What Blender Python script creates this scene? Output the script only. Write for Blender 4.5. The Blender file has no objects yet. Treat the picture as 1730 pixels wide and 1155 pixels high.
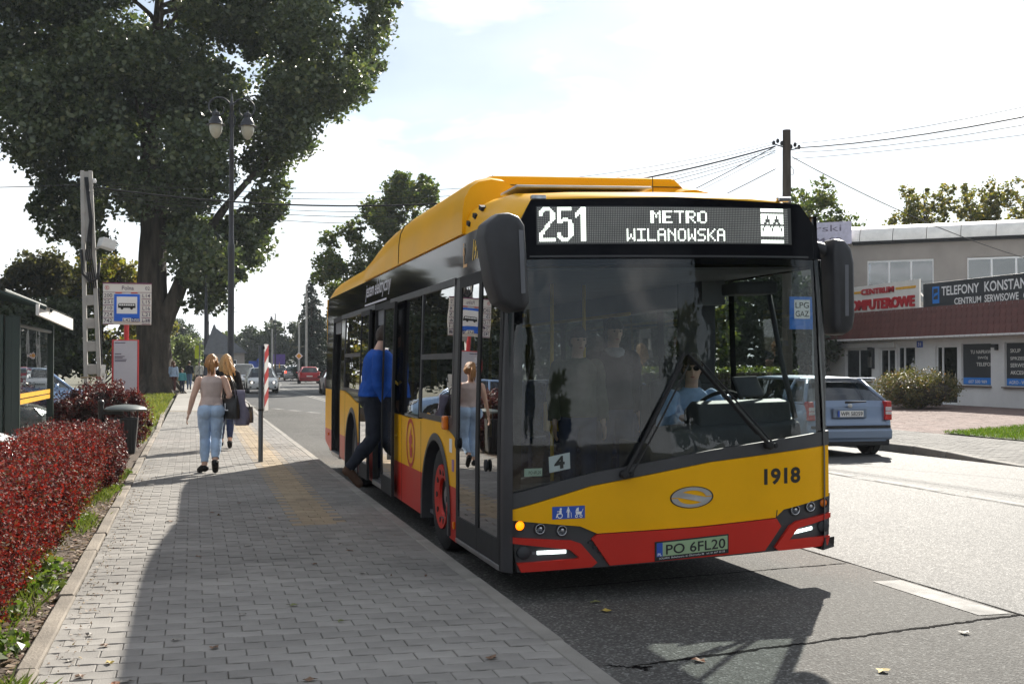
import bpy, bmesh, math, random
import numpy as np
from mathutils import Vector, Matrix

random.seed(7); RNG = np.random.default_rng(11)
SC = bpy.context.scene; COL = SC.collection
R = math.radians

# ------------------------------------------------------------------ camera, sky, sun, exposure
cam_d = bpy.data.cameras.new('camera'); cam = bpy.data.objects.new('camera', cam_d); COL.objects.link(cam)
cam_d.sensor_width = 36.0; cam_d.lens = 36.0 * 2045 / 1730; cam_d.clip_start = 0.05; cam_d.clip_end = 3000
cam.location = (0, 0, 1.66); cam.rotation_euler = (R(90) + 0.019, 0, -0.258)
SC.camera = cam
SUN_AZ, SUN_EL = R(32.8), R(32.5)          # azimuth from +Y towards +X
world = bpy.data.worlds.new('World'); SC.world = world; world.use_nodes = True
def build_world():
    nt = world.node_tree; N = nt.nodes; L = nt.links; N.clear()
    out = N.new('ShaderNodeOutputWorld'); bg = N.new('ShaderNodeBackground'); bg.inputs[1].default_value = 0.047
    sky = N.new('ShaderNodeTexSky'); sky.sky_type = 'NISHITA'; sky.sun_disc = False
    sky.sun_elevation = SUN_EL; sky.sun_rotation = SUN_AZ; sky.dust_density = 0.5; sky.air_density = 1.0; sky.ozone_density = 1.0
    tc = N.new('ShaderNodeTexCoord')
    sep = N.new('ShaderNodeSeparateXYZ'); L.new(tc.outputs['Generated'], sep.inputs[0])
    zz = N.new('ShaderNodeMath'); zz.operation = 'MAXIMUM'; zz.inputs[1].default_value = 0.0; L.new(sep.outputs[2], zz.inputs[0])
    za = N.new('ShaderNodeMath'); za.operation = 'ADD'; za.inputs[1].default_value = 0.22; L.new(zz.outputs[0], za.inputs[0])
    div = N.new('ShaderNodeVectorMath'); div.operation = 'DIVIDE'
    cmb = N.new('ShaderNodeCombineXYZ')
    for i in range(3): L.new(za.outputs[0], cmb.inputs[i])
    L.new(tc.outputs['Generated'], div.inputs[0]); L.new(cmb.outputs[0], div.inputs[1])
    n1 = N.new('ShaderNodeTexNoise'); n1.inputs['Scale'].default_value = 2.1; n1.inputs['Detail'].default_value = 9; n1.inputs['Roughness'].default_value = 0.56
    n1.inputs['Distortion'].default_value = 0.25
    mp = N.new('ShaderNodeMapping'); mp.inputs['Location'].default_value = (3.1, 0.6, 0.0); L.new(div.outputs[0], mp.inputs[0]); L.new(mp.outputs[0], n1.inputs['Vector'])
    cr = N.new('ShaderNodeValToRGB'); cr.color_ramp.elements[0].position = 0.42; cr.color_ramp.elements[1].position = 0.60
    L.new(n1.outputs['Fac'], cr.inputs[0])
    cl = N.new('ShaderNodeMixRGB'); cl.blend_type = 'MIX'
    # cloud body: sky light scattered white, tied to the sky's own brightness in that direction
    bw = N.new('ShaderNodeRGBToBW'); L.new(sky.outputs[0], bw.inputs[0])
    mul = N.new('ShaderNodeMath'); mul.operation = 'MULTIPLY_ADD'; mul.inputs[1].default_value = 0.45; mul.inputs[2].default_value = 11.2; L.new(bw.outputs[0], mul.inputs[0])
    n2 = N.new('ShaderNodeTexNoise'); n2.inputs['Scale'].default_value = 4.3; n2.inputs['Detail'].default_value = 6; L.new(mp.outputs[0], n2.inputs['Vector'])
    mr = N.new('ShaderNodeMapRange'); mr.inputs[1].default_value = 0.3; mr.inputs[2].default_value = 0.7; mr.inputs[3].default_value = 0.78; mr.inputs[4].default_value = 1.15
    L.new(n2.outputs['Fac'], mr.inputs[0])
    mm = N.new('ShaderNodeMath'); mm.operation = 'MULTIPLY'; L.new(mul.outputs[0], mm.inputs[0]); L.new(mr.outputs[0], mm.inputs[1])
    cc = N.new('ShaderNodeCombineXYZ'); 
    for i in range(3): L.new(mm.outputs[0], cc.inputs[i])
    tint = N.new('ShaderNodeMixRGB'); tint.blend_type = 'MULTIPLY'; tint.inputs[0].default_value = 1; tint.inputs[2].default_value = (0.94, 0.97, 1.0, 1)
    L.new(cc.outputs[0], tint.inputs[1])
    hz = N.new('ShaderNodeMapRange'); hz.interpolation_type = 'SMOOTHSTEP'; hz.inputs[1].default_value = 0.0; hz.inputs[2].default_value = 0.20; hz.inputs[3].default_value = 0.95; hz.inputs[4].default_value = 0.25; L.new(zz.outputs[0], hz.inputs[0])
    hm = N.new('ShaderNodeMath'); hm.operation = 'MAXIMUM'; L.new(cr.outputs[0], hm.inputs[0]); L.new(hz.outputs[0], hm.inputs[1])
    fac = N.new('ShaderNodeMath'); fac.operation = 'MULTIPLY'; fac.inputs[1].default_value = 0.95; L.new(hm.outputs[0], fac.inputs[0])
    L.new(fac.outputs[0], cl.inputs[0]); L.new(sky.outputs[0], cl.inputs[1]); L.new(tint.outputs[0], cl.inputs[2])
    L.new(cl.outputs[0], bg.inputs[0]); L.new(bg.outputs[0], out.inputs[0])
build_world()
sun_d = bpy.data.lights.new('sun', 'SUN'); sun_d.energy = 4.2; sun_d.angle = R(0.53); sun_d.color = (1.0, 0.94, 0.84)
sun = bpy.data.objects.new('sun', sun_d); COL.objects.link(sun)
SD = Vector((math.sin(SUN_AZ) * math.cos(SUN_EL), math.cos(SUN_AZ) * math.cos(SUN_EL), math.sin(SUN_EL)))
sun.rotation_euler = SD.to_track_quat('Z', 'Y').to_euler(); sun.location = SD * 200
SC.view_settings.view_transform = 'Standard'; SC.view_settings.look = 'None'; SC.view_settings.gamma = 1.0
SC.view_settings.use_curve_mapping = False; SC.view_settings.exposure = 1.25
SC.render.engine = 'CYCLES'
SC.cycles.use_denoising = True; SC.cycles.denoising_prefilter = 'ACCURATE'; SC.cycles.max_bounces = 8; SC.cycles.transparent_max_bounces = 24; SC.cycles.glossy_bounces = 5
SC.cycles.transmission_bounces = 8; SC.cycles.caustics_reflective = False; SC.cycles.caustics_refractive = False
SC.cycles.sample_clamp_indirect = 6.0

# ------------------------------------------------------------------ helpers
XF = [None]                                  # optional vertex transform used while building the kneeling bus
class G:
    """collects geometry for ONE mesh object"""
    def __init__(s): s.v = []; s.f = []; s.m = []
    def add(s, vs, fs, m=0):
        o = len(s.v); s.v += [tuple(v) for v in vs]; s.f += [tuple(o + i for i in f) for f in fs]; s.m += [m] * len(fs); return s
    def box(s, x0, y0, z0, x1, y1, z1, m=0):
        return s.add([(x0,y0,z0),(x1,y0,z0),(x1,y1,z0),(x0,y1,z0),(x0,y0,z1),(x1,y0,z1),(x1,y1,z1),(x0,y1,z1)],
                     [(0,3,2,1),(4,5,6,7),(0,1,5,4),(1,2,6,5),(2,3,7,6),(3,0,4,7)], m)
    def obox(s, c, size, rz=0, rx=0, ry=0, m=0):
        M = Matrix.Translation(c) @ Matrix.Rotation(rz, 4, 'Z') @ Matrix.Rotation(rx, 4, 'X') @ Matrix.Rotation(ry, 4, 'Y')
        h = [x / 2 for x in size]
        g = G().box(-h[0], -h[1], -h[2], h[0], h[1], h[2]); return s.add([M @ Vector(v) for v in g.v], g.f, m)
    def tube(s, pts, r, n=8, m=0, cap=True, sq=1.0):
        pts = [Vector(p) for p in pts]; rs = r if isinstance(r, (list, tuple)) else [r] * len(pts)
        o = len(s.v); vs = []; fs = []; up = Vector((0, 0, 1)); prev = None
        for i, p in enumerate(pts):
            d = (pts[min(i + 1, len(pts) - 1)] - pts[max(i - 1, 0)])
            d = d.normalized() if d.length > 1e-9 else Vector((0, 0, 1))
            if prev is None:
                a = up if abs(d.z) < 0.9 else Vector((1, 0, 0)); x = d.cross(a).normalized()
            else:
                x = (prev - d * prev.dot(d)); x = x.normalized() if x.length > 1e-6 else d.orthogonal().normalized()
            prev = x; y = d.cross(x)
            for k in range(n):
                t = 2 * math.pi * k / n; vs.append(p + x * (rs[i] * math.cos(t)) + y * (rs[i] * sq * math.sin(t)))
        for i in range(len(pts) - 1):
            for k in range(n):
                a = i * n + k; b = i * n + (k + 1) % n; fs.append((a, b, b + n, a + n))
        if cap: fs.append(tuple(reversed(range(n)))); fs.append(tuple(range((len(pts) - 1) * n, len(pts) * n)))
        return s.add(vs, fs, m)
    def cyl(s, p0, p1, r0, r1=None, n=16, m=0): return s.tube([p0, p1], [r0, r0 if r1 is None else r1], n, m)
    def rings(s, rings, m=0, closed=True, cap=True):
        n = len(rings[0]); vs = [p for r in rings for p in r]; fs = []
        for i in range(len(rings) - 1):
            for k in range(n if closed else n - 1):
                a = i * n + k; b = i * n + (k + 1) % n; fs.append((a, b, b + n, a + n))
        if cap and closed: fs.append(tuple(reversed(range(n)))); fs.append(tuple(range((len(rings) - 1) * n, len(rings) * n)))
        return s.add(vs, fs, m)
    def lathe(s, prof, c=(0,0,0), n=20, m=0, axis='z', cap=True):
        rr = []
        for r, h in prof:
            ring = []
            for k in range(n):
                t = 2 * math.pi * k / n; a, b = r * math.cos(t), r * math.sin(t)
                p = {'z': (a, b, h), 'y': (a, h, b), 'x': (h, a, b)}[axis]
                ring.append((c[0] + p[0], c[1] + p[1], c[2] + p[2]))
            rr.append(ring)
        return s.rings(rr, m, True, cap)
    def ell(s, c, r, n=14, k=9, m=0, rot=None):
        if not isinstance(r, (list, tuple)): r = (r, r, r)
        rr = []
        for i in range(k + 1):
            ph = math.pi * (0.02 + 0.96 * i / k) - math.pi / 2
            ring = [Vector((r[0] * math.cos(ph) * math.cos(2 * math.pi * j / n), r[1] * math.cos(ph) * math.sin(2 * math.pi * j / n), r[2] * math.sin(ph))) for j in range(n)]
            if rot is not None: ring = [rot @ p for p in ring]
            rr.append([tuple(p + Vector(c)) for p in ring])
        return s.rings(rr, m)
    def prism(s, poly, axis, a, b, m=0):
        f = {'x': lambda u, v, w: (w, u, v), 'y': lambda u, v, w: (u, w, v), 'z': lambda u, v, w: (u, v, w)}[axis]
        n = len(poly); vs = [f(u, v, a) for u, v in poly] + [f(u, v, b) for u, v in poly]
        fs = [tuple(range(n)), tuple(range(2 * n - 1, n - 1, -1))] + [(i, i + n, (i + 1) % n + n, (i + 1) % n) for i in range(n)]
        return s.add(vs, fs, m)
    def merge(s, g, M=None, m=None):
        o = len(s.v); s.v += [tuple(M @ Vector(v)) if M else v for v in g.v]; s.f += [tuple(o + i for i in f) for f in g.f]
        s.m += g.m if m is None else [m] * len(g.f); return s
    def mesh(s, name, mats):
        me = bpy.data.meshes.new(name); vs = s.v if XF[0] is None else [XF[0](v) for v in s.v]
        me.from_pydata(vs, [], s.f); 
        if not isinstance(mats, (list, tuple)): mats = [mats]
        for mt in mats: me.materials.append(mt)
        if len(mats) > 1: me.polygons.foreach_set('material_index', s.m)
        return me
    def build(s, name, mats, parent=None, smooth=None, bevel=0, label=None, fix=True, seg=2):
        me = s.mesh(name, mats)
        if fix:
            bm = bmesh.new(); bm.from_mesh(me); bmesh.ops.recalc_face_normals(bm, faces=bm.faces); bm.to_mesh(me); bm.free()
        return link(name, me, parent, smooth, bevel, label, seg)
def link(name, me, parent=None, smooth=None, bevel=0, label=None, seg=2):
    if smooth is not None:
        if smooth is True or smooth >= 180: me.polygons.foreach_set('use_smooth', [True] * len(me.polygons))
        elif smooth: me.set_sharp_from_angle(angle=R(smooth)); me.polygons.foreach_set('use_smooth', [True] * len(me.polygons))
    o = bpy.data.objects.new(name, me); COL.objects.link(o)
    if parent is not None: o.parent = parent
    if bevel:
        b = o.modifiers.new('bevel', 'BEVEL'); b.width = bevel; b.segments = seg; b.limit_method = 'ANGLE'; b.angle_limit = R(35); b.harden_normals = False
    if label: o['label'] = label
    return o
def tag(o, label, cat, group=None):
    o['label'] = label; o['category'] = cat
    if group: o['group'] = group
    return o
def thing(name, label, cat, loc=(0,0,0), rz=0, group=None):
    o = bpy.data.objects.new(name, None); COL.objects.link(o); o.empty_display_size = 0.2
    o.location = loc; o.rotation_euler = (0, 0, rz); return tag(o, label, cat, group)
def structure(o): o['kind'] = 'structure'; return o
def stuff(o): o['kind'] = 'stuff'; return o
def copy_tree(o, parent=None):
    c = o.copy(); COL.objects.link(c)
    if parent is not None: c.parent = parent
    for ch in list(o.children): copy_tree(ch, c)
    return c

# ------------------------------------------------------------------ materials
MATS = {}
def mat(name, col, rough=0.5, metal=0.0, var=0.12, scale=6.0, bump=0.0, bscale=40.0, spec=0.5, coat=0.0, emit=None, island=0.0, objrand=0.0, detail=4, col2=None, stretch=None, trans=0.0, dirt=0.0, world=0.0):
    if name in MATS: return MATS[name]
    m = bpy.data.materials.new(name); m.use_nodes = True; nt = m.node_tree; N = nt.nodes; L = nt.links
    p = N['Principled BSDF']; p.inputs['Roughness'].default_value = rough; p.inputs['Metallic'].default_value = metal
    p.inputs['Specular IOR Level'].default_value = spec; p.inputs['Coat Weight'].default_value = coat; p.inputs['Coat Roughness'].default_value = 0.04
    tc = N.new('ShaderNodeTexCoord'); src = tc.outputs['Object']
    if stretch:
        mp = N.new('ShaderNodeMapping'); mp.inputs['Scale'].default_value = stretch; L.new(src, mp.inputs[0]); src = mp.outputs[0]
    nz = N.new('ShaderNodeTexNoise'); nz.inputs['Scale'].default_value = scale; nz.inputs['Detail'].default_value = detail; nz.inputs['Roughness'].default_value = 0.6
    L.new(src, nz.inputs['Vector'])
    mx = N.new('ShaderNodeMixRGB'); c = Vector(col)
    lo = tuple(max(0, x * (1 - var)) for x in c) + (1,); hi = (tuple(min(1, x * (1 + var)) for x in c) if col2 is None else tuple(col2)) + (1,)
    mx.inputs[1].default_value = lo; mx.inputs[2].default_value = hi
    ramp = N.new('ShaderNodeValToRGB'); ramp.color_ramp.elements[0].position = 0.32; ramp.color_ramp.elements[1].position = 0.68
    L.new(nz.outputs['Fac'], ramp.inputs[0]); L.new(ramp.outputs[0], mx.inputs[0]); last = mx.outputs[0]
    def hsv(fac_src, amt, last):
        mr = N.new('ShaderNodeMapRange'); mr.inputs[3].default_value = 1 - amt; mr.inputs[4].default_value = 1 + amt; L.new(fac_src, mr.inputs[0])
        h = N.new('ShaderNodeHueSaturation'); L.new(mr.outputs[0], h.inputs['Value']); L.new(last, h.inputs['Color']); return h.outputs[0]
    if island: 
        ge = N.new('ShaderNodeNewGeometry'); last = hsv(ge.outputs['Random Per Island'], island, last)
    if objrand:
        oi = N.new('ShaderNodeObjectInfo'); last = hsv(oi.outputs['Random'], objrand, last)
    L.new(last, p.inputs['Base Color'])
    if world:                                                          # broad stains laid over neighbouring pieces
        ge = N.new('ShaderNodeNewGeometry'); wn = N.new('ShaderNodeTexNoise'); wn.inputs['Scale'].default_value = 0.9; wn.inputs['Detail'].default_value = 6; wn.inputs['Roughness'].default_value = 0.62; L.new(ge.outputs['Position'], wn.inputs['Vector'])
        wr = N.new('ShaderNodeMapRange'); wr.inputs[1].default_value = 0.3; wr.inputs[2].default_value = 0.7; wr.inputs[3].default_value = 1 - world; wr.inputs[4].default_value = 1 + world * .7; L.new(wn.outputs['Fac'], wr.inputs[0])
        hw = N.new('ShaderNodeHueSaturation'); L.new(wr.outputs[0], hw.inputs['Value']); L.new(last, hw.inputs['Color']); L.new(hw.outputs[0], p.inputs['Base Color'])
    if dirt:
        rr = N.new('ShaderNodeMapRange'); rr.inputs[3].default_value = rough - dirt; rr.inputs[4].default_value = rough + dirt; L.new(nz.outputs['Fac'], rr.inputs[0]); L.new(rr.outputs[0], p.inputs['Roughness'])
    if bump:
        nb = N.new('ShaderNodeTexNoise'); nb.inputs['Scale'].default_value = bscale; nb.inputs['Detail'].default_value = 5; L.new(src, nb.inputs['Vector'])
        bp = N.new('ShaderNodeBump'); bp.inputs['Strength'].default_value = bump; bp.inputs['Distance'].default_value = 0.02
        L.new(nb.outputs['Fac'], bp.inputs['Height']); L.new(bp.outputs[0], p.inputs['Normal'])
    if emit:
        p.inputs['Emission Color'].default_value = tuple(emit[0]) + (1,); p.inputs['Emission Strength'].default_value = emit[1]
    MATS[name] = m; return m
def glass(name, tint, refl=1.0, rough=0.0, ior=1.5, wav=0.02):
    if name in MATS: return MATS[name]
    m = bpy.data.materials.new(name); m.use_nodes = True; nt = m.node_tree; N = nt.nodes; L = nt.links; N.clear()
    out = N.new('ShaderNodeOutputMaterial'); tr = N.new('ShaderNodeBsdfTransparent'); tr.inputs[0].default_value = tuple(tint) + (1,)
    gl = N.new('ShaderNodeBsdfGlossy'); gl.inputs['Roughness'].default_value = rough; gl.inputs[0].default_value = (1, 1, 1, 1)
    lw = N.new('ShaderNodeLayerWeight'); lw.inputs['Blend'].default_value = 0.5            # Schlick's law, the same from both sides of the pane
    p5 = N.new('ShaderNodeMath'); p5.operation = 'POWER'; p5.inputs[1].default_value = 5.0; L.new(lw.outputs['Facing'], p5.inputs[0])
    f0 = ((ior - 1) / (ior + 1)) ** 2 * 2
    mu = N.new('ShaderNodeMath'); mu.operation = 'MULTIPLY_ADD'; mu.inputs[1].default_value = refl * (1 - f0); mu.inputs[2].default_value = refl * f0; mu.use_clamp = True; L.new(p5.outputs[0], mu.inputs[0])
    tc = N.new('ShaderNodeTexCoord'); nb = N.new('ShaderNodeTexNoise'); nb.inputs['Scale'].default_value = 1.3; nb.inputs['Detail'].default_value = 2; L.new(tc.outputs['Object'], nb.inputs['Vector'])
    bp = N.new('ShaderNodeBump'); bp.inputs['Strength'].default_value = wav; bp.inputs['Distance'].default_value = 0.05; L.new(nb.outputs['Fac'], bp.inputs['Height']); L.new(bp.outputs[0], gl.inputs['Normal'])
    mx = N.new('ShaderNodeMixShader'); L.new(mu.outputs[0], mx.inputs[0]); L.new(tr.outputs[0], mx.inputs[1]); L.new(gl.outputs[0], mx.inputs[2]); L.new(mx.outputs[0], out.inputs[0])
    MATS[name] = m; return m
def leafmat(name, ramp, transl=0.45, rough=0.5, tint=(0.9, 1.0, 0.5)):
    """foliage: colour picked per leaf from a ramp, diffuse + translucent + slight gloss"""
    if name in MATS: return MATS[name]
    m = bpy.data.materials.new(name); m.use_nodes = True; nt = m.node_tree; N = nt.nodes; L = nt.links; N.clear()
    out = N.new('ShaderNodeOutputMaterial'); ge = N.new('ShaderNodeNewGeometry'); cr = N.new('ShaderNodeValToRGB')
    el = cr.color_ramp.elements
    while len(el) < len(ramp): el.new(0.5)
    for i, (p, c) in enumerate(ramp): el[i].position = p; el[i].color = tuple(c) + (1,)
    L.new(ge.outputs['Random Per Island'], cr.inputs[0])
    p = N.new('ShaderNodeBsdfPrincipled'); p.inputs['Roughness'].default_value = rough; p.inputs['Specular IOR Level'].default_value = 0.5; L.new(cr.outputs[0], p.inputs['Base Color'])
    tl = N.new('ShaderNodeBsdfTranslucent'); mu = N.new('ShaderNodeMixRGB'); mu.blend_type = 'MULTIPLY'; mu.inputs[0].default_value = 1
    mu.inputs[2].default_value = tuple(1.9 * t for t in tint) + (1,); L.new(cr.outputs[0], mu.inputs[1]); L.new(mu.outputs[0], tl.inputs[0])
    mx = N.new('ShaderNodeMixShader'); mx.inputs[0].default_value = transl; L.new(p.outputs[0], mx.inputs[1]); L.new(tl.outputs[0], mx.inputs[2]); L.new(mx.outputs[0], out.inputs[0])
    MATS[name] = m; return m
def bark(name, c1, c2, s=1.0):
    return mat(name, c1, 0.9, var=0.1, scale=3.0 * s, col2=c2, bump=1.0, bscale=6 * s, stretch=(1, 1, 0.15), spec=0.2)

# ------------------------------------------------------------------ text
def text_mesh(s, size=1.0, bold=0.0, sx=1.0, shear=0.0, align='LEFT', space=1.0):
    cu = bpy.data.curves.new('t', 'FONT'); cu.body = s; cu.size = size; cu.offset = bold * size; cu.shear = shear; cu.align_x = align; cu.resolution_u = 3; cu.space_character = space
    ob = bpy.data.objects.new('t', cu); COL.objects.link(ob); dg = bpy.context.evaluated_depsgraph_get(); dg.update()
    me = bpy.data.meshes.new_from_object(ob.evaluated_get(dg)); bpy.data.objects.remove(ob); bpy.data.curves.remove(cu)
    v = np.empty(len(me.vertices) * 3); me.vertices.foreach_get('co', v); v = v.reshape(-1, 3); v[:, 0] *= sx
    return v, [tuple(p.vertices) for p in me.polygons]
def text_g(g, s, M, size, bold=0.0, sx=1.0, shear=0.0, align='LEFT', m=0, fit=None, space=1.0):
    """add lettering to g; M maps text plane (x right, y up, z out); fit=(w,h) scales the lettering to that box from its lower left corner"""
    v, f = text_mesh(s, 1.0 if fit else size, bold, 1.0 if fit else sx, shear, 'LEFT' if fit else align, space)
    if len(v) == 0: return g
    if fit:
        mn, mx = v.min(0), v.max(0); v = (v - mn) * np.array([fit[0] / max(1e-6, mx[0] - mn[0]), fit[1] / max(1e-6, mx[1] - mn[1]), 1])
    return g.add([tuple(M @ Vector(p)) if not callable(M) else M(p) for p in v], f, m)
def frame(o, right, up):
    """matrix with origin o, x=right, y=up, z=out"""
    r = Vector(right).normalized(); u = Vector(up).normalized(); n = r.cross(u)
    return Matrix(((r.x, u.x, n.x, o[0]), (r.y, u.y, n.y, o[1]), (r.z, u.z, n.z, o[2]), (0, 0, 0, 1)))

# ------------------------------------------------------------------ foliage
def leaves_obj(name, P, length, width, m, parent=None, up=0.3, nrm=None, jitter=0.5, fold=0.0):
    """one mesh of diamond leaves at points P"""
    n = len(P); d = RNG.normal(size=(n, 3)); d[:, 2] = d[:, 2] * 0.7 - up * 0.6
    d /= np.linalg.norm(d, axis=1)[:, None]; q = RNG.normal(size=(n, 3))
    if nrm is not None: q = q * jitter + nrm
    s = np.cross(d, q); s /= np.linalg.norm(s, axis=1)[:, None] + 1e-9
    sc = RNG.uniform(0.65, 1.25, n)[:, None]; Lh = d * length * 0.5 * sc; Wh = s * width * 0.5 * sc
    nn = np.cross(d, s) * (width * 0.25) * sc
    V = np.empty((n, 4, 3)); V[:, 0] = P - Lh; V[:, 1] = P + Wh - Lh * 0.1 + nn; V[:, 2] = P + Lh; V[:, 3] = P - Wh - Lh * 0.1 + nn
    me = quads(name, V.reshape(-1, 3), n, m); o = bpy.data.objects.new(name, me); COL.objects.link(o)
    if parent is not None: o.parent = parent
    return o
def quads(name, V, n, m):
    me = bpy.data.meshes.new(name); me.vertices.add(4 * n); me.vertices.foreach_set('co', V.astype(np.float32).ravel())
    me.loops.add(4 * n); me.loops.foreach_set('vertex_index', np.arange(4 * n, dtype=np.int32))
    me.polygons.add(n); me.polygons.foreach_set('loop_start', np.arange(0, 4 * n, 4, dtype=np.int32))
    me.materials.append(m); me.update(calc_edges=True); return me
def clumps(cs, per, sub=14, tuft=0.22, shell=0.5):
    """points in tufts inside ellipsoid clumps; cs: list of (x,y,z,rx,ry,rz)"""
    out = []
    vol = np.array([c[3] * c[4] * c[5] for c in cs]) ** (2 / 3); tot = vol.sum()
    for c, w in zip(cs, vol):
        n = max(8, int(per * w / tot)); k = max(3, int(sub * (c[3] * c[4] * c[5]) ** (1 / 3)) ** 2 // 3)
        d = RNG.normal(size=(k, 3)); d /= np.linalg.norm(d, axis=1)[:, None]; r = RNG.uniform(0, 1, k) ** (1 / 3 if shell < 0.3 else 0.22)
        rad = np.array(c[3:6]); T = d * r[:, None] * rad
        idx = RNG.integers(0, k, n); tr = tuft * rad.mean() * RNG.uniform(0.5, 1.4, k)[idx][:, None]
        out.append(np.array(c[:3]) + T[idx] + np.clip(RNG.normal(size=(n, 3)), -1.7, 1.7) * tr * np.array([1, 1, 0.75]))
    return np.concatenate(out)
def limb_path(p0, p1, bend=0.15, n=6, rnd=random):
    p0, p1 = Vector(p0), Vector(p1); L = (p1 - p0).length; pts = []
    o1 = Vector((rnd.uniform(-1, 1), rnd.uniform(-1, 1), rnd.uniform(-.3, .6))) * L * bend
    for i in range(n + 1):
        t = i / n; pts.append(p0.lerp(p1, t) + o1 * (4 * t * (1 - t)) * 0.5 + Vector((rnd.uniform(-1, 1), rnd.uniform(-1, 1), 0)) * L * 0.012 * (0 < i < n))
    return pts
def branch(g, p0, p1, r0, r1, bend=0.15, n=6, k=8):
    pts = limb_path(p0, p1, bend, n); rs = [r0 + (r1 - r0) * (i / n) ** 0.8 for i in range(n + 1)]; g.tube(pts, rs, k); return pts
# ------------------------------------------------------------------ the ground, road, pavements
def sstep(a, b, t): t = min(1, max(0, (t - a) / (b - a))); return t * t * (3 - 2 * t)
def kerb_x(Y): return 2.0 + max(0, Y - 34) * 0.013                                     # kerb along the bus stop
def centre_x(Y): return 9.55 - 3.5 * sstep(18, 56, Y) + 1.7 * sstep(85, 115, Y) + 6 * sstep(115, 220, Y)
def right_x(Y): return centre_x(Y) + 3.5 + 0.8 * sstep(40, 100, Y)
def asphalt(name, c1, c2, rough, speck, bump, spec):
    m = bpy.data.materials.new(name); m.use_nodes = True; nt = m.node_tree; N = nt.nodes; L = nt.links; p = N['Principled BSDF']
    tc = N.new('ShaderNodeTexCoord')
    big = N.new('ShaderNodeTexNoise'); big.inputs['Scale'].default_value = 0.55; big.inputs['Detail'].default_value = 5
    mpb = N.new('ShaderNodeMapping'); mpb.inputs['Scale'].default_value = (1.0, 0.22, 1); L.new(tc.outputs['Object'], mpb.inputs[0]); L.new(mpb.outputs[0], big.inputs['Vector'])
    fine = N.new('ShaderNodeTexVoronoi'); fine.inputs['Scale'].default_value = 72; L.new(tc.outputs['Object'], fine.inputs['Vector'])
    fr = N.new('ShaderNodeRGBToBW'); L.new(fine.outputs['Color'], fr.inputs[0])
    pw = N.new('ShaderNodeMath'); pw.operation = 'POWER'; pw.inputs[1].default_value = 4.0; L.new(fr.outputs[0], pw.inputs[0])
    mx = N.new('ShaderNodeMixRGB'); mx.inputs[1].default_value = tuple(c1) + (1,); mx.inputs[2].default_value = tuple(c2) + (1,)
    rp = N.new('ShaderNodeValToRGB'); rp.color_ramp.elements[0].position = 0.35; rp.color_ramp.elements[1].position = 0.65; L.new(big.outputs['Fac'], rp.inputs[0]); L.new(rp.outputs[0], mx.inputs[0])
    sp = N.new('ShaderNodeMixRGB'); sp.blend_type = 'ADD'; L.new(mx.outputs[0], sp.inputs[1]); sp.inputs[2].default_value = (speck, speck, speck * 0.95, 1); L.new(pw.outputs[0], sp.inputs[0])
    L.new(sp.outputs[0], p.inputs['Base Color'])
    mr = N.new('ShaderNodeMapRange'); mr.inputs[3].default_value = rough - 0.13; mr.inputs[4].default_value = rough + 0.13; L.new(fr.outputs[0], mr.inputs[0]); L.new(mr.outputs[0], p.inputs['Roughness'])
    bp = N.new('ShaderNodeBump'); bp.inputs['Strength'].default_value = bump; bp.inputs['Distance'].default_value = 0.006; L.new(fine.outputs['Distance'], bp.inputs['Height'])
    L.new(bp.outputs[0], p.inputs['Normal']); p.inputs['Specular IOR Level'].default_value = spec
    return m
M_ROAD = asphalt('asphalt_main', (0.050, 0.050, 0.051), (0.072, 0.071, 0.069), 0.68, 0.13, 0.7, 0.11)
M_BAY = asphalt('asphalt_bay', (0.060, 0.058, 0.055), (0.096, 0.092, 0.086), 0.74, 0.24, 1.0, 0.05)
M_GROUND = mat('rough_ground', (0.09, 0.085, 0.05), 0.95, var=0.3, scale=0.5, bump=0.5, bscale=3)
M_SOIL = mat('soil', (0.085, 0.06, 0.042), 0.95, var=0.4, scale=9, bump=1.0, bscale=30)
M_PARK = mat('parking_paving', (0.2, 0.195, 0.19), 0.85, var=0.2, scale=2, bump=0.3, bscale=30)
M_SAND = mat('joint_sand', (0.19, 0.165, 0.13), 0.95, var=0.3, scale=8, bump=0.5, bscale=80)
M_PAVER = mat('paver_concrete', (0.255, 0.24, 0.22), 0.92, var=0.12, scale=3.0, bump=0.35, bscale=120, objrand=0.13, island=0.12, world=0.22)
M_TACT = mat('paver_yellow', (0.31, 0.24, 0.155), 0.85, var=0.15, scale=4.0, bump=0.35, bscale=110, objrand=0.10, island=0.10, world=0.22)
M_KERB = mat('kerb_concrete', (0.25, 0.235, 0.21), 0.88, var=0.18, scale=2.5, bump=0.4, bscale=90, objrand=0.06, world=0.15)
M_EDGE = mat('edging_concrete', (0.22, 0.19, 0.155), 0.92, var=0.2, scale=3.5, bump=0.5, bscale=70, objrand=0.08, world=0.2)
M_PAINT = mat('road_paint', (0.12, 0.117, 0.11), 0.8, col2=(0.31, 0.30, 0.285), detail=8, scale=5, bump=0.3, bscale=120)
M_REDPAVE = mat('red_paving', (0.185, 0.125, 0.108), 0.9, var=0.15, scale=2.0, bump=0.3, bscale=60, island=0.12, world=0.18)
M_GREYPAVE = mat('grey_paving', (0.165, 0.157, 0.145), 0.9, var=0.12, scale=2.0, bump=0.3, bscale=60, island=0.10, world=0.2)

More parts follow.
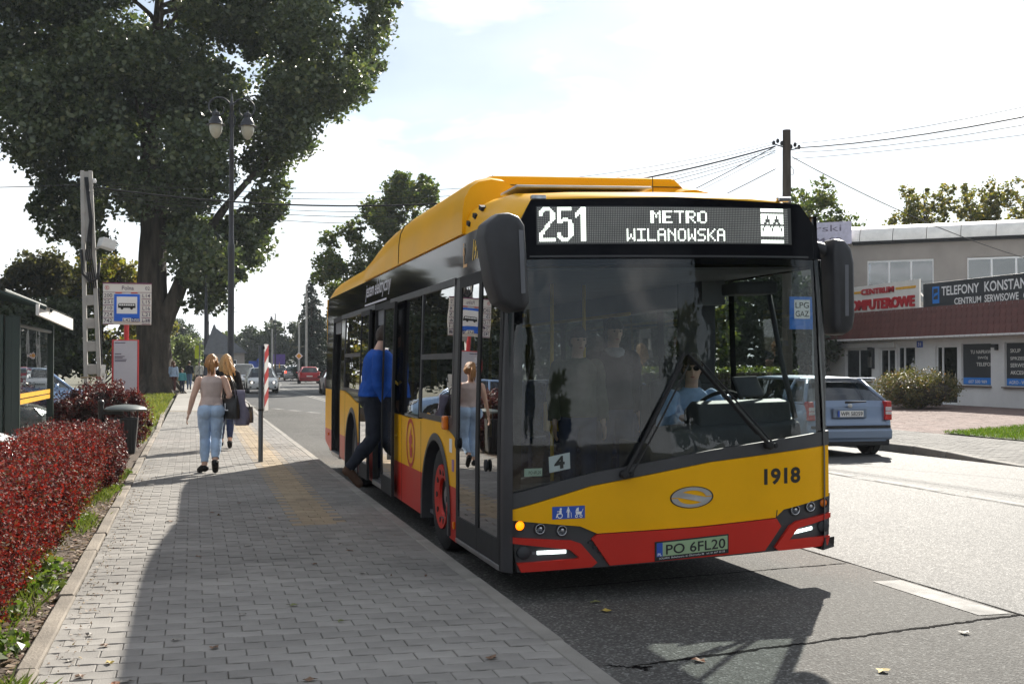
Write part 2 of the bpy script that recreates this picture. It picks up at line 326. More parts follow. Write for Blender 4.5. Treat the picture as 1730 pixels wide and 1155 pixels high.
def strip(name, ys, xa, xb, z, m, nx=1):
    g = G(); vs = []; fs = []
    for Y in ys:
        a, b = (xa(Y) if callable(xa) else xa), (xb(Y) if callable(xb) else xb)
        for i in range(nx + 1):
            X = a + (b - a) * i / nx; vs.append((X, Y, z(X, Y) if callable(z) else z))
    for j in range(len(ys) - 1):
        for i in range(nx): k = j * (nx + 1) + i; fs.append((k, k + 1, k + nx + 2, k + nx + 1))
    g.add(vs, fs); return structure(g.build(name, m, fix=False))
YS = [-60, -20, -5, 0, 5, 10, 15] + list(range(18, 130, 4)) + list(range(130, 401, 15))
structure(G().add([(-700,-700,-0.06),(700,-700,-0.06),(700,900,-0.06),(-700,900,-0.06)], [(0,1,2,3)]).build('ground', M_GROUND, fix=False))
BAYX = lambda Y: min(5.32, max(kerb_x(Y) + 0.02, 5.32 - 3.2 * sstep(36, 52, Y)))
strip('bus_bay', [y for y in YS if -60 <= y <= 54], lambda Y: kerb_x(Y) - 0.03, BAYX, 0.0, M_BAY)
strip('road', YS, lambda Y: BAYX(Y) if Y < 54 else kerb_x(Y) - 0.03, lambda Y: right_x(Y) + 0.02, 0.0, M_ROAD)
# sidewalk: bedding, kerb stones, edging stones, pavers
side = strip('sidewalk', YS, -0.73, lambda Y: kerb_x(Y) - 0.11, lambda X, Y: 0.128 if Y < 41 else 0.14, M_SAND if False else M_PAVER)
side.data.materials.clear(); side.data.materials.append(M_PAVER); side.data.materials.append(M_SAND)
for p in side.data.polygons:
    if p.center.y < 41: p.material_index = 1
def slab_g(x0, y0, x1, y1, z0, z1, ch=0.008):
    return G().add([(x0,y0,z0),(x1,y0,z0),(x1,y1,z0),(x0,y1,z0),(x0,y0,z1-ch),(x1,y0,z1-ch),(x1,y1,z1-ch),(x0,y1,z1-ch),
                    (x0+ch,y0+ch,z1),(x1-ch,y0+ch,z1),(x1-ch,y1-ch,z1),(x0+ch,y1-ch,z1)],
                   [(0,1,5,4),(1,2,6,5),(2,3,7,6),(3,0,4,7),(4,5,9,8),(5,6,10,9),(6,7,11,10),(7,4,8,11),(8,9,10,11)])
kerb_me = slab_g(-0.06, 0.004, 0.06, 1.996, -0.15, 0.142, 0.012).mesh('kerb_stone', M_KERB)
Y = -9.55
while Y < 36:
    o = link('kerb_stone', kerb_me, side); o.location = (1.94 + random.uniform(-.004, .004), Y, random.uniform(-.003, .003)); Y += 2.0
g = G()
for Y in np.arange(Y, 180, 2.0): g.merge(slab_g(kerb_x(Y + 1) - 0.12, Y, kerb_x(Y + 1), Y + 1.99, -0.1, 0.142))
stuff(g.build('kerb_stone', M_KERB, side))
edge_me = slab_g(-0.05, 0.004, 0.05, 0.996, -0.05, 0.165, 0.01).mesh('edging_stone', M_EDGE)
for i in range(44):
    Y = -3.6 + i; o = link('edging_stone', edge_me, side); o.location = (-0.785 - max(0, Y - 30) * 0.012 + random.uniform(-.008, .008), Y, random.uniform(-.008, .006)); o.rotation_euler = (0, 0, random.uniform(-.008, .008))
def paver_g(L=0.213, W=0.151, gap=0.004, h=0.03, amp=0.009):
    """one interlocking paver: long edges run in a shallow wave, short edges straight, top chamfered"""
    n = 6; us = [(-L / 2 + gap / 2) + (L - gap) * i / n for i in range(n + 1)]
    wave = [0.0, 1.0, 1.0, 0.0, -1.0, -1.0, 0.0]
    def ring(ins, z):
        a = [(u * (1 - ins / L * 2), -W / 2 + gap / 2 + ins + amp * w, z) for u, w in zip(us, wave)]
        b = [(u * (1 - ins / L * 2), W / 2 - gap / 2 - ins + amp * w, z) for u, w in zip(us, wave)]
        return a + b[::-1]
    r0, r1, r2 = ring(0, -h), ring(0, -0.004), ring(0.004, 0.0); k = len(r0); g = G(); vs = r0 + r1 + r2; fs = []
    for lv in range(2):
        for i in range(k): fs.append((lv * k + i, lv * k + (i + 1) % k, (lv + 1) * k + (i + 1) % k, (lv + 1) * k + i))
    fs.append(tuple(range(2 * k, 3 * k))); return g.add(vs, fs)
pg = paver_g(); pm_grey = pg.mesh('paver', M_PAVER); pm_tact = pg.mesh('paver', M_TACT)
rest = {0: G(), 1: G()}; cand = []
row = 0; Y = 1.6
while Y < 41:
    off = (row % 2) * 0.1065; X = -0.735 + 0.06 - 0.213 - off
    while X < 1.87:
        a_, b_ = max(X, -0.735), min(X + 0.213, 1.881); xc = (a_ + b_) / 2
        if b_ - a_ > 0.03:
            tact = 0.93 < xc < 1.44 and 11.6 < Y < 33
            cand.append((xc, Y, tact, (b_ - a_) / 0.213))
        X += 0.213
    row += 1; Y += 0.151
cand.sort(key=lambda c: math.hypot(c[0], c[1]) if c[1] > 5.5 else 99 + c[1])
for i, (xc, Y, tact, wf) in enumerate(cand):
    dz, rx, ry = random.uniform(-.0022, .0022), random.uniform(-.010, .010), random.uniform(-.008, .008)
    if i < 290:
        o = link('paver', pm_tact if tact else pm_grey, side); o.location = (xc, Y, 0.142 + dz); o.rotation_euler = (rx, ry, random.uniform(-.006, .006)); o.scale = (wf, 1, 1)
    else:
        rest[int(tact)].merge(pg, Matrix.Translation((xc, Y, 0.142 + dz)) @ Matrix.Rotation(rx, 4, 'X') @ Matrix.Rotation(ry, 4, 'Y') @ Matrix.Diagonal((wf, 1, 1, 1)))
stuff(rest[0].build('paver', M_PAVER, side, fix=False)); stuff(rest[1].build('tactile_paver', M_TACT, side, fix=False))
# paint
paint = G()
def line(pts, w, z=0.004):
    for (x0, y0), (x1, y1) in zip(pts[:-1], pts[1:]):
        d = Vector((x1 - x0, y1 - y0, 0)).normalized(); n = Vector((-d.y, d.x, 0)) * w / 2
        n = Vector((abs(n.x), n.y, 0)) if abs(n.x) > abs(n.y) else n
        paint.add([(x0-n.x,y0-n.y,z),(x0+n.x,y0+n.y,z),(x1+n.x,y1+n.y,z),(x1-n.x,y1-n.y,z)], [(0,1,2,3)])
for Y in (-2.2, 0.9, 3.95, 7.0, 9.3 + .75, 13.1, 16.1, 19.2, 22.2, 25.2, 28.2, 31.2, 34.2): line([(5.17, Y), (5.17, Y + 1.3)], 0.24)
for i in range(9):
    a = 36.5 + i * 1.9; f = lambda t: 5.15 - 3.15 * sstep(35.5, 54, t); line([(f(a), a), (f(a + 1.0), a + 1.0)], 0.24)
for Y in (-3.6, 0.3, 4.2, 8.1, 11.9, 14.05, 16.2, 20.1, 24.0):
    line([(centre_x(Y), Y), (centre_x(Y + 1.5), Y + 1.5)], 0.14)
for d in (-0.14, 0.14):
    line([(centre_x(Y) + d, Y) for Y in list(range(28, 90, 3))], 0.13)
for Y in range(92, 200, 8): line([(centre_x(Y), Y), (centre_x(Y + 4), Y + 4)], 0.14)
line([(right_x(Y) - 0.5, Y) for Y in range(60, 130, 5)], 0.14)
structure(paint.build('road_marking', M_PAINT, fix=False))
# seams and cracks filled with bitumen
M_TAR = mat('bitumen', (0.012, 0.011, 0.011), 0.95, var=0.3, scale=20, spec=0.03)
tar = G()
def crack(a, b, w, amp, n, z=0.0035):
    a, b = Vector((a[0], a[1], 0)), Vector((b[0], b[1], 0)); d = (b - a).normalized(); nn = Vector((-d.y, d.x, 0)); L = []; Rr = []; q = 0
    for i in range(n + 1):
        t = i / n; q = q * 0.8 + random.uniform(-1, 1) * amp; ww = w * (0.45 + random.uniform(0, 0.9)) * min(1, 8 * t + 0.2) ; c = a.lerp(b, t) + nn * q
        L.append((c.x + nn.x * ww, c.y + nn.y * ww, z)); Rr.append((c.x - nn.x * ww, c.y - nn.y * ww, z))
    tar.add(L + Rr, [(i, i + 1, n + 2 + i, n + 1 + i) for i in range(n)])
crack((2.35, 6.32), (5.33, 6.95), 0.017, 0.007, 140); crack((2.45, 8.62), (5.30, 9.13), 0.010, 0.004, 90)
for y0 in (21.6, 23.5, 29.0, 30.6, 32.4, 34.6): crack((2.2, y0 - 0.2), (5.2, y0 + 0.35), 0.014, 0.008, 60)
crack((5.335, -20), (5.335, 35), 0.011, 0.002, 260); crack((9.40, -10), (9.42, 20), 0.009, 0.004, 200)
crack((2.03, -5), (2.03, 34), 0.018, 0.003, 200); crack((2.35, 6.32), (2.42, 6.22), 0.02, 0.02, 20); crack((2.2, 6.38), (2.45, 6.26), 0.012, 0.02, 24)
structure(tar.build('crack_filler', M_TAR, fix=False))
# left: planted strip, parking place behind it
structure(strip('planting_bed', [-20, 0, 5, 10, 15, 20, 25], -2.3, -0.80, 0.105, M_SOIL, 2))
structure(strip('parking_place', [-40, 0, 20, 60, 61], -26, lambda Y: -2.28 if Y < 26 else -2.6, 0.06, M_PARK, 2))
structure(strip('grass_verge', [25, 30, 40, 50, 60, 75, 95, 150], lambda Y: -2.9 if Y < 60 else -18, lambda Y: -0.82 - max(0, Y - 30) * 0.008, 0.10, M_GROUND, 3))
# right: kerb, pavement, lawn
def pave_z(X, Y):
    lo = sstep(16.6, 20.6, Y); f = sstep(13.0, 16.0, X); return 0.125 * (lo * (1 - f) + f) + 0.004
rs = G()
for Y in np.arange(-4, 60, 1.0):
    x = right_x(Y + .5); a, b = 0.02 + 0.13 * sstep(16.8, 20.2, Y), 0.02 + 0.13 * sstep(16.8, 20.2, Y + 1)
    k = slab_g(x, Y, x + 0.15, Y + 0.992, -0.1, 0.1, 0.012)
    for i, v in enumerate(k.v):
        t = (v[1] - Y); h = a + (b - a) * t
        if v[2] > 0: k.v[i] = (v[0], v[1], h - (0.012 if v[2] < 0.095 else 0))
    o = k.build('kerb_stone', M_KERB); rs_list = globals().setdefault('RK', []); rs_list.append(o)
rpave = strip('pavement', [-4, 8, 14, 16, 17, 18, 19, 20, 21, 24, 30, 40, 60], lambda Y: right_x(Y) + 0.14, 34.0, lambda X, Y: pave_z(X, Y) - 0.012, M_SAND, 14)
for o in RK: o.parent = rpave
def blocks(name, m, x0, x1, y0, y1, L, W, test=lambda x, y: True):
    g = G(); r = 0; Y = y0
    while Y < y1:
        X = x0 - (r % 2) * L / 2
        while X < x1:
            xa, xb = max(X, x0) + .004, min(X + L, x1) - .004; ya, yb = Y + .004, Y + W - .004
            if xb - xa > 0.03 and test((xa + xb) / 2, (ya + yb) / 2):
                d = random.uniform(-.002, .002); c = [(xa, ya), (xb, ya), (xb, yb), (xa, yb)]
                g.add([(x, y, pave_z(x, y) - .02) for x, y in c] + [(x, y, pave_z(x, y) + d) for x, y in c], [(4,5,6,7),(0,1,5,4),(1,2,6,5),(2,3,7,6),(3,0,4,7)])
            X += L
        Y += W; r += 1
    return stuff(g.build(name, m, rpave, fix=False))
in_lawn = lambda x, y: x > 16.12 and y < 23.72 + (x - 16.3) * 0.58
blocks('paving_block', M_GREYPAVE, 13.2, 16.1, 14.0, 32.0, 0.2, 0.1, lambda x, y: x > right_x(y) + 0.16)
blocks('paving_block', M_REDPAVE, 16.1, 28.25, 20.5, 42.0, 0.2, 0.1, lambda x, y: not in_lawn(x, y) and y > 20.8 + (x - 16) * 0.2)
M_LAWN = mat('lawn_soil', (0.06, 0.075, 0.025), 0.95, var=0.3, scale=4)
structure(strip('lawn', [8, 12, 16, 20, 22, 23.72, 24.5, 25.5, 26.5, 28], lambda Y: 16.12 + max(0, Y - 23.62) / 0.58, 25.0, 0.15, M_LAWN, 1))
def blades(name, pts, h, w, m, parent=None):
    n = len(pts); a = RNG.uniform(0, 2 * np.pi, n); s = np.stack([np.cos(a), np.sin(a), 0 * a], 1) * w / 2; hh = h * RNG.uniform(0.5, 1.3, n)[:, None]
    lean = RNG.normal(size=(n, 3)) * 0.45; lean[:, 2] = 1; tip = pts + lean * hh; mid = pts + lean * np.array([.35, .35, .55]) * hh
    V = np.stack([pts - s, pts + s, mid + s * .7, tip], 1); V[:, 3] = tip
    me = quads(name, V.reshape(-1, 3), n, m); o = bpy.data.objects.new(name, me); COL.objects.link(o)
    if parent is not None: o.parent = parent
    return o
M_GRASS = leafmat('grass_blade', [(0, (0.05, 0.085, 0.008)), (0.6, (0.075, 0.125, 0.012)), (1, (0.12, 0.14, 0.02))], 0.4, 0.6)
P = []
while len(P) < 26000:
    x, y = random.uniform(16.15, 23), random.uniform(18, 27)
    if in_lawn(x, y): P.append((x, y, 0.15))
stuff(blades('grass', np.array(P), 0.07, 0.012, M_GRASS))
P = np.stack([RNG.uniform(-2.6, -0.9, 9000), RNG.uniform(25, 66, 9000), np.full(9000, 0.10)], 1)
stuff(blades('grass', P, 0.14, 0.02, leafmat('verge_grass', [(0, (0.08, 0.11, 0.02)), (0.6, (0.14, 0.15, 0.03)), (1, (0.22, 0.19, 0.05))], 0.4, 0.6)))
# ------------------------------------------------------------------ the bus
BUS = Vector((2.12, 8.15, 0)); KNEEL = 0.025
M_YEL = mat('bus_yellow', (0.84, 0.42, 0.003), 0.36, var=0.06, scale=1.4, spec=0.13, coat=0.04, dirt=0.06)
M_RED = mat('bus_red', (0.52, 0.02, 0.010), 0.38, var=0.08, scale=1.5, spec=0.3, coat=0.05, dirt=0.08)
M_GREY = mat('bus_grey', (0.040, 0.041, 0.045), 0.42, var=0.15, scale=3, dirt=0.1)
M_BLK = mat('black_gloss', (0.006, 0.006, 0.008), 0.05, var=0.1, scale=2, spec=0.05)
M_RUB = mat('black_rubber', (0.012, 0.012, 0.013), 0.75, var=0.3, scale=12)
M_PLA = mat('dark_plastic', (0.022, 0.023, 0.027), 0.5, var=0.2, scale=8, bump=0.15, bscale=300)
M_INT = mat('interior_grey', (0.17, 0.175, 0.185), 0.7, var=0.1, scale=3)
M_INTD = mat('interior_dark', (0.05, 0.052, 0.058), 0.65, var=0.2, scale=4)
M_FLOOR = mat('interior_floor', (0.11, 0.11, 0.12), 0.7, var=0.2, scale=30)
M_SEAT = mat('seat_cloth', (0.03, 0.045, 0.12), 0.85, var=0.3, scale=30)
M_RAIL = mat('yellow_rail', (0.65, 0.42, 0.02), 0.35)
M_CHROME = mat('bright_metal', (0.6, 0.6, 0.62), 0.22, 1.0, var=0.1)
M_ALU = mat('aluminium', (0.42, 0.42, 0.43), 0.4, 1.0, var=0.1)
M_WHITE = mat('white_print', (0.78, 0.78, 0.78), 0.5, var=0.04)
M_BLACK = mat('black_print', (0.01, 0.01, 0.011), 0.5)
M_BLUE = mat('blue_sign', (0.018, 0.075, 0.40), 0.4, var=0.05)
M_LENS = mat('lamp_lens', (0.35, 0.36, 0.38), 0.08, 0.6, var=0.5, scale=18)
M_LAMPIN = mat('lamp_reflector', (0.16, 0.165, 0.175), 0.18, 0.9, var=0.6, scale=30)
M_ORANGE = mat('orange_lens', (0.75, 0.18, 0.01), 0.2, var=0.2, scale=30)
M_ORLIT = mat('orange_lamp_lit', (0.8, 0.25, 0.02), 0.3, emit=((1.0, 0.20, 0.0), 1.1))
M_DRL = mat('white_lamp_lit', (0.8, 0.85, 0.85), 0.3, emit=((0.86, 1.0, 0.97), 1.5))
M_LED = mat('led_dot', (0.8, 0.85, 0.8), 0.4, emit=((0.90, 1.0, 0.88), 0.95))
M_LEDOFF = mat('led_board', (0.045, 0.047, 0.045), 0.35, var=0.2, scale=3)
M_LEDDIM = mat('led_dot_off', (0.42, 0.42, 0.39), 0.5, var=0.1)  # unlit dots lightened: sky reflection over the board glass put into their colour
G_WIND = glass('windscreen_glass', (0.64, 0.70, 0.695), 0.5, 0.0, 1.5, 0.004)
G_SIDE = glass('tinted_glass', (0.17, 0.185, 0.19), 1.5, 0.0)
G_DOOR = glass('door_glass', (0.22, 0.24, 0.25), 1.9, 0.004)
G_CLEAR = glass('clear_glass', (0.8, 0.84, 0.82), 1.0, 0.0)
M_TYRE = mat('tyre_rubber', (0.016, 0.016, 0.017), 0.82, var=0.3, scale=20)
M_STEEL = mat('wheel_steel', (0.28, 0.28, 0.29), 0.45, 0.8, var=0.2)

bus = thing('city_bus', 'yellow and red electric city bus standing at the stop with its route board lit', 'bus', BUS)
XF[0] = lambda v: (v[0], v[1], v[2] + (v[0] - 2.55) * KNEEL)
def yf(x, z):
    u = (x - 1.275) / 1.275; a = abs(u); return 0.10 * u * u + 0.22 * max(0, a - 0.86) + 0.055 * max(0, z - 1.1)
def xs(z): return 0.045 * max(0, z - 1.2) / 1.6
def cut_poly(poly, st):
    bm = bmesh.new(); bm.faces.new([bm.verts.new((u, v, 0)) for u, v in poly]); bm.normal_update(); bmesh.ops.triangulate(bm, faces=bm.faces[:])
    lo = [min(p[i] for p in poly) for i in (0, 1)]; hi = [max(p[i] for p in poly) for i in (0, 1)]
    for ax in (0, 1):
        k = math.floor(lo[ax] / st[ax]) + 1
        while k * st[ax] < hi[ax] - 1e-4:
            co = [0, 0, 0]; co[ax] = k * st[ax]; no = [0, 0, 0]; no[ax] = 1
            bmesh.ops.bisect_plane(bm, geom=bm.verts[:] + bm.edges[:] + bm.faces[:], plane_co=co, plane_no=no); k += 1
    return bm
def panel(g, poly, f, back, st=(0.12, 0.25), m=0):
    """flat outline laid on a curved surface f(u,v)->xyz with a turned-in rim of depth `back` (xyz)"""
    bm = cut_poly(poly, st); bd = [e for e in bm.edges if e.is_boundary]; idx = {v: i for i, v in enumerate(bm.verts)}
    vs = [Vector(f(v.co.x, v.co.y)) for v in bm.verts]; fs = [tuple(idx[v] for v in fc.verts) for fc in bm.faces]; n = len(vs); bv = sorted({idx[v] for e in bd for v in e.verts}); mp = {v: n + i for i, v in enumerate(bv)}
    vs += [vs[i] + Vector(back) for i in bv]; fs += [(idx[e.verts[0]], idx[e.verts[1]], mp[idx[e.verts[1]]], mp[idx[e.verts[0]]]) for e in bd]
    bm.free(); return g.add(vs, fs, m)
def front(poly, off=0.0, th=0.02, g=None, m=0): return panel(g or G(), poly, lambda x, z: (x, yf(x, z) - off, z), (0, th, 0), m=m)
def sideL(poly, off=0.0, th=0.025, g=None, st=(0.6, 0.35), m=0): return panel(g or G(), poly, lambda y, z: (xs(z) - off, y, z), (th, 0, 0), st, m)
def sideR(poly, off=0.0, th=0.025, g=None, st=(0.6, 0.35), m=0): return panel(g or G(), poly, lambda y, z: (2.55 - xs(z) + off, y, z), (-th, 0, 0), st, m)
def rect(a, b, c, d): return [(a, b), (c, b), (c, d), (a, d)]
def arc(yc, zc, r, a0, a1, n=14): return [(yc + r * math.cos(R(a0 + (a1 - a0) * i / n)), zc + r * math.sin(R(a0 + (a1 - a0) * i / n))) for i in range(n + 1)]
def B(g, name, m, **k): return g.build(name, m, bus, **k)
# --- front
B(front([(.05,.645),(2.575,.69),(2.56,.30),(2.1,.295),(.65,.27),(.10,.262)], -0.022, 0.05), 'bumper', M_GREY, smooth=35)
B(front([(.05,.70),(.62,.85),(1.52,.98),(2.545,1.055),(2.55,.67),(2.2,.61),(2.13,.60),(2.06,.545),(1.43,.522),(.66,.514),(.54,.57),(.05,.63)]), 'front_panel', M_YEL, smooth=35)
B(front([(.62,.475),(.66,.508),(1.43,.516),(2.06,.539),(2.1,.48),(1.96,.31),(.75,.285)], 0.014, 0.04), 'bumper_panel', M_RED, smooth=35)
B(front([(.05,.51),(.47,.475),(.54,.45),(.66,.31),(.62,.28),(.12,.265),(.09,.33),(.50,.343),(.53,.35),(.46,.412),(.05,.47)], 0.010, 0.035), 'bumper_trim', M_RED, smooth=35)
B(front([(2.56,.545),(2.24,.505),(2.18,.475),(2.05,.325),(2.08,.30),(2.53,.302),(2.555,.375),(2.17,.37),(2.25,.455),(2.56,.508)], 0.010, 0.035), 'bumper_trim', M_RED, smooth=35)
B(front([(.05,.705),(.62,.855),(1.52,.985),(2.55,1.06),(2.55,1.165),(1.52,1.066),(.62,.943),(.06,.815)], 0.003, 0.03), 'windscreen_sill', M_GREY, smooth=35)
WS = [(.05,.825),(.62,.95),(1.52,1.073),(2.53,1.172),(2.545,1.6),(2.535,2.46)]
B(front(WS + [(.07,2.47),(.05,2.1)], 0.0, 0.008), 'windscreen', G_WIND, smooth=40)
hd = front([(.07,2.475),(2.535,2.465),(2.47,2.72),(2.33,2.885),(1.28,2.92),(.22,2.90),(.11,2.70)], 0.003, 0.03)
B(hd, 'header_glass', M_BLK, smooth=40)
g = G()
for q in ([(.05,.83),(.12,.85),(.14,1.6),(.15,2.42),(.07,2.47),(.05,2.1)], [(2.45,1.19),(2.53,1.18),(2.545,1.6),(2.535,2.46),(2.43,2.42),(2.44,1.7)], [(.15,2.42),(1.28,2.43),(2.43,2.42),(2.535,2.46),(1.28,2.48),(.07,2.47)]): front(q, -0.012, 0.0, g)
B(g, 'windscreen_border', M_BLK)
# slim vertical seam of the windscreen
for i, (xa, za, xb, zb) in enumerate([(.20,2.485,2.40,2.475)]):
    B(front([(xa,za),(xb,zb),(xb,zb+.012),(xa,za+.012)], 0.006, 0.01), 'header_seam', M_GREY)
# route board: lit and unlit dots
FONT5 = {'M':"10001,11011,10101,10101,10001,10001,10001",'E':"11111,10000,10000,11110,10000,10000,11111",'T':"11111,00100,00100,00100,00100,00100,00100",'R':"11110,10001,10001,11110,10100,10010,10001",
 'O':"01110,10001,10001,10001,10001,10001,01110",'W':"10001,10001,10001,10101,10101,11011,10001",'I':"11111,00100,00100,00100,00100,00100,11111",'L':"10000,10000,10000,10000,10000,10000,11111",
 'A':"01110,10001,10001,11111,10001,10001,10001",'N':"10001,11001,10101,10011,10001,10001,10001",'S':"01111,10000,10000,01110,00001,00001,11110",'K':"10001,10010,10100,11000,10100,10010,10001"}
NUM = {'2':["00111110000","01111111100","11100001110","11000000111","11000000111","00000000111","00000000111","00000001110","00000011100","00000111000","00001110000","00011100000","00111000000","01110000000","11100000000","11000000000","11000000000","11111111111","11111111111"],
 '5':["11111111110","11111111110","11000000000","11000000000","11000000000","11000000000","11001111000","11111111110","11100001110","00000000111","00000000111","00000000111","00000000111","00000000111","11000000111","11000000111","11100001110","01111111100","00111110000"],
 '1':["0000111","0001111","0011111","0111111","1110111","1100111","0000111","0000111","0000111","0000111","0000111","0000111","0000111","0000111","0000111","0000111","0000111","0000111","0000111"]}
ROWS, PX, PZ = 20, 0.0131, 0.0131
X0, Z1 = 0.262, 2.838
lit = set()
def put(rows, c, r):
    for j, row in enumerate(rows):
        for i, ch in enumerate(row):
            if ch == '1': lit.add((c + i, r + j))
c = 1
for ch in '251':
    rows = [r if ch == '1' else r[:3] + r[4:7] + r[8:] for r in NUM[ch]]; rows = [r[1:] if ch == '1' else r for r in rows]
    put(rows, c, 0); c += len(rows[0]) + 1
def word(s, c, r, step=6):
    for ch in s:
        rows = FONT5[ch].split(','); put(rows, c, r); c += step + (1 if ch in 'MW' else 0) * 0
    return c
def wide(s, c, r, w):
    for ch in s:
        rows = FONT5[ch].split(',')
        rows = [''.join(q[min(4, int(i * 5 / w))] for i in range(w)) for q in rows]; put(rows, c, r); c += w + 1
wide('METRO', 64, 2, 6); wide('WILANOWSKA', 50, 12, 5)
MET = ["1111111111111111"] * 2 + ["0000000000000000", "1111111111111111", "1111111111111111"]
emb = ["111111111111111","111111111111111","000000000000000","111111111111111","111101111101111","111101111101111","111000111000111","111000111000111","110010110010011","000000000000000","110111010111011","101111101111101","101111101111101","111111111111111","111111111111111","111111111111111","000000000000000","000000000000000","111111111111111","111111111111111"]
put(emb, 132, 0)
brd = front([(.25,2.575),(2.25,2.575),(2.25,2.85),(.25,2.85)], 0.006, 0.01); board = B(brd, 'route_board', M_LEDOFF, smooth=40)
gl_, gd = G(), G()
for r in range(ROWS):
    for q in range(150):
        x, z = X0 + q * PX, Z1 - r * PZ; on = (q, r) in lit; s = 0.0054 if on else 0.0042; y = yf(x, z) - 0.0085
        (gl_ if on else gd).add([(x-s,y,z-s),(x+s,y,z-s),(x+s,y,z+s),(x-s,y,z+s)], [(0,1,2,3)])
stuff(gl_.build('lit_dots', M_LED, board, fix=False)); stuff(gd.build('unlit_dots', M_LEDDIM, board, fix=False))
# lamps
def lamp(name, x, z, r, m, rim=M_PLA, off=0.0):
    y = yf(x, z) - off
    o = G().lathe([(r * 1.2, y + 0.02), (r * 1.2, y - 0.004), (r * 1.02, y - 0.006), (r * 0.99, y + 0.004)], (x, 0, z), 20, axis='y', cap=False).build(name, rim, bus, smooth=40)
    if m is M_LENS:
        G().lathe([(r, y - .003), (r * .97, y - .006), (r * .86, y - .004), (r * .82, y + .010)], (x, 0, z), 24, axis='y', cap=False).build('lamp_ring', M_CHROME, o, smooth=True)
        G().lathe([(r * .84, y + .006), (r * .6, y + .014), (.001, y + .018)], (x, 0, z), 20, axis='y').build('reflector', M_LAMPIN, o, smooth=True)
        G().ell((x + r * .12, y + .004, z + r * .1), (r * .36, .010, r * .36), 12, 8).build('bulb', M_CHROME, o, smooth=True)
    else: G().lathe([(r, y + 0.006), (r * .8, y - 0.004), (r * .4, y - 0.010), (0.001, y - 0.011)], (x, 0, z), 20, axis='y').build('lens', m, o, smooth=True)
    return o
lamp('indicator', .115, .59, .033, M_ORLIT, off=-.008); lamp('indicator', 2.50, .62, .033, M_ORANGE, off=-.008)
for x, z in ((.255,.563),(.41,.545),(2.235,.588),(2.37,.604)): lamp('headlight', x, z, .036, M_LENS, off=-.008)
for x, z in ((.14,.40),(2.495,.447)):
    y = yf(x, z) + 0.012; G().lathe([(.047, y + .03), (.047, y - .012), (.038, y - .018), (.001, y - .019)], (x, 0, z), 22, axis='y').build('cover_cap', M_PLA, bus, smooth=35)
B(front([(.235,.383),(.44,.383),(.44,.407),(.235,.407)], -0.012, 0.02), 'daytime_light', M_DRL); B(front([(.20,.386),(.233,.386),(.233,.404),(.20,.404)], -0.012, 0.02), 'reflector', M_LENS)
B(front([(2.21,.408),(2.385,.43),(2.385,.453),(2.21,.431)], -0.012, 0.02), 'daytime_light', M_DRL); B(front([(2.387,.433),(2.42,.437),(2.42,.452),(2.387,.450)], -0.012, 0.02), 'reflector', M_LENS)
for s in (0, 1):
    for k in range(4):
        z = .445 - k * .037; xa = (.60 + .036 * k) if not s else (2.085 - .036 * k); xb = xa + (.085 if not s else -.085)
        B(front([(xa,z),(xb,z),(xb,z+.014),(xa,z+.014)], 0.002, 0.02), 'grille_bar', M_PLA)
# markings on the front
def on_front(off): return lambda p: (p[0], yf(p[0], p[1]) - off - p[2], p[1])
def front_text(name, s, x0, z0, w, h, m, bold=0.02, off=0.0025, parent=bus, slope=0.0):
    g = G(); text_g(g, s, (lambda p: (x0 + p[0], yf(x0 + p[0], z0 + p[1]) - off, z0 + p[1] + slope * p[0])), 1, bold, fit=(w, h)); return g.build(name, m, parent, fix=False)
front_text('fleet_number', '1918', 1.962, .788, .312, .122, M_BLACK, 0.035)
lg = G()
def ell_ring(g, cx, cz, rx, rz, a0, a1, th, off, n=26, m=0):
    vs = []; 
    for i in range(n + 1):
        a = R(a0 + (a1 - a0) * i / n)
        for k in (1.0, 1 - th):
            x, z = cx + rx * k * math.cos(a), cz + rz * k * math.sin(a); vs.append((x, yf(x, z) - off, z))
    g.add(vs, [(2*i, 2*i+2, 2*i+3, 2*i+1) for i in range(n)], m)
ell_ring(lg, 1.375, .735, .170, .079, 0, 360, .07, .003, 40, 1)
ell_ring(lg, 1.375, .735, .158, .072, 5, 178, .31, .004); ell_ring(lg, 1.375, .735, .158, .072, 185, 358, .31, .004)
p = [(1.222,.748),(1.30,.772),(1.528,.722),(1.45,.698)]; lg.add([(x, yf(x, z) - .0045, z) for x, z in p], [(0,1,2,3)])
B(lg, 'emblem', [M_ALU, M_BLACK], fix=False)
pic = B(front(rect(.338,.628,.572,.716), 0.0025, 0.004), 'pictogram_sticker', M_BLUE)
g = G()
def disc(cx, cz, r, r2=0, off=.0045, n=18, f=None):
    f = f or on_front(off)
    if r2: g.add([f((cx + k * math.cos(2*math.pi*i/n), cz + k * math.sin(2*math.pi*i/n), 0)) for i in range(n) for k in (r, r2)], [(2*i, (2*i+2) % (2*n), (2*i+3) % (2*n), 2*i+1) for i in range(n)])
    else: g.add([f((cx + r * math.cos(2*math.pi*i/n), cz + r * math.sin(2*math.pi*i/n), 0)) for i in range(n)], [tuple(range(n))])
def pol(pts, off=.0045, f=None): f = f or on_front(off); g.add([f((x, z, 0)) for x, z in pts], [tuple(range(len(pts)))])
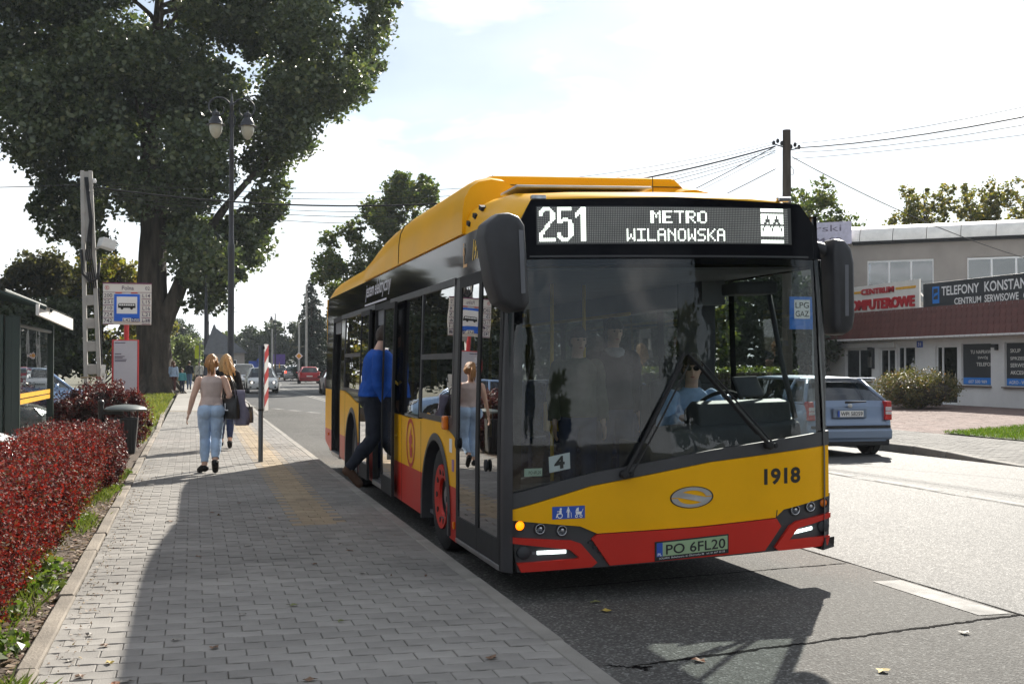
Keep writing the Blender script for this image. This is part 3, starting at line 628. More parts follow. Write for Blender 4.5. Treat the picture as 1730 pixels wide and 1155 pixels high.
def icon_person(cx, cz, h, f):
    disc(cx, cz + h * .44, h * .075, f=f); pol([(cx - h*.10, cz + h*.34), (cx + h*.10, cz + h*.34), (cx + h*.09, cz - h*.02), (cx - h*.09, cz - h*.02)], f=f)
    pol([(cx - h*.08, cz - h*.02), (cx - h*.005, cz - h*.02), (cx - h*.02, cz - h*.5), (cx - h*.09, cz - h*.5)], f=f); pol([(cx + h*.005, cz - h*.02), (cx + h*.08, cz - h*.02), (cx + h*.09, cz - h*.5), (cx + h*.02, cz - h*.5)], f=f)
    pol([(cx - h*.10, cz + h*.33), (cx - h*.20, cz), (cx - h*.16, cz), (cx - h*.08, cz + h*.25)], f=f); pol([(cx + h*.10, cz + h*.33), (cx + h*.20, cz), (cx + h*.16, cz), (cx + h*.08, cz + h*.25)], f=f)
fo = on_front(.0045)
disc(.392,.652,.020,.014); disc(.398,.698,.008); pol([(.388,.690),(.404,.690),(.404,.664),(.388,.664)]); pol([(.375,.668),(.398,.668),(.398,.661),(.375,.661)]); pol([(.372,.668),(.380,.668),(.370,.638),(.362,.638)]); pol([(.372,.684),(.39,.684),(.39,.679),(.372,.679)])
icon_person(.452, .672, .074, fo); pol([(.470,.672),(.474,.672),(.476,.636),(.472,.636)])
disc(.511,.644,.011,.006); disc(.543,.644,.011,.006); pol([(.503,.676),(.552,.676),(.545,.656),(.508,.656)]); pol([(.503,.678),(.527,.678),(.527,.706),(.512,.700)]); pol([(.549,.676),(.553,.676),(.560,.694),(.556,.694)])
g.build('pictogram', M_WHITE, pic, fix=False)
# number plate
M_PGREEN = mat('plate_green', (0.30, 0.42, 0.24), 0.45, var=0.05)
pb = B(front([(1.083,.295),(1.658,.318),(1.658,.455),(1.083,.433)], 0.020, 0.02), 'plate_frame', M_BLACK)
front([(1.095,.326),(1.648,.348),(1.648,.445),(1.095,.423)], 0.0225, 0.002).build('number_plate', M_PGREEN, pb)
front([(1.095,.326),(1.140,.328),(1.140,.425),(1.095,.423)], 0.0235, 0.001).build('plate_band', M_BLUE, pb)
front_text('plate_lettering', 'PO 6FL20', 1.165, .338, .465, .072, M_BLACK, 0.012, 0.0245, pb, 0.04); front_text('plate_lettering', 'PL', 1.102, .331, .03, .02, M_WHITE, 0.02, 0.0247, pb, 0.04)
front_text('dealer_lettering', 'SOLARIS  Bolechowo, ul. Obornicka 46   tel. 61 667 23 33', 1.115, .305, .51, .014, M_WHITE, 0.0, 0.0215, pb, 0.04)
# wipers
def fy(x, z, off): return (x, yf(x, z) - off, z)
def wiper(pts, blade):
    o = G(); q = [fy(x, z, .05) for x, z in pts]
    o.tube(q, [.016] + [.011] * (len(q) - 2) + [.008], 8); o.tube([fy(x + .045, z - .005, .055) for x, z in pts], .007, 6)
    o.lathe([(.03, yf(*pts[0]) + .02), (.03, yf(*pts[0]) - .06), (.02, yf(*pts[0]) - .07)], (pts[0][0], 0, pts[0][1]), 12, axis='y'); o.lathe([(.02, yf(*pts[0]) + .02), (.02, yf(*pts[0]) - .05)], (pts[0][0] + .05, 0, pts[0][1] - .005), 10, axis='y')
    w = B(o, 'wiper', M_RUB, smooth=40)
    b = G(); q = [fy(x, z, .012) for x, z in blade]; b.tube(q, .010, 6); b.tube([fy(x, z, .028) for x, z in blade], .007, 6); b.build('wiper_blade', M_RUB, w, smooth=40)
wiper([(.85,.925),(1.06,1.28),(1.30,1.70)], [(.96,1.08),(1.27,1.66),(1.33,1.78)]); wiper([(1.985,1.085),(1.72,1.37),(1.40,1.72)], [(1.90,1.17),(1.46,1.66),(1.36,1.77)])
# mirrors: outline in x,z swept through depth
def mirror(out, yb, depth, name, glassside):
    cx = sum(p[0] for p in out) / len(out); cz = sum(p[1] for p in out) / len(out)
    rr = [[(cx + (x - cx) * s, yb + d * depth, cz + (z - cz) * s2) for x, z in out] for d, s, s2 in ((0, .70, .86), (.10, .93, .965), (.35, 1, 1), (.9, 1.0, 1.0), (1.0, .96, .98))]
    return B(G().rings(rr), name, M_PLA, smooth=60, bevel=0.012)
oL = [(-.275,2.58),(-.255,2.67),(-.17,2.735),(-.09,2.745),(-.02,2.72),(.02,2.66),(.045,2.32),(.055,2.13),(.03,2.085),(-.06,2.075),(-.17,2.14),(-.215,2.26)]
ml = mirror(oL, -.42, .26, 'mirror', 0)
G().add([(x, -.425 + .0, z) for x, z in ((-.035,2.62),(-.005,2.615),(.012,2.20),(-.018,2.195))], [(0,1,2,3)]).build('mirror_strip', mat('mirror_strip', (.11,.115,.13), .4), ml, fix=False)
B(G().rings([[(-.27,-.30,2.56),(-.20,-.30,2.70),(-.20,-.16,2.70),(-.27,-.16,2.56)],[(-.10,-.10,2.55),(-.06,-.10,2.70),(-.06,.04,2.70),(-.10,.04,2.55)],[(.05,.10,2.58),(.07,.10,2.69),(.10,.30,2.69),(.06,.30,2.58)]]), 'mirror_arm', M_PLA, bevel=.015)
oR = [(2.60,2.55),(2.63,2.625),(2.70,2.62),(2.755,2.565),(2.785,2.45),(2.79,2.02),(2.77,1.92),(2.71,1.885),(2.63,1.89),(2.605,1.95)]
mr_ = mirror(oR, .12, .22, 'mirror', 1)
G().add([(x, .118, z) for x, z in ((2.69,2.42),(2.72,2.42),(2.72,2.03),(2.69,2.03))], [(0,1,2,3)]).build('mirror_strip', mat('mirror_strip', (.11,.115,.13), .4), mr_, fix=False)
B(G().tube([(2.66,.26,2.52),(2.58,.30,2.56),(2.50,.32,2.58)], .05, 8), 'mirror_arm', M_PLA, smooth=50)
# --- left side
A1 = arc(2.57, .46, .60, 0, 180); A2 = arc(8.50, .48, .61, 0, 180)
ZR = .70
def arch_cut(y0, y1, zb0, zb1, yc, zc, r):   # red part below ZR with the wheel opening taken out: two pieces
    dy = math.sqrt(r * r - (ZR - zc) ** 2)
    def side(sgn):
        n = 5; a_end = math.degrees(math.asin((ZR - zc) / r)); pts = [(yc + sgn * r * math.cos(R(a_end * i / n)), zc + r * math.sin(R(a_end * i / n))) for i in range(n + 1)]
        return pts
    return side(-1), side(1), dy
for (y0, y1, zb0, zb1, yc, zc, r, top) in ((1.70, 5.35, .25, .31, 2.57, .46, .60, [(5.35,1.20),(4.40,1.20),(4.0,1.19),(3.25,1.21),(2.98,1.28),(2.34,1.22),(1.84,1.13),(1.70,1.09)]),
                                       (6.52, 9.92, .31, .36, 8.50, .48, .61, [(9.92,1.35),(9.49,1.35),(8.8,1.30),(8.1,1.22),(7.3,1.21),(6.52,1.21)])):
    lo, hi, dy = arch_cut(y0, y1, zb0, zb1, yc, zc, r)
    B(sideL([(y0, zb0), (yc - r, zb0 + .01), (yc - r, zc)] + lo[1:] + [(y0, ZR)]), 'skirt_panel', M_RED, smooth=35); B(sideL([(y1, zb1), (y1, ZR)] + hi[::-1] + [(yc + r, zb1 - .01)]), 'skirt_panel', M_RED, smooth=35)
    a = math.degrees(math.asin((ZR - zc) / r))
    B(sideL([(y0, ZR + .002), (yc - dy, ZR + .002)] + arc(yc, zc, r, 180 - a, a, 16) + [(y1, ZR + .002)] + top), 'side_panel', M_YEL, smooth=35)
    g = G(); n = 22; vs = []
    for i in range(n + 1):
        t = R(180 * i / n)
        for k, xo in ((r + .055, -.006), (r + .01, -.022), (r - .012, -.015), (r - .012, .10)): vs.append((xo, yc + k * math.cos(t), zc + k * math.sin(t)))
    g.add(vs, [(4*i+j, 4*i+4+j, 4*i+5+j, 4*i+1+j) for i in range(n) for j in range(3)])
    for sg in (-1, 1):
        yy = yc + sg * r; g.box(-.02, yy - .012 if sg > 0 else yy - .05, .28, .10, yy + .05 if sg > 0 else yy + .012, zc)
    B(g, 'wheel_arch', M_GREY, smooth=40)
    B(G().prism(arc(yc, zc, r - .005, 0, 180, 16), 'x', .06, .62), 'wheel_housing', M_RUB) if False else None
    g = G(); vs = []
    for i in range(17):
        t = R(180 * i / 16)
        for x in (.06, .62): vs.append((x, yc + (r - .004) * math.cos(t), zc + (r - .004) * math.sin(t)))
    g.add(vs, [(2*i, 2*i+2, 2*i+3, 2*i+1) for i in range(16)]); g.add([(.62, yc + (r-.004) * math.cos(R(180*i/16)), zc + (r-.004) * math.sin(R(180*i/16))) for i in range(17)], [tuple(range(17))])
    for yy in (yc - r, yc + r): g.add([(.06,yy,.2),(.62,yy,.2),(.62,yy,zc),(.06,yy,zc)], [(0,1,2,3)])
    g.add([(.62,yc-r,.2),(.62,yc+r,.2),(.62,yc+r,zc),(.62,yc-r,zc)], [(0,1,2,3)]); B(g, 'wheel_housing', M_RUB, fix=False)
g = sideL([(11.03,.36),(11.75,.46),(11.93,.50),(11.93,ZR),(11.03,ZR)]); B(g, 'skirt_panel', M_RED, smooth=35)
B(sideL([(11.03,ZR+.002),(11.93,ZR+.002),(11.93,1.34),(11.03,1.34)]), 'side_panel', M_YEL, smooth=35)
B(sideL([(11.03,1.342),(11.93,1.342),(11.90,2.45),(11.03,2.45)]), 'rear_post', M_BLK, smooth=35)
B(sideL([(9.50,1.352),(9.92,1.352),(9.92,2.45),(9.50,2.45)]), 'window_post', M_BLK, smooth=35)
# corner post beside the front door
g = G(); vs = []
prof = [(0.0, .22), (0.002, .16), (.012, .125), (.035, .10), (.06, .095)]
zz = [.262, .5, .75, 1.0, 1.4, 1.9, 2.3, 2.62, 2.78]
for z in zz:
    for x, y in prof: vs.append((x + xs(z), y + .055 * max(0, z - 1.1) + .02 + (0 if x < .05 else -.02) , z))
k = len(prof); g.add(vs, [(i*k+j, i*k+j+1, (i+1)*k+j+1, (i+1)*k+j) for i in range(len(zz)-1) for j in range(k-1)]); B(g, 'corner_post', M_GREY, smooth=50)
g = G(); vs = []
for z in zz:
    for x, y in prof: vs.append((2.55 - x - xs(z), y + .055 * max(0, z - 1.1) + .02 + (0 if x < .05 else -.02), z + (.03 if z < .3 else 0)))
g.add(vs, [(i*k+j, i*k+j+1, (i+1)*k+j+1, (i+1)*k+j) for i in range(len(zz)-1) for j in range(k-1)]); B(g, 'corner_post', M_GREY, smooth=50)
B(G().add([(2.50,.10,.36),(2.60,.14,.36),(2.63,.20,.27),(2.46,.06,.275),(2.50,.40,.36),(2.60,.40,.36),(2.63,.42,.27),(2.46,.40,.275)], [(0,1,2,3),(4,7,6,5),(0,4,5,1),(1,5,6,2),(2,6,7,3),(3,7,4,0)]), 'mud_flap', M_RUB)
# upper black band, windows
band = B(sideL([(.20,2.452),(11.92,2.452),(11.90,2.80),(.40,2.79),(.22,2.70)], 0.004), 'advert_band', M_BLK, smooth=35)
def win(y0, y1, z0, z1, fr=.05, m=G_SIDE, split=None, fm=M_GREY, poly=None, th=.03, off=0.0, name='window_frame'):
    g = G(); xo = lambda z, d: xs(z) - off - d
    for a in (rect(y0, z0, y0 + fr, z1), rect(y1 - fr, z0, y1, z1), rect(y0 + fr, z0, y1 - fr, z0 + fr), rect(y0 + fr, z1 - fr, y1 - fr, z1)): sideL(a, off + .004, th, g)
    if split: sideL(rect(y0 + fr, split - .025, y1 - fr, split + .025), off + .006, th, g)
    f = B(g, name, fm, smooth=35)
    sideL(rect(y0 + fr - .01, z0 + fr - .01, y1 - fr + .01, z1 - fr + .01), off - .006, 0.0, G()).build('pane', m, f, fix=False)
    return f
win(1.86, 3.40, 1.14 if False else 1.22, 2.45, .05, split=1.80); win(3.42, 4.42, 1.205, 2.45, .03, fm=M_BLK)
B(sideL(rect(4.44,1.205,5.34,2.45), 0), 'window_post', M_BLK, smooth=35)
win(7.36, 9.48, 1.36, 2.45, .04, split=1.86, fm=M_GREY); B(sideL([(6.52,1.213),(7.34,1.213),(7.34,2.45),(6.52,2.45)], 0), 'window_post', M_BLK, smooth=35)
B(sideL([(7.36,1.225),(8.1,1.235),(8.8,1.315),(9.48,1.362),(7.36,1.362)], -.004), 'window_lower_edge', M_BLK)
B(sideL([(1.70,1.10),(1.84,1.14),(2.34,1.23),(1.86,1.23),(1.85,2.45),(1.70,2.45)], .001), 'window_post', M_GREY)
g = G()
for a in (rect(1.86,2.40,5.34,2.46), rect(6.52,2.40,9.92,2.46)): sideL(a, .010, .02, g)
B(g, 'gutter_rail', M_GREY, smooth=35)
# front door: two glazed leaves
def leaf(y0, y1, z0, z1, off, nm='door_leaf', lower=.18, parent=bus):
    g = G(); fr = .045
    for a in (rect(y0, z0, y0 + fr, z1), rect(y1 - fr, z0, y1, z1), rect(y0 + fr, z0, y1 - fr, z0 + lower), rect(y0 + fr, z1 - .06, y1 - fr, z1)): sideL(a, off, .03, g)
    o = g.build(nm, M_RUB, parent, smooth=35); sideL(rect(y0 + fr - .01, z0 + lower - .01, y1 - fr + .01, z1 - .05), off - .008, 0.0).build('pane', G_DOOR, o, fix=False)
    G().tube([(-off + xs(1) - .005 + .05, y0 + fr + .05, .95), (-off + .10, y0 + fr + .05, 1.0), (-off + .10, y0 + fr + .05, 1.5), (-off + .05, y0 + fr + .05, 1.55)], .014, 8).build('grab_rail', M_RAIL, o, smooth=True)
    return o
leaf(.245, .94, .30, 2.42, .004); leaf(.945, 1.665, .30, 2.42, .004)
B(G().box(-.012, .24, .262, .05, 1.68, .298), 'door_sill', M_ALU, bevel=.004)
g = G(); sideL(rect(.20,2.42,1.70,2.452), .006, .03, g); sideL(rect(1.668,.26,1.70,2.42), .003, .03, g); sideL(rect(.215,.27,.243,2.42), .003, .03, g); B(g, 'door_frame', M_RUB)
for yy in (.60, 1.6): B(G().lathe([(.045, 0), (.045, -.014), (.03, -.018)], (-.004, yy if yy < 1 else 1.63, .98 if yy < 1 else 1.08), 18, axis='x') , 'door_button', M_RUB, smooth=40)
# middle door: leaves slid open outside the wall, opening between them
leaf(4.62, 5.36, .33, 2.40, .075); leaf(6.50, 7.26, .33, 2.40, .075)
B(G().box(-.01, 5.36, .29, .06, 6.50, .345), 'door_sill', M_ALU, bevel=.004)
g = G(); sideL(rect(5.35,2.38,6.52,2.452), .004, .04, g); sideL(rect(5.35,.30,5.40,2.38), .002, .06, g); sideL(rect(6.47,.30,6.52,2.38), .002, .06, g); B(g, 'door_frame', M_RUB)
B(G().box(-.01, 9.95, .33, .06, 11.02, .385), 'door_sill', M_ALU, bevel=.004)
g = G(); sideL(rect(9.92,2.38,11.03,2.452), .004, .04, g); sideL(rect(9.92,.36,9.965,2.38), .002, .06, g); sideL(rect(10.985,.36,11.03,2.38), .002, .06, g); B(g, 'door_frame', M_RUB)
# lettering on the left side: text runs towards the front (decreasing y)
def side_text(s, y0, z0, w, h, m, bold=0.0, shear=0.0, off=.008, parent=band, name='lettering'):
    g = G(); text_g(g, s, lambda p: (xs(z0 + p[1]) - off, y0 - p[0], z0 + p[1]), 1, bold, shear=shear, fit=(w, h)); return g.build(name, m, parent, fix=False)
M_ADW = mat('advert_white', (0.62, 0.60, 0.64), 0.5); M_ADY = mat('advert_yellow', (0.75, 0.47, 0.03), 0.5); M_ADO = mat('advert_orange', (0.62, 0.36, 0.16), 0.5)
side_text('jestem elektryczny', 7.40, 2.525, 2.05, .23, M_ADW, 0.01, 0.3); sideL(rect(5.65,2.475,7.45,2.497), .008, .001).build('underline', M_ADW, band)
side_text('1918', 1.24, 2.55, .30, .17, M_ADY, 0.02, 0.25)
g = G(); icon_person(0, 0, .2, lambda p: (xs(2.62) - .008, 1.56 - p[0], 2.62 + p[1])); pol([(-.02,-.10),(.13,-.10),(.13,-.075),(-.02,-.075)], f=lambda p: (xs(2.62) - .0085, 1.56 - p[0], 2.62 + p[1])); g.build('pictogram', M_ADO, band, fix=False)
for yy, za, zb in ((4.40,.31,1.19),(3.30,.31,1.19),(7.29,.33,1.20),(9.3,.36,1.34)): B(sideL(rect(yy, za, yy + .008, zb), .0015, .001), 'panel_seam', M_RUB)
for xx_, zb in ((.045,.70),): pass
B(front([(2.06,.541),(2.068,.541),(2.075,.60),(2.067,.60)], .002, .001), 'panel_seam', M_RUB)
# round company mark on the yellow panel
g = G(); fS = lambda p: (-.004, 3.86 - p[0], .945 + p[1]); disc(0, 0, .245, .205, f=fS, n=36)
text_g(g, 't', lambda p: (-.0045, 3.86 + .09 - p[0], .945 - .15 + p[1]), 1, .08, fit=(.19, .31)); B(g, 'company_mark', M_RED, fix=False)
B(G().box(-.045, 2.0, 1.17, .0, 2.11, 1.29), 'side_marker', M_ORANGE, bevel=.015)
B(sideL(rect(1.86,.985,1.96,1.10), .004, .003), 'sticker', M_WHITE); B(sideL(rect(1.78,.83,1.86,.93), .004, .003), 'sticker', mat('sticker_mauve', (.3,.16,.3), .5))
B(G().box(-.02, 1.73, .36, .0, 1.78, .42), 'side_reflector', M_ORANGE, bevel=.006); B(G().box(-.02, 11.4, .60, 0, 11.46, .64), 'side_reflector', M_ORANGE, bevel=.006)
# --- right side and rear
g = G(); sideR([(.22,.34),(11.9,.40),(11.9,.70),(.22,.70)], 0, .03, g); B(g, 'skirt_panel', M_RED)
B(sideR([(.22,.702),(11.9,.702),(11.9,1.22),(.22,1.06)]), 'side_panel', M_YEL)
g = G(); sideR(rect(.22,2.40,11.9,2.80), .002, .03, g)
for y in (.22, 1.72, 3.4, 5.1, 6.8, 8.5, 10.2, 11.6): sideR(rect(y, 1.06 if y < 1 else 1.2, y + (.05 if y < 3 else .09), 2.40), .001, .03, g)
B(g, 'window_post', M_BLK)
for a, b in ((.27,1.72),(1.77,3.4),(3.49,5.1),(5.19,6.8),(6.89,8.5),(8.59,10.2),(10.29,11.6)):
    B(sideR([(a, 1.08 if a < 1 else 1.16),(b, 1.12 if a < 1 else 1.22),(b,2.40),(a,2.40)], -.006, 0.0), 'side_window', glass('cab_glass', (.78, .83, .82), .8) if a < 1.8 else glass('right_glass', (.34,.37,.37), .8), fix=False)
B(G().add([(.03,11.93,.45),(2.52,11.93,.45),(2.52,12.0,1.3),(.03,12.0,1.3)], [(0,1,2,3)]).box(.03, 11.93, 1.31, 2.52, 11.97, 2.8), 'rear_wall', M_YEL)
# --- roof
M_ROOF = M_YEL
g = G(); rr = []
for y, zt, ins in ((.155,2.875,.14),(.17,2.915,.13),(.24,2.955,.12),(.42,3.0,.08),(.75,3.04,.03),(1.3,3.07,0),(5,3.07,0),(9,3.06,0),(10.6,3.04,0),(11.4,2.98,0),(11.8,2.90,.02),(11.93,2.82,.05)):
    b = 2.79 if y > .5 else 2.66 + .13 * max(0, (y - .155) / .345); b = min(b, zt - .03); h = zt - b
    half = [(.045 + ins * .35, b), (.055 + ins * .6, b + .35 * h), (.10 + ins, b + .72 * h), (.22 + ins, b + .93 * h), (.6, b + .985 * h), (1.275, zt)]
    yy = lambda x: y + (.10 * ((x - 1.275) / 1.275) ** 2 if y < .5 else 0)
    rr.append([(x, yy(x), z) for x, z in half] + [(2.55 - x, yy(x), z) for x, z in half[-2::-1]])
g.rings(rr); roof = B(g, 'roof', M_ROOF, smooth=50)
for s in (0, 1):
    rr = []; y_end = 1.58 if not s else 2.0
    for y, c in ((y_end,3.255),(y_end + .10,3.285),(y_end + .4,3.295),(4.6,3.30),(5.4,3.28),(6.1,3.23),(6.7,3.16),(7.2,3.09),(7.48,3.055)):
        h = c - 2.80; half = [(.020,2.80),(.026,2.80 + .42*h),(.045,2.80 + .66*h),(.09,2.80 + .84*h),(.16,2.80 + .95*h),(.27,c),(.38,c - .03*h),(.50,c - .18*h),(.58,c - .45*h),(.60,2.95)]
        rr.append([(x if not s else 2.55 - x, y, z) for x, z in half])
    f = B(G().rings(rr), 'roof_fairing', M_YEL, smooth=50)
    if not s:
        for yy in (4.75,): G().tube([(.018,yy,2.81),(.022,yy,3.0),(.040,yy,3.13),(.085,yy,3.22),(.16,yy,3.275),(.27,yy,3.299)], .005, 5).build('seam', M_RUB, f)
        for k in range(3): G().obox((.085 - .012 * k, 1.10 + .17 * k, 2.955 - .042 * k), (.05, .085, .034), rx=.3).build('vent_hole', M_RUB, roof)
bx = G(); bx.rings([[(.37,2.25,3.02),(2.27,2.25,3.02),(2.27,2.25,3.30),(2.17,2.25,3.39),(.45,2.25,3.39),(.37,2.25,3.33)], [(.37,2.40,3.02),(2.27,2.40,3.02),(2.27,2.40,3.31),(2.17,2.40,3.41),(.45,2.40,3.41),(.37,2.40,3.34)], [(.37,7,3.02),(2.27,7,3.02),(2.27,7,3.31),(2.17,7,3.41),(.45,7,3.41),(.37,7,3.34)]])
B(bx, 'battery_box', M_YEL, bevel=.02); B(G().box(.40, 2.238, 3.305, 2.24, 2.252, 3.311), 'box_seam', M_RUB)
B(G().tube([(1.75,1.7,3.05),(1.745,1.7,3.32)], .004, 5), 'aerial', M_RUB); B(G().tube([(1.25,5.5,3.38),(1.25,5.5,3.9)], .004, 5), 'aerial', M_RUB)
B(G().obox((.80,.95,3.075), (1.1,.5,.022)), 'roof_hatch', mat('hatch_plastic', (.5,.5,.48), .4), bevel=.008)
for x, z in ((.29,2.925),(2.24,2.93)): B(G().obox((x,.24,z + .0), (.11,.05,.034)), 'marker_light', M_LENS, bevel=.008)
# --- interior
B(G().box(.06,.35,.33,2.49,11.9,.36), 'floor', M_FLOOR); 
g = G().box(.08,.45,2.41,2.47,11.9,2.43); B(g, 'ceiling', M_INT)
g = G().box(2.44,1.5,.36,2.49,11.85,1.15).box(.04,3.2,.36,.07,5.3,1.15).box(.04,6.55,.36,.07,7.8,1.15).box(.08,11.85,.36,2.49,11.9,2.4).box(.06,.8,2.2,.30,11.8,2.41).box(2.25,1.8,2.2,2.47,11.8,2.41); B(g, 'inner_lining', M_INT)
g = G().box(1.74,1.98,.36,2.46,2.02,1.50).box(1.45,1.0,.36,1.48,1.75,1.05).box(2.1,1.98,1.50,2.46,2.02,2.40); B(g, 'cab_partition', M_INTD, bevel=.01)
d = G(); d.rings([[(1.35,y,z) for y, z in ((.30,.45),(.30,1.08),(.34,1.19),(.50,1.23),(.68,1.20),(.76,1.10),(.72,.45))], [(2.44,y,z) for y, z in ((.34,.45),(.34,1.14),(.36,1.22),(.50,1.26),(.68,1.23),(.76,1.12),(.72,.45))]]); d.rings([[(x,y,z) for y, z in ((.42,1.2),(.44,1.38),(.60,1.40),(.74,1.33),(.74,1.2))] for x in (1.62,2.40)])
B(d, 'dashboard', M_INTD, smooth=40, bevel=.02)
B(G().box(.12,.30,.45,1.35,.42,.86), 'front_shelf', M_INTD, bevel=.01)
g = G(); n = 28; c = Vector((1.98,.88,1.28)); ux = Vector((1,0,0)); uy = Vector((0,.45,-.6)).normalized(); ring = [c + ux * .225 * math.cos(2*math.pi*i/n) + uy * .225 * math.sin(2*math.pi*i/n) for i in range(n + 1)]; g.tube(ring, .016, 8, cap=False)
for a in (200, 340, 90): g.tube([c, c + ux * .22 * math.cos(R(a)) + uy * .22 * math.sin(R(a))], .013, 6)
g.cyl(c, c + Vector((0,-.2,-.3)), .03); B(g, 'steering_wheel', M_RUB, smooth=True)
g = G().obox((1.98,1.45,.80), (.50,.48,.14)).obox((1.98,1.72,1.18), (.48,.13,.75), rx=-.15).obox((1.98,1.77,1.64), (.28,.10,.22), rx=-.15).box(1.85,1.3,.36,2.1,1.6,.75); B(g, 'driver_seat', M_INTD, bevel=.05)
def seats(x, y):
    g = G()
    for dx in (-.22, .22): g.obox((x + dx, y, .80), (.40,.42,.08)); g.obox((x + dx, y + .22, 1.15), (.40,.07,.66), rx=-.12)
    g.box(x - .3, y - .1, .36, x + .3, y + .1, .76); return B(g, 'seat', M_SEAT, bevel=.03)
for y in (3.4, 4.3, 5.6, 6.6, 8.4, 9.4, 10.4): seats(2.02, y)
for y in (7.9, 8.9): seats(.5, y)
for x, y in ((.92,2.0),(1.28,2.2),(.95,4.4),(1.7,4.6),(.5,5.3),(.5,6.55),(1.7,6.5),(.95,7.4),(.9,9.8)): B(G().cyl((x,y,.36),(x,y,2.41), .018, n=8), 'grab_pole', M_RAIL, smooth=True)
for x in (.75, 1.75): B(G().cyl((x,2.3,2.15),(x,11,2.15), .017, n=8), 'grab_rail', M_RAIL, smooth=True)
B(G().obox((.95,2.05,1.25), (.16,.12,.26)), 'ticket_validator', mat('validator', (.55,.35,.05), .4), bevel=.02)
B(G().obox((2.12,.62,1.50), (.26,.03,.18), rx=-.5, rz=.35), 'tablet', M_INTD, bevel=.01)
B(G().obox((2.2,.75,2.28), (.36,.30,.10)), 'cab_visor', M_INTD, bevel=.02)
B(G().tube([(2.44,.45,1.25),(2.40,.6,1.7),(2.36,.75,2.3)], .022, 8), 'cab_pillar', M_INTD, smooth=True)
pp = G().add([(.36,.20,.94),(.52,.205,.965),(.52,.22,1.08),(.36,.215,1.055)], [(0,1,2,3)]); pc = B(pp, 'brigade_card', M_WHITE, fix=False)
g = G(); text_g(g, '4', frame((.40,.203,.96), (1,0,.15), (-.02,.1,1)), 1, .04, fit=(.08,.09)); g.build('lettering', M_BLACK, pc, fix=False)
ps = B(front(rect(.145,.935,.27,.99), -.009, .001), 'plate_sticker', mat('sticker_green', (.42,.55,.45), .5)); front_text('lettering', 'PO 6FL20', .175, .95, .085, .022, M_BLACK, 0, -.0085, ps)
XF[0] = None
# wheels (they stay on the ground while the body kneels)
def wheel(yc, x0, sgn, red, steer=0.0):
    w = bpy.data.objects.new('wheel', None); COL.objects.link(w); w.parent = bus; w.location = (x0, yc, .478); w.rotation_euler = (0, 0, steer)
    s = sgn
    G().lathe([(.29, -.13*s), (.42, -.14*s), (.470, -.11*s), (.478, -.06*s), (.478, .06*s), (.470, .11*s), (.42, .14*s), (.29, .13*s)], (0,0,0), 40, axis='x', cap=False).build('tyre', M_TYRE, w, smooth=40)
    m = M_RED if red else M_STEEL; o = -s
    G().lathe([(.295, .12*o), (.285, .13*o), (.24, .10*o), (.20, .02*o), (.13, .02*o), (.12, .08*o), (.07, .10*o), (.001, .105*o)], (0,0,0), 32, axis='x', cap=False).build('rim', M_STEEL, w, smooth=35)
    if red:
        g = G(); n = 40
        g.lathe([(.29,.125*o),(.285,.145*o),(.17,.125*o),(.16,.10*o)], (0,0,0), n, axis='x', cap=False); 
        r = g.build('wheel_trim', M_RED, w, smooth=35)
        for k in range(10):
            a = 2*math.pi*k/10; G().lathe([(.027,.1*o),(.027,.139*o),(.001,.1395*o)], (0, .228*math.cos(a), .228*math.sin(a)), 12, axis='x').build('trim_hole', M_RUB, w)
    else:
        for k in range(10):
            a = 2*math.pi*k/10; G().lathe([(.014,.0),(.014,.05*o),(.001,.055*o)], (0, .165*math.cos(a), .165*math.sin(a)), 8, axis='x').build('wheel_nut', M_ALU, w)
wheel(2.57, .19, 1, True, 0.0); wheel(2.57, 2.36, -1, True, 0.0); wheel(8.5, .20, 1, False); wheel(8.5, 2.34, -1, False)
B(G().box(.35,.9,.24,2.2,11.6,.33), 'underframe', M_RUB)
# ------------------------------------------------------------------ people
from mathutils import noise as MN
M_SKIN = mat('skin', (0.62, 0.40, 0.30), 0.5, var=0.06, scale=8, spec=0.35)
def cloth(name, col, var=0.12, scale=14, rough=0.85, bump=0.07): return mat(name, col, rough, var=var, scale=scale, bump=bump, bscale=90, spec=0.2)
def hairm(name, c1, c2): return mat(name, c1, 0.45, col2=c2, scale=9, stretch=(6, 6, 0.6), bump=0.7, bscale=22, spec=0.4)
REST = dict(pelvis=(0,0,.95), waist=(0,.0,1.10), chest=(0,-.005,1.30), neck=(0,-.015,1.46), head=(0,.015,1.625),
            shoL=(-.175,-.01,1.405), shoR=(.175,-.01,1.405), elbL=(-.225,-.03,1.12), elbR=(.225,-.03,1.12), wriL=(-.235,.04,.875), wriR=(.235,.04,.875),
            hipL=(-.088,0,.92), hipR=(.088,0,.92), kneL=(-.095,.02,.50), kneR=(.095,.02,.50), ankL=(-.095,-.03,.09), ankR=(.095,-.03,.09), toeL=(-.115,.13,.035), toeR=(.115,.13,.035))
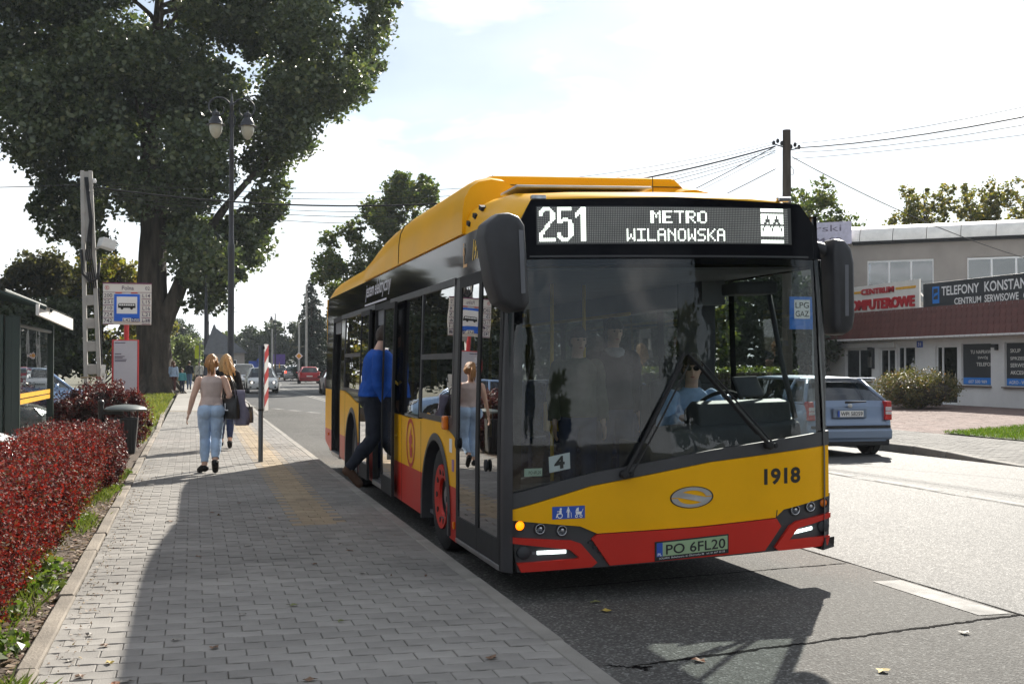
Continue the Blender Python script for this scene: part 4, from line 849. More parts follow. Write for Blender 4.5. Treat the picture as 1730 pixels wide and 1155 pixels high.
def person(label, loc, rz, H, pose, clothes, hair=None, voxel=0.011, skin=M_SKIN, female=False, bulk=1.0, face=True, handdir=None, group=None, extras=None, heavy=1.0):
    s = H / 1.75; J = dict(REST); J.update(pose or {}); J = {k: Vector(v) for k, v in J.items()}
    root = thing('person', label, 'person', loc, rz, group); root.scale = (s, s, s)
    segs = []                                          # (p0,p1,r0,r1,label)
    w = bulk
    def seg(a, b, r0, r1, lab): segs.append((J[a] if isinstance(a, str) else a, J[b] if isinstance(b, str) else b, r0, r1, lab))
    seg('neck', J['head'] - Vector((0, .01, .03)), .056 * w, .052 * w, 'neck')
    for q in 'LR':
        seg('sho' + q, 'elb' + q, .054 * w, .042 * w, 'uarm' + q); seg('elb' + q, 'wri' + q, .041 * w, .028 * w, 'farm' + q)
        seg('hip' + q, 'kne' + q, .088 * w * heavy, .058 * w * heavy, 'thigh' + q); seg('kne' + q, 'ank' + q, .057 * w * heavy, .040 * w, 'shin' + q); seg('ank' + q, 'toe' + q, .042, .034, 'foot' + q)
        d = (J['ank' + q] - J['toe' + q]); segs.append((J['ank' + q] + Vector((0, 0, -.035)), J['ank' + q] + d.normalized() * .045 + Vector((0, 0, -.04)), .036, .034, 'foot' + q))
    g = G()
    for a, b, r0, r1, lab in segs:
        n = 6; ax = (b - a)
        pts = [a - ax.normalized() * r0 * .7] + [a.lerp(b, i / n) for i in range(n + 1)] + [b + ax.normalized() * r1 * .7]
        bul = {'farm': .10, 'shin': .22, 'thigh': .05, 'uarm': .06}.get(lab[:-1], 0)
        rs = [r0 * .55] + [(r0 + (r1 - r0) * i / n) * (1 + bul * math.sin(math.pi * min(1, (i / n) * 1.5)) * (i / n < .67)) for i in range(n + 1)] + [r1 * .55]
        g.tube(pts, rs, 12)
    # torso: ellipse rings, oriented by hips and shoulders
    hr = (J['hipR'] - J['hipL']).normalized(); srt = (J['shoR'] - J['shoL']).normalized()
    hipw, waw = (.178, .128) if female else (.165, .148)
    prof = [(-.10, hipw * .74, .092), (-.04, hipw * .98, .118), (.02, hipw, .120), (.5, waw, .098), (1.0, .158, .112), (1.35, .172, .112), (1.65, .155, .092), (1.85, .088, .070), (2.0, .058, .056)]
    P3 = [J['pelvis'], (J['pelvis'] + J['chest']) / 2 if 'waist' not in (pose or {}) else J['waist'], J['chest'], J['neck']]
    keys = [0, .5, 1.0, 2.0]; rr = []
    for t, wx, wy in prof:
        if t <= 0: c = J['pelvis'] + Vector((0, 0, t * 1.0)); d = Vector((0, 0, 1))
        else:
            i = 0 if t <= .5 else 1 if t <= 1 else 2; u = (t - keys[i]) / (keys[i + 1] - keys[i]); c = P3[i].lerp(P3[i + 1], u); d = (P3[i + 1] - P3[i]).normalized()
        x = hr.lerp(srt, min(1, max(0, t))).normalized(); y = d.cross(x).normalized(); x = y.cross(d)
        rr.append([tuple(c + x * (wx * w * math.cos(2*math.pi*k/18)) + y * (wy * w * math.sin(2*math.pi*k/18))) for k in range(18)])
    g.rings(rr)
    if female:
        cy = (J['chest'] - J['pelvis']).normalized().cross(srt) * 1.0
        for sx in (-.075, .075): g.ell(J['chest'] + srt * sx + cy * .085 + Vector((0, 0, -.01)), (.07, .06, .065))
        for sx in (-.085, .085): g.ell(J['pelvis'] + hr * sx - Vector((0, .065, .03)), (.095 * heavy, .085 * heavy, .10 * heavy))
    hd = J['head']; fwd = (pose or {}).get('look', (0, 1, 0)); fwd = Vector(fwd).normalized(); sd = fwd.cross(Vector((0, 0, 1))).normalized(); upv = sd.cross(fwd)
    RM = Matrix((sd, fwd, upv)).transposed()
    g.ell(hd + upv * .02, (.074, .094, .108), 18, 12, rot=RM); g.ell(hd + upv * -.05 + fwd * .022, (.056, .068, .065), 14, 8, rot=RM)
    g.ell(hd + fwd * .102 + upv * -.018, (.013, .018, .022), 8, 6, rot=RM)
    for q in (-1, 1): g.ell(hd + sd * .077 * q + upv * -.012 - fwd * .005, (.010, .020, .030), 8, 6, rot=RM)
    for qi, q in enumerate('LR'):                                   # hands: palm, four unequal fingers, thumb
        wv, ev = J['wri' + q], J['elb' + q]; d = (handdir or {}).get(q) or (wv - ev); d = Vector(d).normalized()
        side_ = Vector((0, 1, 0)) - d * d.y; side_ = side_.normalized() if side_.length > .1 else Vector((1, 0, 0)); pn = d.cross(side_) * (1 if q == 'R' else -1)
        c = wv + d * .055; g.tube([wv - d * .01, wv + d * .03, wv + d * .085], [.026, .036, .037], 10, sq=.45) if False else None
        MR = Matrix((side_, pn, d)).transposed(); g.ell(c, (.040, .019, .056), 12, 8, rot=MR)
        for k, (o, L) in enumerate(((.030, .070), (.010, .080), (-.011, .075), (-.030, .058))):
            b0 = wv + d * .095 + side_ * o; curl = -pn * (.018 if q == 'R' else .018)
            g.tube([b0 - d * .02, b0 + d * L * .45, b0 + d * L * .8 + curl * .7, b0 + d * L * .95 + curl * 1.6], [.0105, .010, .009, .0075], 7)
        t0 = wv + d * .03 + side_ * .034; g.tube([t0 - side_ * .012, t0 + side_ * .022 + d * .03, t0 + side_ * .028 + d * .065 - pn * .008], [.012, .011, .009], 7)
    me = g.mesh('body', skin); o = bpy.data.objects.new('tmp', me); COL.objects.link(o)
    md = o.modifiers.new('r', 'REMESH'); md.mode = 'VOXEL'; md.voxel_size = voxel; sm = o.modifiers.new('s', 'SMOOTH'); sm.factor = .5; sm.iterations = 4 if voxel < .012 else 2
    dg = bpy.context.evaluated_depsgraph_get(); dg.update(); bme = bpy.data.meshes.new_from_object(o.evaluated_get(dg)); bpy.data.objects.remove(o); bpy.data.meshes.remove(me)
    bme.name = 'body'; bme.materials.clear(); bme.materials.append(skin); link('body', bme, root, True)
    nv = len(bme.vertices); V = np.empty(nv * 3); bme.vertices.foreach_get('co', V); V = V.reshape(-1, 3); NN = np.empty(nv * 3); bme.vertices.foreach_get('normal', NN); NN = NN.reshape(-1, 3)
    allseg = segs + [(J['pelvis'] - Vector((0, 0, .04)), J['chest'], .15 * w, .15 * w, 'torso'), (J['chest'], J['neck'] - Vector((0, 0, .05)), .15 * w, .11 * w, 'torso2'), (hd - upv * .05, hd + upv * .06, .085, .085, 'head')] + [(J['wri' + q], J['wri' + q] + Vector((handdir or {}).get(q) or (J['wri' + q] - J['elb' + q])).normalized() * .17, .04, .04, 'hand' + q) for q in 'LR']
    best = np.full(nv, 9e9); lab = np.zeros(nv, int); tt = np.zeros(nv)
    for i, (a, b, r0, r1, nm) in enumerate(allseg):
        a_, d_ = np.array(a), np.array(b - a); L2 = max(1e-9, d_ @ d_); t = np.clip(((V - a_) @ d_) / L2, 0, 1); dist = np.linalg.norm(V - a_ - t[:, None] * d_, axis=1) - (r0 + (r1 - r0) * t)
        k = dist < best; best[k] = dist[k]; lab[k] = i; tt[k] = t[k]
    names = [q[4] for q in allseg]
    polys = [tuple(p.vertices) for p in bme.polygons]
    def shell(name, m, pred, off, fold=0.0, fs=9.0, flare=None):
        ok = np.array([pred(names[lab[i]], tt[i], V[i]) for i in range(nv)]); fs_ = [p for p in polys if sum(ok[i] for i in p) >= 3]
        if not fs_: return None
        used = sorted({i for p in fs_ for i in p}); mp = {i: k for k, i in enumerate(used)}; vs = []
        for i in used:
            f = off
            if fold: q = V[i] * fs; f += fold * MN.noise(Vector((q[0], q[1], q[2] * .8))) + fold * .5 * MN.noise(Vector((q[0] * 2.3, q[1] * 2.3, q[2] * 2)))
            p = V[i] + NN[i] * max(.004, f)
            if flare: p = flare(p)
            vs.append(tuple(p))
        ed = {}
        for p in fs_:
            for a, b in zip(p, p[1:] + p[:1]): e = (min(a, b), max(a, b)); ed.setdefault(e, []).append((a, b))
        g2 = G(); fl = [tuple(mp[i] for i in p) for p in fs_]; bset = [v[0] for v in ed.values() if len(v) == 1]; bv = sorted({i for e in bset for i in e}); bm_ = {i: len(vs) + k for k, i in enumerate(bv)}
        vs += [tuple(V[i] - NN[i] * .002) for i in bv]; fl += [(mp[b], mp[a], bm_[a], bm_[b]) for a, b in bset]
        g2.add(vs, fl); return g2.build(name, m, root, smooth=True, fix=False)
    root['_'] = 0; del root['_']
    for c in clothes:
        if c[0] == 'shoe':
            for q in 'LR': shell(c[0], c[1], (lambda n, t, p, q=q, f=c[2]: n[-1:] == q and f(n, t, p)), *c[3:])
        else: shell(*c)
    if hair:
        hm, cut, thick = hair
        def hp(n, t, p):
            if n not in ('head', 'neck'): return False
            q = Vector(p) - hd; f, u = q.dot(fwd), q.dot(upv); return u > cut(f)
        shell('hair', hm, hp, thick, thick * .5, 26)
    if face:
        dk = mat('eye_dark', (.02,.015,.012), .3)
        for q in (-1, 1):
            G().ell(hd + sd * .030 * q + fwd * .092 + upv * .012, (.011, .006, .007), 8, 6, rot=RM).build('eye', dk, root, smooth=True)
            G().ell(hd + sd * .030 * q + fwd * .093 + upv * .032, (.016, .005, .004), 8, 6, rot=RM).build('eyebrow', dk, root, smooth=True)
        G().ell(hd + fwd * .086 + upv * -.060, (.020, .008, .006), 8, 6, rot=RM).build('mouth', mat('lips', (.35,.12,.10), .5), root, smooth=True)
    root['_j'] = 0; del root['_j']
    return root, J, dict(hd=hd, fwd=fwd, sd=sd, up=upv)
legs = lambda top, hem: (lambda n, t, p: (n[:5] == 'thigh' or (n[:4] == 'shin' and t < hem) or n == 'torso') and p[2] < top)
def trunk(lo, neckz=1.45): return lambda n, t, p: n in ('torso', 'torso2') and lo < p[2] < neckz or (n[:5] == 'thigh' and p[2] > lo) 
def jacket(lo, sleeve=.93, neckz=1.47): return lambda n, t, p: (n in ('torso', 'torso2') and lo < p[2] < neckz) or n[:4] == 'uarm' or (n[:4] == 'farm' and t < sleeve) or (n[:5] == 'thigh' and p[2] > lo)
def tee(lo, sl=.55, neckz=1.46): return lambda n, t, p: (n in ('torso', 'torso2') and lo < p[2] < neckz) or (n[:4] == 'uarm' and t < sl) or (n[:5] == 'thigh' and p[2] > lo)
feet = lambda n, t, p: n[:4] == 'foot' or (n[:4] == 'shin' and t > .965)
nape = lambda f: -.055 if f < -.01 else (-.02 + (f + .01) * .9)
M_SHOE = cloth('black_shoe', (.012,.012,.013), rough=.6); M_SHOEW = cloth('white_shoe', (.6,.6,.6)); M_JEANL = cloth('light_jeans', (.40,.53,.70), .16, 7); M_JEAND = cloth('dark_jeans', (.035,.05,.11), .2, 8)
M_TAUPE = cloth('beige_top', (.56,.46,.42), .05); M_JACK = cloth('black_jacket', (.010,.010,.012)); M_BLUEP = cloth('blue_polo', (.014,.075,.34), .15, 6)
H_GING = hairm('ginger_hair', (.30,.13,.045), (.52,.27,.10)); H_BLON = hairm('blond_hair', (.42,.23,.09), (.62,.40,.18)); H_DARK = hairm('dark_hair', (.02,.014,.01), (.06,.035,.02)); H_BROW = hairm('brown_hair', (.10,.045,.02), (.2,.09,.04))
M_BAG = mat('black_leather', (.012,.012,.013), .42, var=.2, scale=10, bump=.3, bscale=40)
# 1. woman in a beige sleeveless top walking away, stride: left foot planted, right heel lifting
w1, J, hi = person('woman with ginger ponytail walking away in beige sleeveless top and light blue jeans', (.26, 17.62, .142), 0, 1.655,
    dict(pelvis=(-.005,.01,.945), hipL=(-.095,.01,.915), hipR=(.085,.0,.925), kneL=(-.085,.06,.505), ankL=(-.095,-.01,.095), toeL=(-.165,.10,.035), kneR=(.075,.0,.50), ankR=(.055,-.24,.175), toeR=(.06,-.13,.045),
         shoL=(-.175,-.01,1.395), shoR=(.175,-.01,1.405), elbL=(-.265,-.05,1.13), wriL=(-.325,.0,.885), elbR=(.27,-.07,1.14), wriR=(.20,.13,1.07), look=(.05,1,0)),
    [('jeans', M_JEANL, legs(1.03, .84), .011, .008, 11), ('top', M_TAUPE, trunk(1.0, 1.43), .013, .006, 10), ('shoe', M_SHOE, feet, .012)],
    (H_GING, nape, .022), .0085, female=True, face=False, heavy=1.12, bulk=1.04)
hd, fw = hi['hd'], hi['fwd']
g = G(); 
for k in range(26):
    a = random.uniform(0, 6.28); r = random.uniform(0, .028); o = Vector((math.cos(a) * r, 0, math.sin(a) * r)); base = hd - fw * .105 + Vector((0, 0, -.005)) + o * .5
    g.tube([base, base - fw * .045 + o * 1.3 + Vector((0, 0, .01)), base - fw * .06 + o * 1.5 + Vector((random.uniform(-.01,.01), 0, -.06)), base - fw * .035 + o * .7 + Vector((random.uniform(-.015,.015), 0, -.135 - random.uniform(0, .03)))], [.014, .018, .014, .003], 6)
g.build('ponytail', H_GING, w1, smooth=True); G().lathe([(.026,-.008),(.03,0),(.026,.008)], hd - fw * .112 + Vector((0, 0, -.005)), 12, axis='y').build('hair_tie', M_BLACK, w1, smooth=True)
G().lathe([(.152*1.13,1.018),(.155*1.13,1.045)], (0,0,0), 20).build('belt', M_JEANL, w1) if False else None
def w2l(root, p): return root.location + Matrix.Rotation(root.rotation_euler.z, 3, 'Z') @ (Vector(p) * root.scale.x)
def bag(label, cat_name, c, w, d, h, strap, m=M_BAG, rz=0, slouch=.15, group=None):
    t = thing(cat_name, label, 'bag', c, rz, group); rr = []
    for z, sx, sy in ((0, .86, .8), (.03, .98, 1.0), (.3, 1.0, 1.1), (.6, .97, .9), (.9, .92, .45), (1.0, .90, .22)):
        rr.append([(w/2*sx*(abs(math.cos(a))**.6)*(1 if math.cos(a)>=0 else -1), d/2*sy*(abs(math.sin(a))**.6)*(1 if math.sin(a)>=0 else -1) + .01*MN.noise(Vector((math.cos(a)*3, z*5, 0))), z*h - slouch*.1*(1-abs(math.cos(a)))*(z>.8)) for a in [2*math.pi*k/20 for k in range(20)]])
    G().rings(rr).build('bag_body', m, t, smooth=50)
    for y in (-d*.18, d*.18):
        G().tube([(-w*.32, y, h*.85), (strap[0]*.5 - w*.25, strap[1]*.6 + y, h + (strap[2]-h)*.6), (strap[0]-.02, strap[1], strap[2]), (strap[0]+.03, strap[1], strap[2]), (strap[0]*.5 + w*.28, strap[1]*.6 + y, h + (strap[2]-h)*.6), (w*.32, y, h*.85)], .009, 6).build('strap', m, t, smooth=True)
    return t
c = w2l(w1, (.275, -.05, .80))
b1 = bag('black shoulder bag with white lettering hanging at the hip of the woman in beige', 'shoulder_bag', c, .30, .13, .33, (-.06, .03, .60), rz=-.75)
g = G(); text_g(g, 'L', frame((-.05,-.074,.12), (1,0,0), (0,0,1)), .15, .012); g.build('lettering', M_WHITE, b1, fix=False)
jk = thing('folded_jacket', 'lilac grey jacket carried over the arm beside the black shoulder bag', 'jacket', w2l(w1, (.40, .02, .70)))
g = G(); rr = []
for i in range(11):
    u = i / 10; rr.append([(.085 * math.cos(a) * (1 + .25 * math.sin(u * 7)) + .02 * math.sin(3 * a + u * 5) + .05 * (1 - u), .075 * math.sin(a) * (1.1 - .3 * u) + .015 * math.cos(4 * a), .0 + u * .50) for a in [2*math.pi*k/18 for k in range(18)]])
g.rings(rr).build('cloth', cloth('lilac_cloth', (.25,.235,.31)), jk, smooth=True)
# 2. blond woman in black jacket
w2, J, hi = person('long haired blond woman in black jacket and dark blue jeans walking ahead', (.60, 22.75, .142), .03, 1.70,
    dict(kneL=(-.08,.10,.50), ankL=(-.08,.22,.10), toeL=(-.09,.37,.045), kneR=(.075,.02,.50), ankR=(.06,-.12,.12), toeR=(.07,.02,.035), elbL=(-.24,-.02,1.14), wriL=(-.21,.14,.95), elbR=(.25,-.06,1.13), wriR=(.275,-.01,.89), look=(.35,1,0)),
    [('jeans', M_JEAND, legs(1.0, .80), .008, .005, 12), ('jacket', M_JACK, jacket(.93), .026, .014, 9), ('shoe', M_SHOE, feet, .010)], (H_BLON, nape, .024), .010, female=True, face=False)
hd, fw, sd = hi['hd'], hi['fwd'], hi['sd']; g = G()
for k in range(54):
    a = R(random.uniform(35, 325)); d = (-fw * -math.cos(a) + sd * math.sin(a)); base = hd + d * .085 + Vector((0, 0, random.uniform(-.02, .08))); L = random.uniform(.30, .42); wv = random.uniform(-.02, .02)
    if d.dot(fw) > .55: continue
    g.tube([base, base + d * .03 + Vector((wv, 0, -L * .3)), base + d * .055 + sd * (.03 + wv) + Vector((0, 0, -L * .65)), base + d * .05 + sd * (.05 - wv) + Vector((0, 0, -L))], [.016, .020, .016, .004], 6)
g.build('long_hair', H_BLON, w2, smooth=True)
G().lathe([(.075,1.455),(.082,1.475),(.078,1.505),(.068,1.50)], (0,-.02,0), 18).build('collar', M_WHITE, w2, smooth=True)
bag('black tote bag held low by the blond woman in black jacket', 'tote_bag', w2l(w2, (.33, -.02, .47)), .34, .13, .30, (-.03, .02, .40), rz=.1)
# 3. people farther along the pavement
walk = dict(kneL=(-.08,.10,.50), ankL=(-.08,.17,.09), toeL=(-.09,.31,.05), ankR=(.07,-.16,.14), toeR=(.08,-.02,.035), kneR=(.08,.0,.5))
gp = 'people far along the pavement'
p3, J, hi = person('girl in pale blue top and brown trousers walking beside the big trunk', (-.98, 66.0, .14), 0, 1.72, walk, [('trousers', cloth('brown_cloth', (.10,.035,.03)), legs(1.0, .95), .012, .01), ('top', cloth('pale_blue_cloth', (.38,.48,.62)), jacket(.92), .02, .012), ('shoe', M_SHOEW, feet, .012)], (H_BROW, nape, .03), .016, female=True, face=False, group=gp)
g = G()
for k in range(24):
    a = R(random.uniform(60, 300)); d = Vector((math.sin(a), math.cos(a), 0)); b = hi['hd'] + d * .085; g.tube([b, b + d * .03 + Vector((0,0,-.15)), b + d * .03 + Vector((0,0,-.36))], [.022,.024,.008], 5)
g.build('long_hair', H_BROW, p3, smooth=True)
person('small child in teal sweater and dark trousers beside the girl in pale blue', (-.52, 66.4, .14), math.pi, 1.32, walk, [('trousers', cloth('navy_cloth', (.03,.035,.06)), legs(1.0, .95), .012), ('sweater', cloth('teal_cloth', (.08,.28,.30)), jacket(.92), .02, .012), ('shoe', M_SHOE, feet, .012)], (H_BROW, lambda f: .02 if f > .02 else -.05, .018), .016, group=gp)
person('man in dark vest and blue jeans behind the child in teal', (-.20, 78.0, .14), 0, 1.78, walk, [('jeans', cloth('mid_jeans', (.09,.14,.26)), legs(1.0, .95), .012), ('vest', cloth('dark_vest', (.015,.018,.028)), jacket(.95, .5), .024, .012), ('shoe', M_SHOE, feet, .012)], (H_DARK, nape, .016), .016, face=False, group=gp)
p6, J, hi = person('man in white jacket with a dark strap across his chest', (.42, 80.0, .14), math.pi, 1.76, walk, [('trousers', cloth('navy_cloth', (.03,.035,.06)), legs(1.0, .95), .012), ('jacket', cloth('white_cloth', (.55,.54,.52)), jacket(.88), .026, .014), ('shoe', M_SHOE, feet, .012)], (H_DARK, lambda f: .03 if f > .02 else -.05, .014), .016, group=gp)
G().tube([(-.16,.06,1.44),(-.02,.155,1.28),(.14,.13,1.05)], .014, 6).build('strap', M_BLACK, p6)
# 4. man stepping into the middle door
mb, J, hi = person('man in blue pullover and dark jeans stepping up into the middle door', (1.98, 13.80, .33), -math.pi/2, 1.78,
    dict(pelvis=(0,.0,.95), waist=(0,.02,1.12), chest=(0,.04,1.315), neck=(0,.08,1.465), head=(.0,.15,1.625), shoL=(-.185,.07,1.41), shoR=(.185,.06,1.40), hipL=(-.09,.01,.92), hipR=(.09,.0,.92),
         kneR=(.085,.02,.50), ankR=(.075,-.27,.145), toeR=(.08,-.14,-.02), kneL=(-.095,.20,.52), ankL=(-.095,.20,.09), toeL=(-.11,.35,.035), elbR=(.235,.03,1.12), wriR=(.235,.13,.90), elbL=(-.25,.06,1.12), wriL=(-.22,.20,.92), look=(0,1,-.15)),
    [('jeans', cloth('charcoal_jeans', (.024,.028,.040), .25, 8), legs(1.03, .97), .016, .012, 10), ('pullover', M_BLUEP, jacket(.95, .90), .022, .015, 10), ('shoe', cloth('brown_shoe', (.10,.06,.04)), feet, .012)], (H_DARK, nape, .014), .0095, bulk=1.06, face=False)
bag('black bag carried by the man in the blue pullover', 'carried_bag', Vector((1.98, 13.86, .82)), .28, .10, .30, (.0, 0, .36), rz=1.3)
# 5. inside the bus
dl = BUS + Vector((1.98, 1.40, 0)); zf = lambda x, z: z + (x - 2.55) * KNEEL
seated = dict(pelvis=(0,0,.95), chest=(0,-.03,1.29), kneL=(-.13,.42,.98), kneR=(.13,.42,.98), ankL=(-.13,.52,.56), ankR=(.13,.52,.56), toeL=(-.13,.68,.50), toeR=(.13,.68,.50), hipL=(-.09,.0,.93), hipR=(.09,.0,.93), elbL=(-.30,.10,1.17), elbR=(.30,.10,1.17), wriL=(-.20,.36,1.25), wriR=(.20,.36,1.25), look=(.45,1,-.08))
dr, J, hi = person('bus driver in light blue shirt and sunglasses behind the windscreen', (dl.x, dl.y, -.045), math.pi, 1.80, seated, [('trousers', M_JEAND, legs(1.0, 1), .01), ('shirt', cloth('light_blue_shirt', (.36,.50,.72)), jacket(.93, .8), .018, .010), ('shoe', M_SHOE, feet, .01)], (H_DARK, lambda f: .035 if f > .02 else -.05, .012), .011)
hd, fw, sd, up = hi['hd'], hi['fwd'], hi['sd'], hi['up']; g = G()
for q in (-1, 1): g.ell(hd + sd * .032 * q + fw * .097 + up * .012, (.027, .008, .021), 10, 6, rot=Matrix((sd, fw, up)).transposed())
g.tube([hd + sd * .085 - fw * .0 + up * .015, hd + sd * .06 + fw * .09 + up * .02, hd - sd * .06 + fw * .09 + up * .02, hd - sd * .085 + up * .015], .004, 5); g.build('sunglasses', M_BLK, dr, smooth=True)
for lx, ly, H, tx, jc, lk, ttl in ((1.14, 1.95, 1.66, cloth('olive_cloth', (.09,.095,.06)), None, 0, 'standing passenger in olive jacket just inside the windscreen'), (1.58, 2.25, 1.74, M_JACK, None, 0, 'standing passenger in black jacket with grey scarf next to the driver cab')):
    pr, J, hi = person(ttl, (BUS.x + lx, BUS.y + ly, zf(lx, .36)), math.pi, H, {}, [('trousers', M_JEAND, legs(1.0, 1), .012), ('jacket', tx, jacket(.93), .026, .012), ('shoe', M_SHOE, feet, .01)], (H_DARK, lambda f: .03 if f > .02 else -.05, .014), .014, group='passengers standing in the bus')
    if tx is M_JACK: G().lathe([(.085,1.38),(.10,1.42),(.095,1.47),(.07,1.49)], (0,.02,0), 14).build('scarf', cloth('grey_scarf', (.35,.36,.38)), pr, smooth=True)
# ------------------------------------------------------------------ cars
G_CAR = glass('car_glass', (.22,.26,.27), 1.2, 0.0, 1.5); M_CARIN = mat('car_interior', (.03,.03,.032), .8); M_TAIL = mat('tail_lens', (.45,.012,.012), .15, var=.3, scale=14); M_TAILW = mat('tail_lens_white', (.55,.5,.5), .2, var=.2, scale=20)
M_TAILIT = mat('tail_lit', (.6,.03,.02), .3, emit=((1,.06,.03), 2.0)); M_HEADLIT = mat('head_lit', (.9,.88,.8), .2, emit=((1,.9,.72), 3.0)); M_PLATE = mat('plate_white', (.68,.68,.66), .5, var=.05)
def paint_m(name, col, metal=0.0): return mat(name, col, .3, metal, var=.04, scale=1.5, coat=.3)
def car(name, label, loc, rz, L, W, H, paint, st, group=None, lights=False, brake=False, plate=None, wheel_r=.31, detail=True):
    """car body lofted along its length: st = list of (y, zlow, zbelt, ztop, wlow, wtop, kind); y from the nose (front=+y). kind: h hood/boot deck, w windscreen, c cabin, r rear window"""
    t = thing(name, label, 'car', loc, rz, group)
    hw = W / 2; rr = []
    for (y, zl, zb, zt, wl, wt, k) in st:
        a = hw * wl; b = hw * wt
        rr.append([(0, y, zl), (a * .86, y, zl), (a * .985, y, zl + .10), (a, y, zl + (zb - zl) * .55), (a * .985, y, zb - .06), (a * .95, y, zb), (b, y, zt - .035 if zt > zb + .1 else zt - .005), (b * .86, y, zt), (0, y, zt + .01)])
    n = 9; body, win_s, win_f, win_r = G(), G(), G(), G()
    for sgn in (1, -1):
        vs = [(x * sgn, y, z) for r in rr for x, y, z in r]
        for i in range(len(rr) - 1):
            ka, kb = st[i][6], st[i + 1][6]
            for j in range(n - 1):
                f = (i*n+j, i*n+j+1, (i+1)*n+j+1, (i+1)*n+j); f = f if sgn > 0 else f[::-1]; tgt = body
                if j == 5 and ka == 'c' and kb == 'c': tgt = win_s
                if j in (6, 7) and ka == 'w' : tgt = win_f
                if j in (6, 7) and kb == 'r' : tgt = win_r
                if j == 5 and (ka == 'w' or kb == 'r'): tgt = win_s
                q = [vs[v] for v in f]; tgt.add(q, [(0,1,2,3)])
    for e in (0, len(rr) - 1):
        pts = rr[e] + [(-x, y, z) for x, y, z in rr[e][-2:0:-1]]; body.add(pts, [tuple(range(len(pts)))])
    me = body.mesh('body', paint); bm = bmesh.new(); bm.from_mesh(me); bmesh.ops.remove_doubles(bm, verts=bm.verts, dist=.0005)
    # wheel arches are cut by dark discs set proud of the flank
    bmesh.ops.recalc_face_normals(bm, faces=bm.faces); bm.to_mesh(me); bm.free(); o = link('body', me, t, 32); 
    for gg, nm in ((win_s, 'side_window'), (win_f, 'windscreen'), (win_r, 'rear_window')):
        if gg.f:
            m2 = gg.mesh(nm, G_CAR); bm = bmesh.new(); bm.from_mesh(m2); bmesh.ops.remove_doubles(bm, verts=bm.verts, dist=.0005); bmesh.ops.recalc_face_normals(bm, faces=bm.faces); bm.to_mesh(m2); bm.free(); link(nm, m2, t, 40)
    # pillars over the glass
    cab = [i for i, s in enumerate(st) if s[6] in 'cwr']; g = G()
    roofi = [i for i in cab if st[i][3] > H * .9]
    for sgn in (1, -1):
        P = lambda i, j: Vector((rr[i][j][0] * sgn, rr[i][j][1], rr[i][j][2])); i0, i1 = roofi[0], roofi[-1]
        g.tube([P(i0 - 1, 5), P(i0, 6)], .035, 6); g.tube([P(i1, 6), P(i1 + 1, 5)], .04, 6)
        mid = roofi[len(roofi) // 2]; g.tube([P(mid, 5), P(mid, 6)], .035, 6)
        g.tube([P(i, 6) for i in range(i0, i1 + 1)], .028, 6); g.tube([P(i, 5) for i in range(i0 - 1, i1 + 2)], .022, 6)
    g.build('pillar', paint, t, smooth=True)
    y0, y1 = st[0][0], st[-1][0]; yfw, yrw = y0 - .80, y1 + .78
    G().box(-hw*.8, y1 + .9, .45, hw*.8, y0 - 1.4, .62).obox((-.35, (y0+y1)/2 - .1, .85), (.5,.15,.7)).obox((.35, (y0+y1)/2 - .1, .85), (.5,.15,.7)).obox((0, (y0+y1)/2 - 1.0, .82), (1.2,.15,.55)).build('interior', M_CARIN, t)
    for yy in (yfw, yrw):
        for sgn in (1, -1):
            x = sgn * (hw - .11)
            G().lathe([(wheel_r + .055, .0), (wheel_r + .055, sgn * .113), (wheel_r + .02, sgn * .114)], (x, yy, wheel_r + .02), 26, axis='x').build('wheel_arch', M_RUB, t)
            w = bpy.data.objects.new('wheel', None); COL.objects.link(w); w.parent = t; w.location = (x + sgn * .038, yy, wheel_r)
            G().lathe([(wheel_r*.66, -.1), (wheel_r*.95, -.1), (wheel_r, -.06), (wheel_r, .06), (wheel_r*.95, .1), (wheel_r*.66, .1)], n=26, axis='x', cap=False).build('tyre', M_TYRE, w, smooth=40)
            g = G().lathe([(wheel_r*.67, sgn*.09), (wheel_r*.60, sgn*.075), (wheel_r*.58, sgn*.02), (.001, sgn*.02)], n=20, axis='x', cap=False)
            for k in range(5): a = 2*math.pi*k/5; g.obox((sgn*.075, .33*wheel_r*math.cos(a), .33*wheel_r*math.sin(a)), (.03, .07, wheel_r*.62), rx=a - math.pi/2 + math.pi)
            g.build('rim', M_ALU, w, smooth=30)
    # front and rear fittings
    zf_, zr_ = st[1], st[-2]
    hl = M_HEADLIT if lights else M_LENS
    for sgn in (1, -1):
        G().rings([[(sgn*(hw*.88), y0 - .10, .60), (sgn*hw*.52, y0 - .005, .585), (sgn*hw*.50, y0 - .02, .68), (sgn*hw*.86, y0 - .25, .76)], [(sgn*(hw*.90), y0 - .06, .60), (sgn*hw*.52, y0 + .03, .585), (sgn*hw*.50, y0 + .012, .68), (sgn*hw*.88, y0 - .21, .76)]]).build('headlight', hl if lights and not detail else M_LENS, t, smooth=30)
        if lights and detail: G().ell((sgn*hw*.70, y0 + .005, .645), (.05,.03,.04)).build('bulb', M_HEADLIT, t, smooth=True)
        G().ell((sgn*(hw+.09), y0 - 1.38, .98), (.10,.06,.075), 12, 8).build('door_mirror', paint, t, smooth=True)
        G().ell((sgn*hw*.78, y0 + .0, .36), (.07,.03,.045)).build('fog_light', M_RUB, t, smooth=True)
        G().box(sgn*(hw*.80) - .085, y1 - .025, .80, sgn*(hw*.80) + .085, y1 + .10, 1.02).build('tail_light', M_TAILIT if brake else M_TAIL, t, bevel=.02)
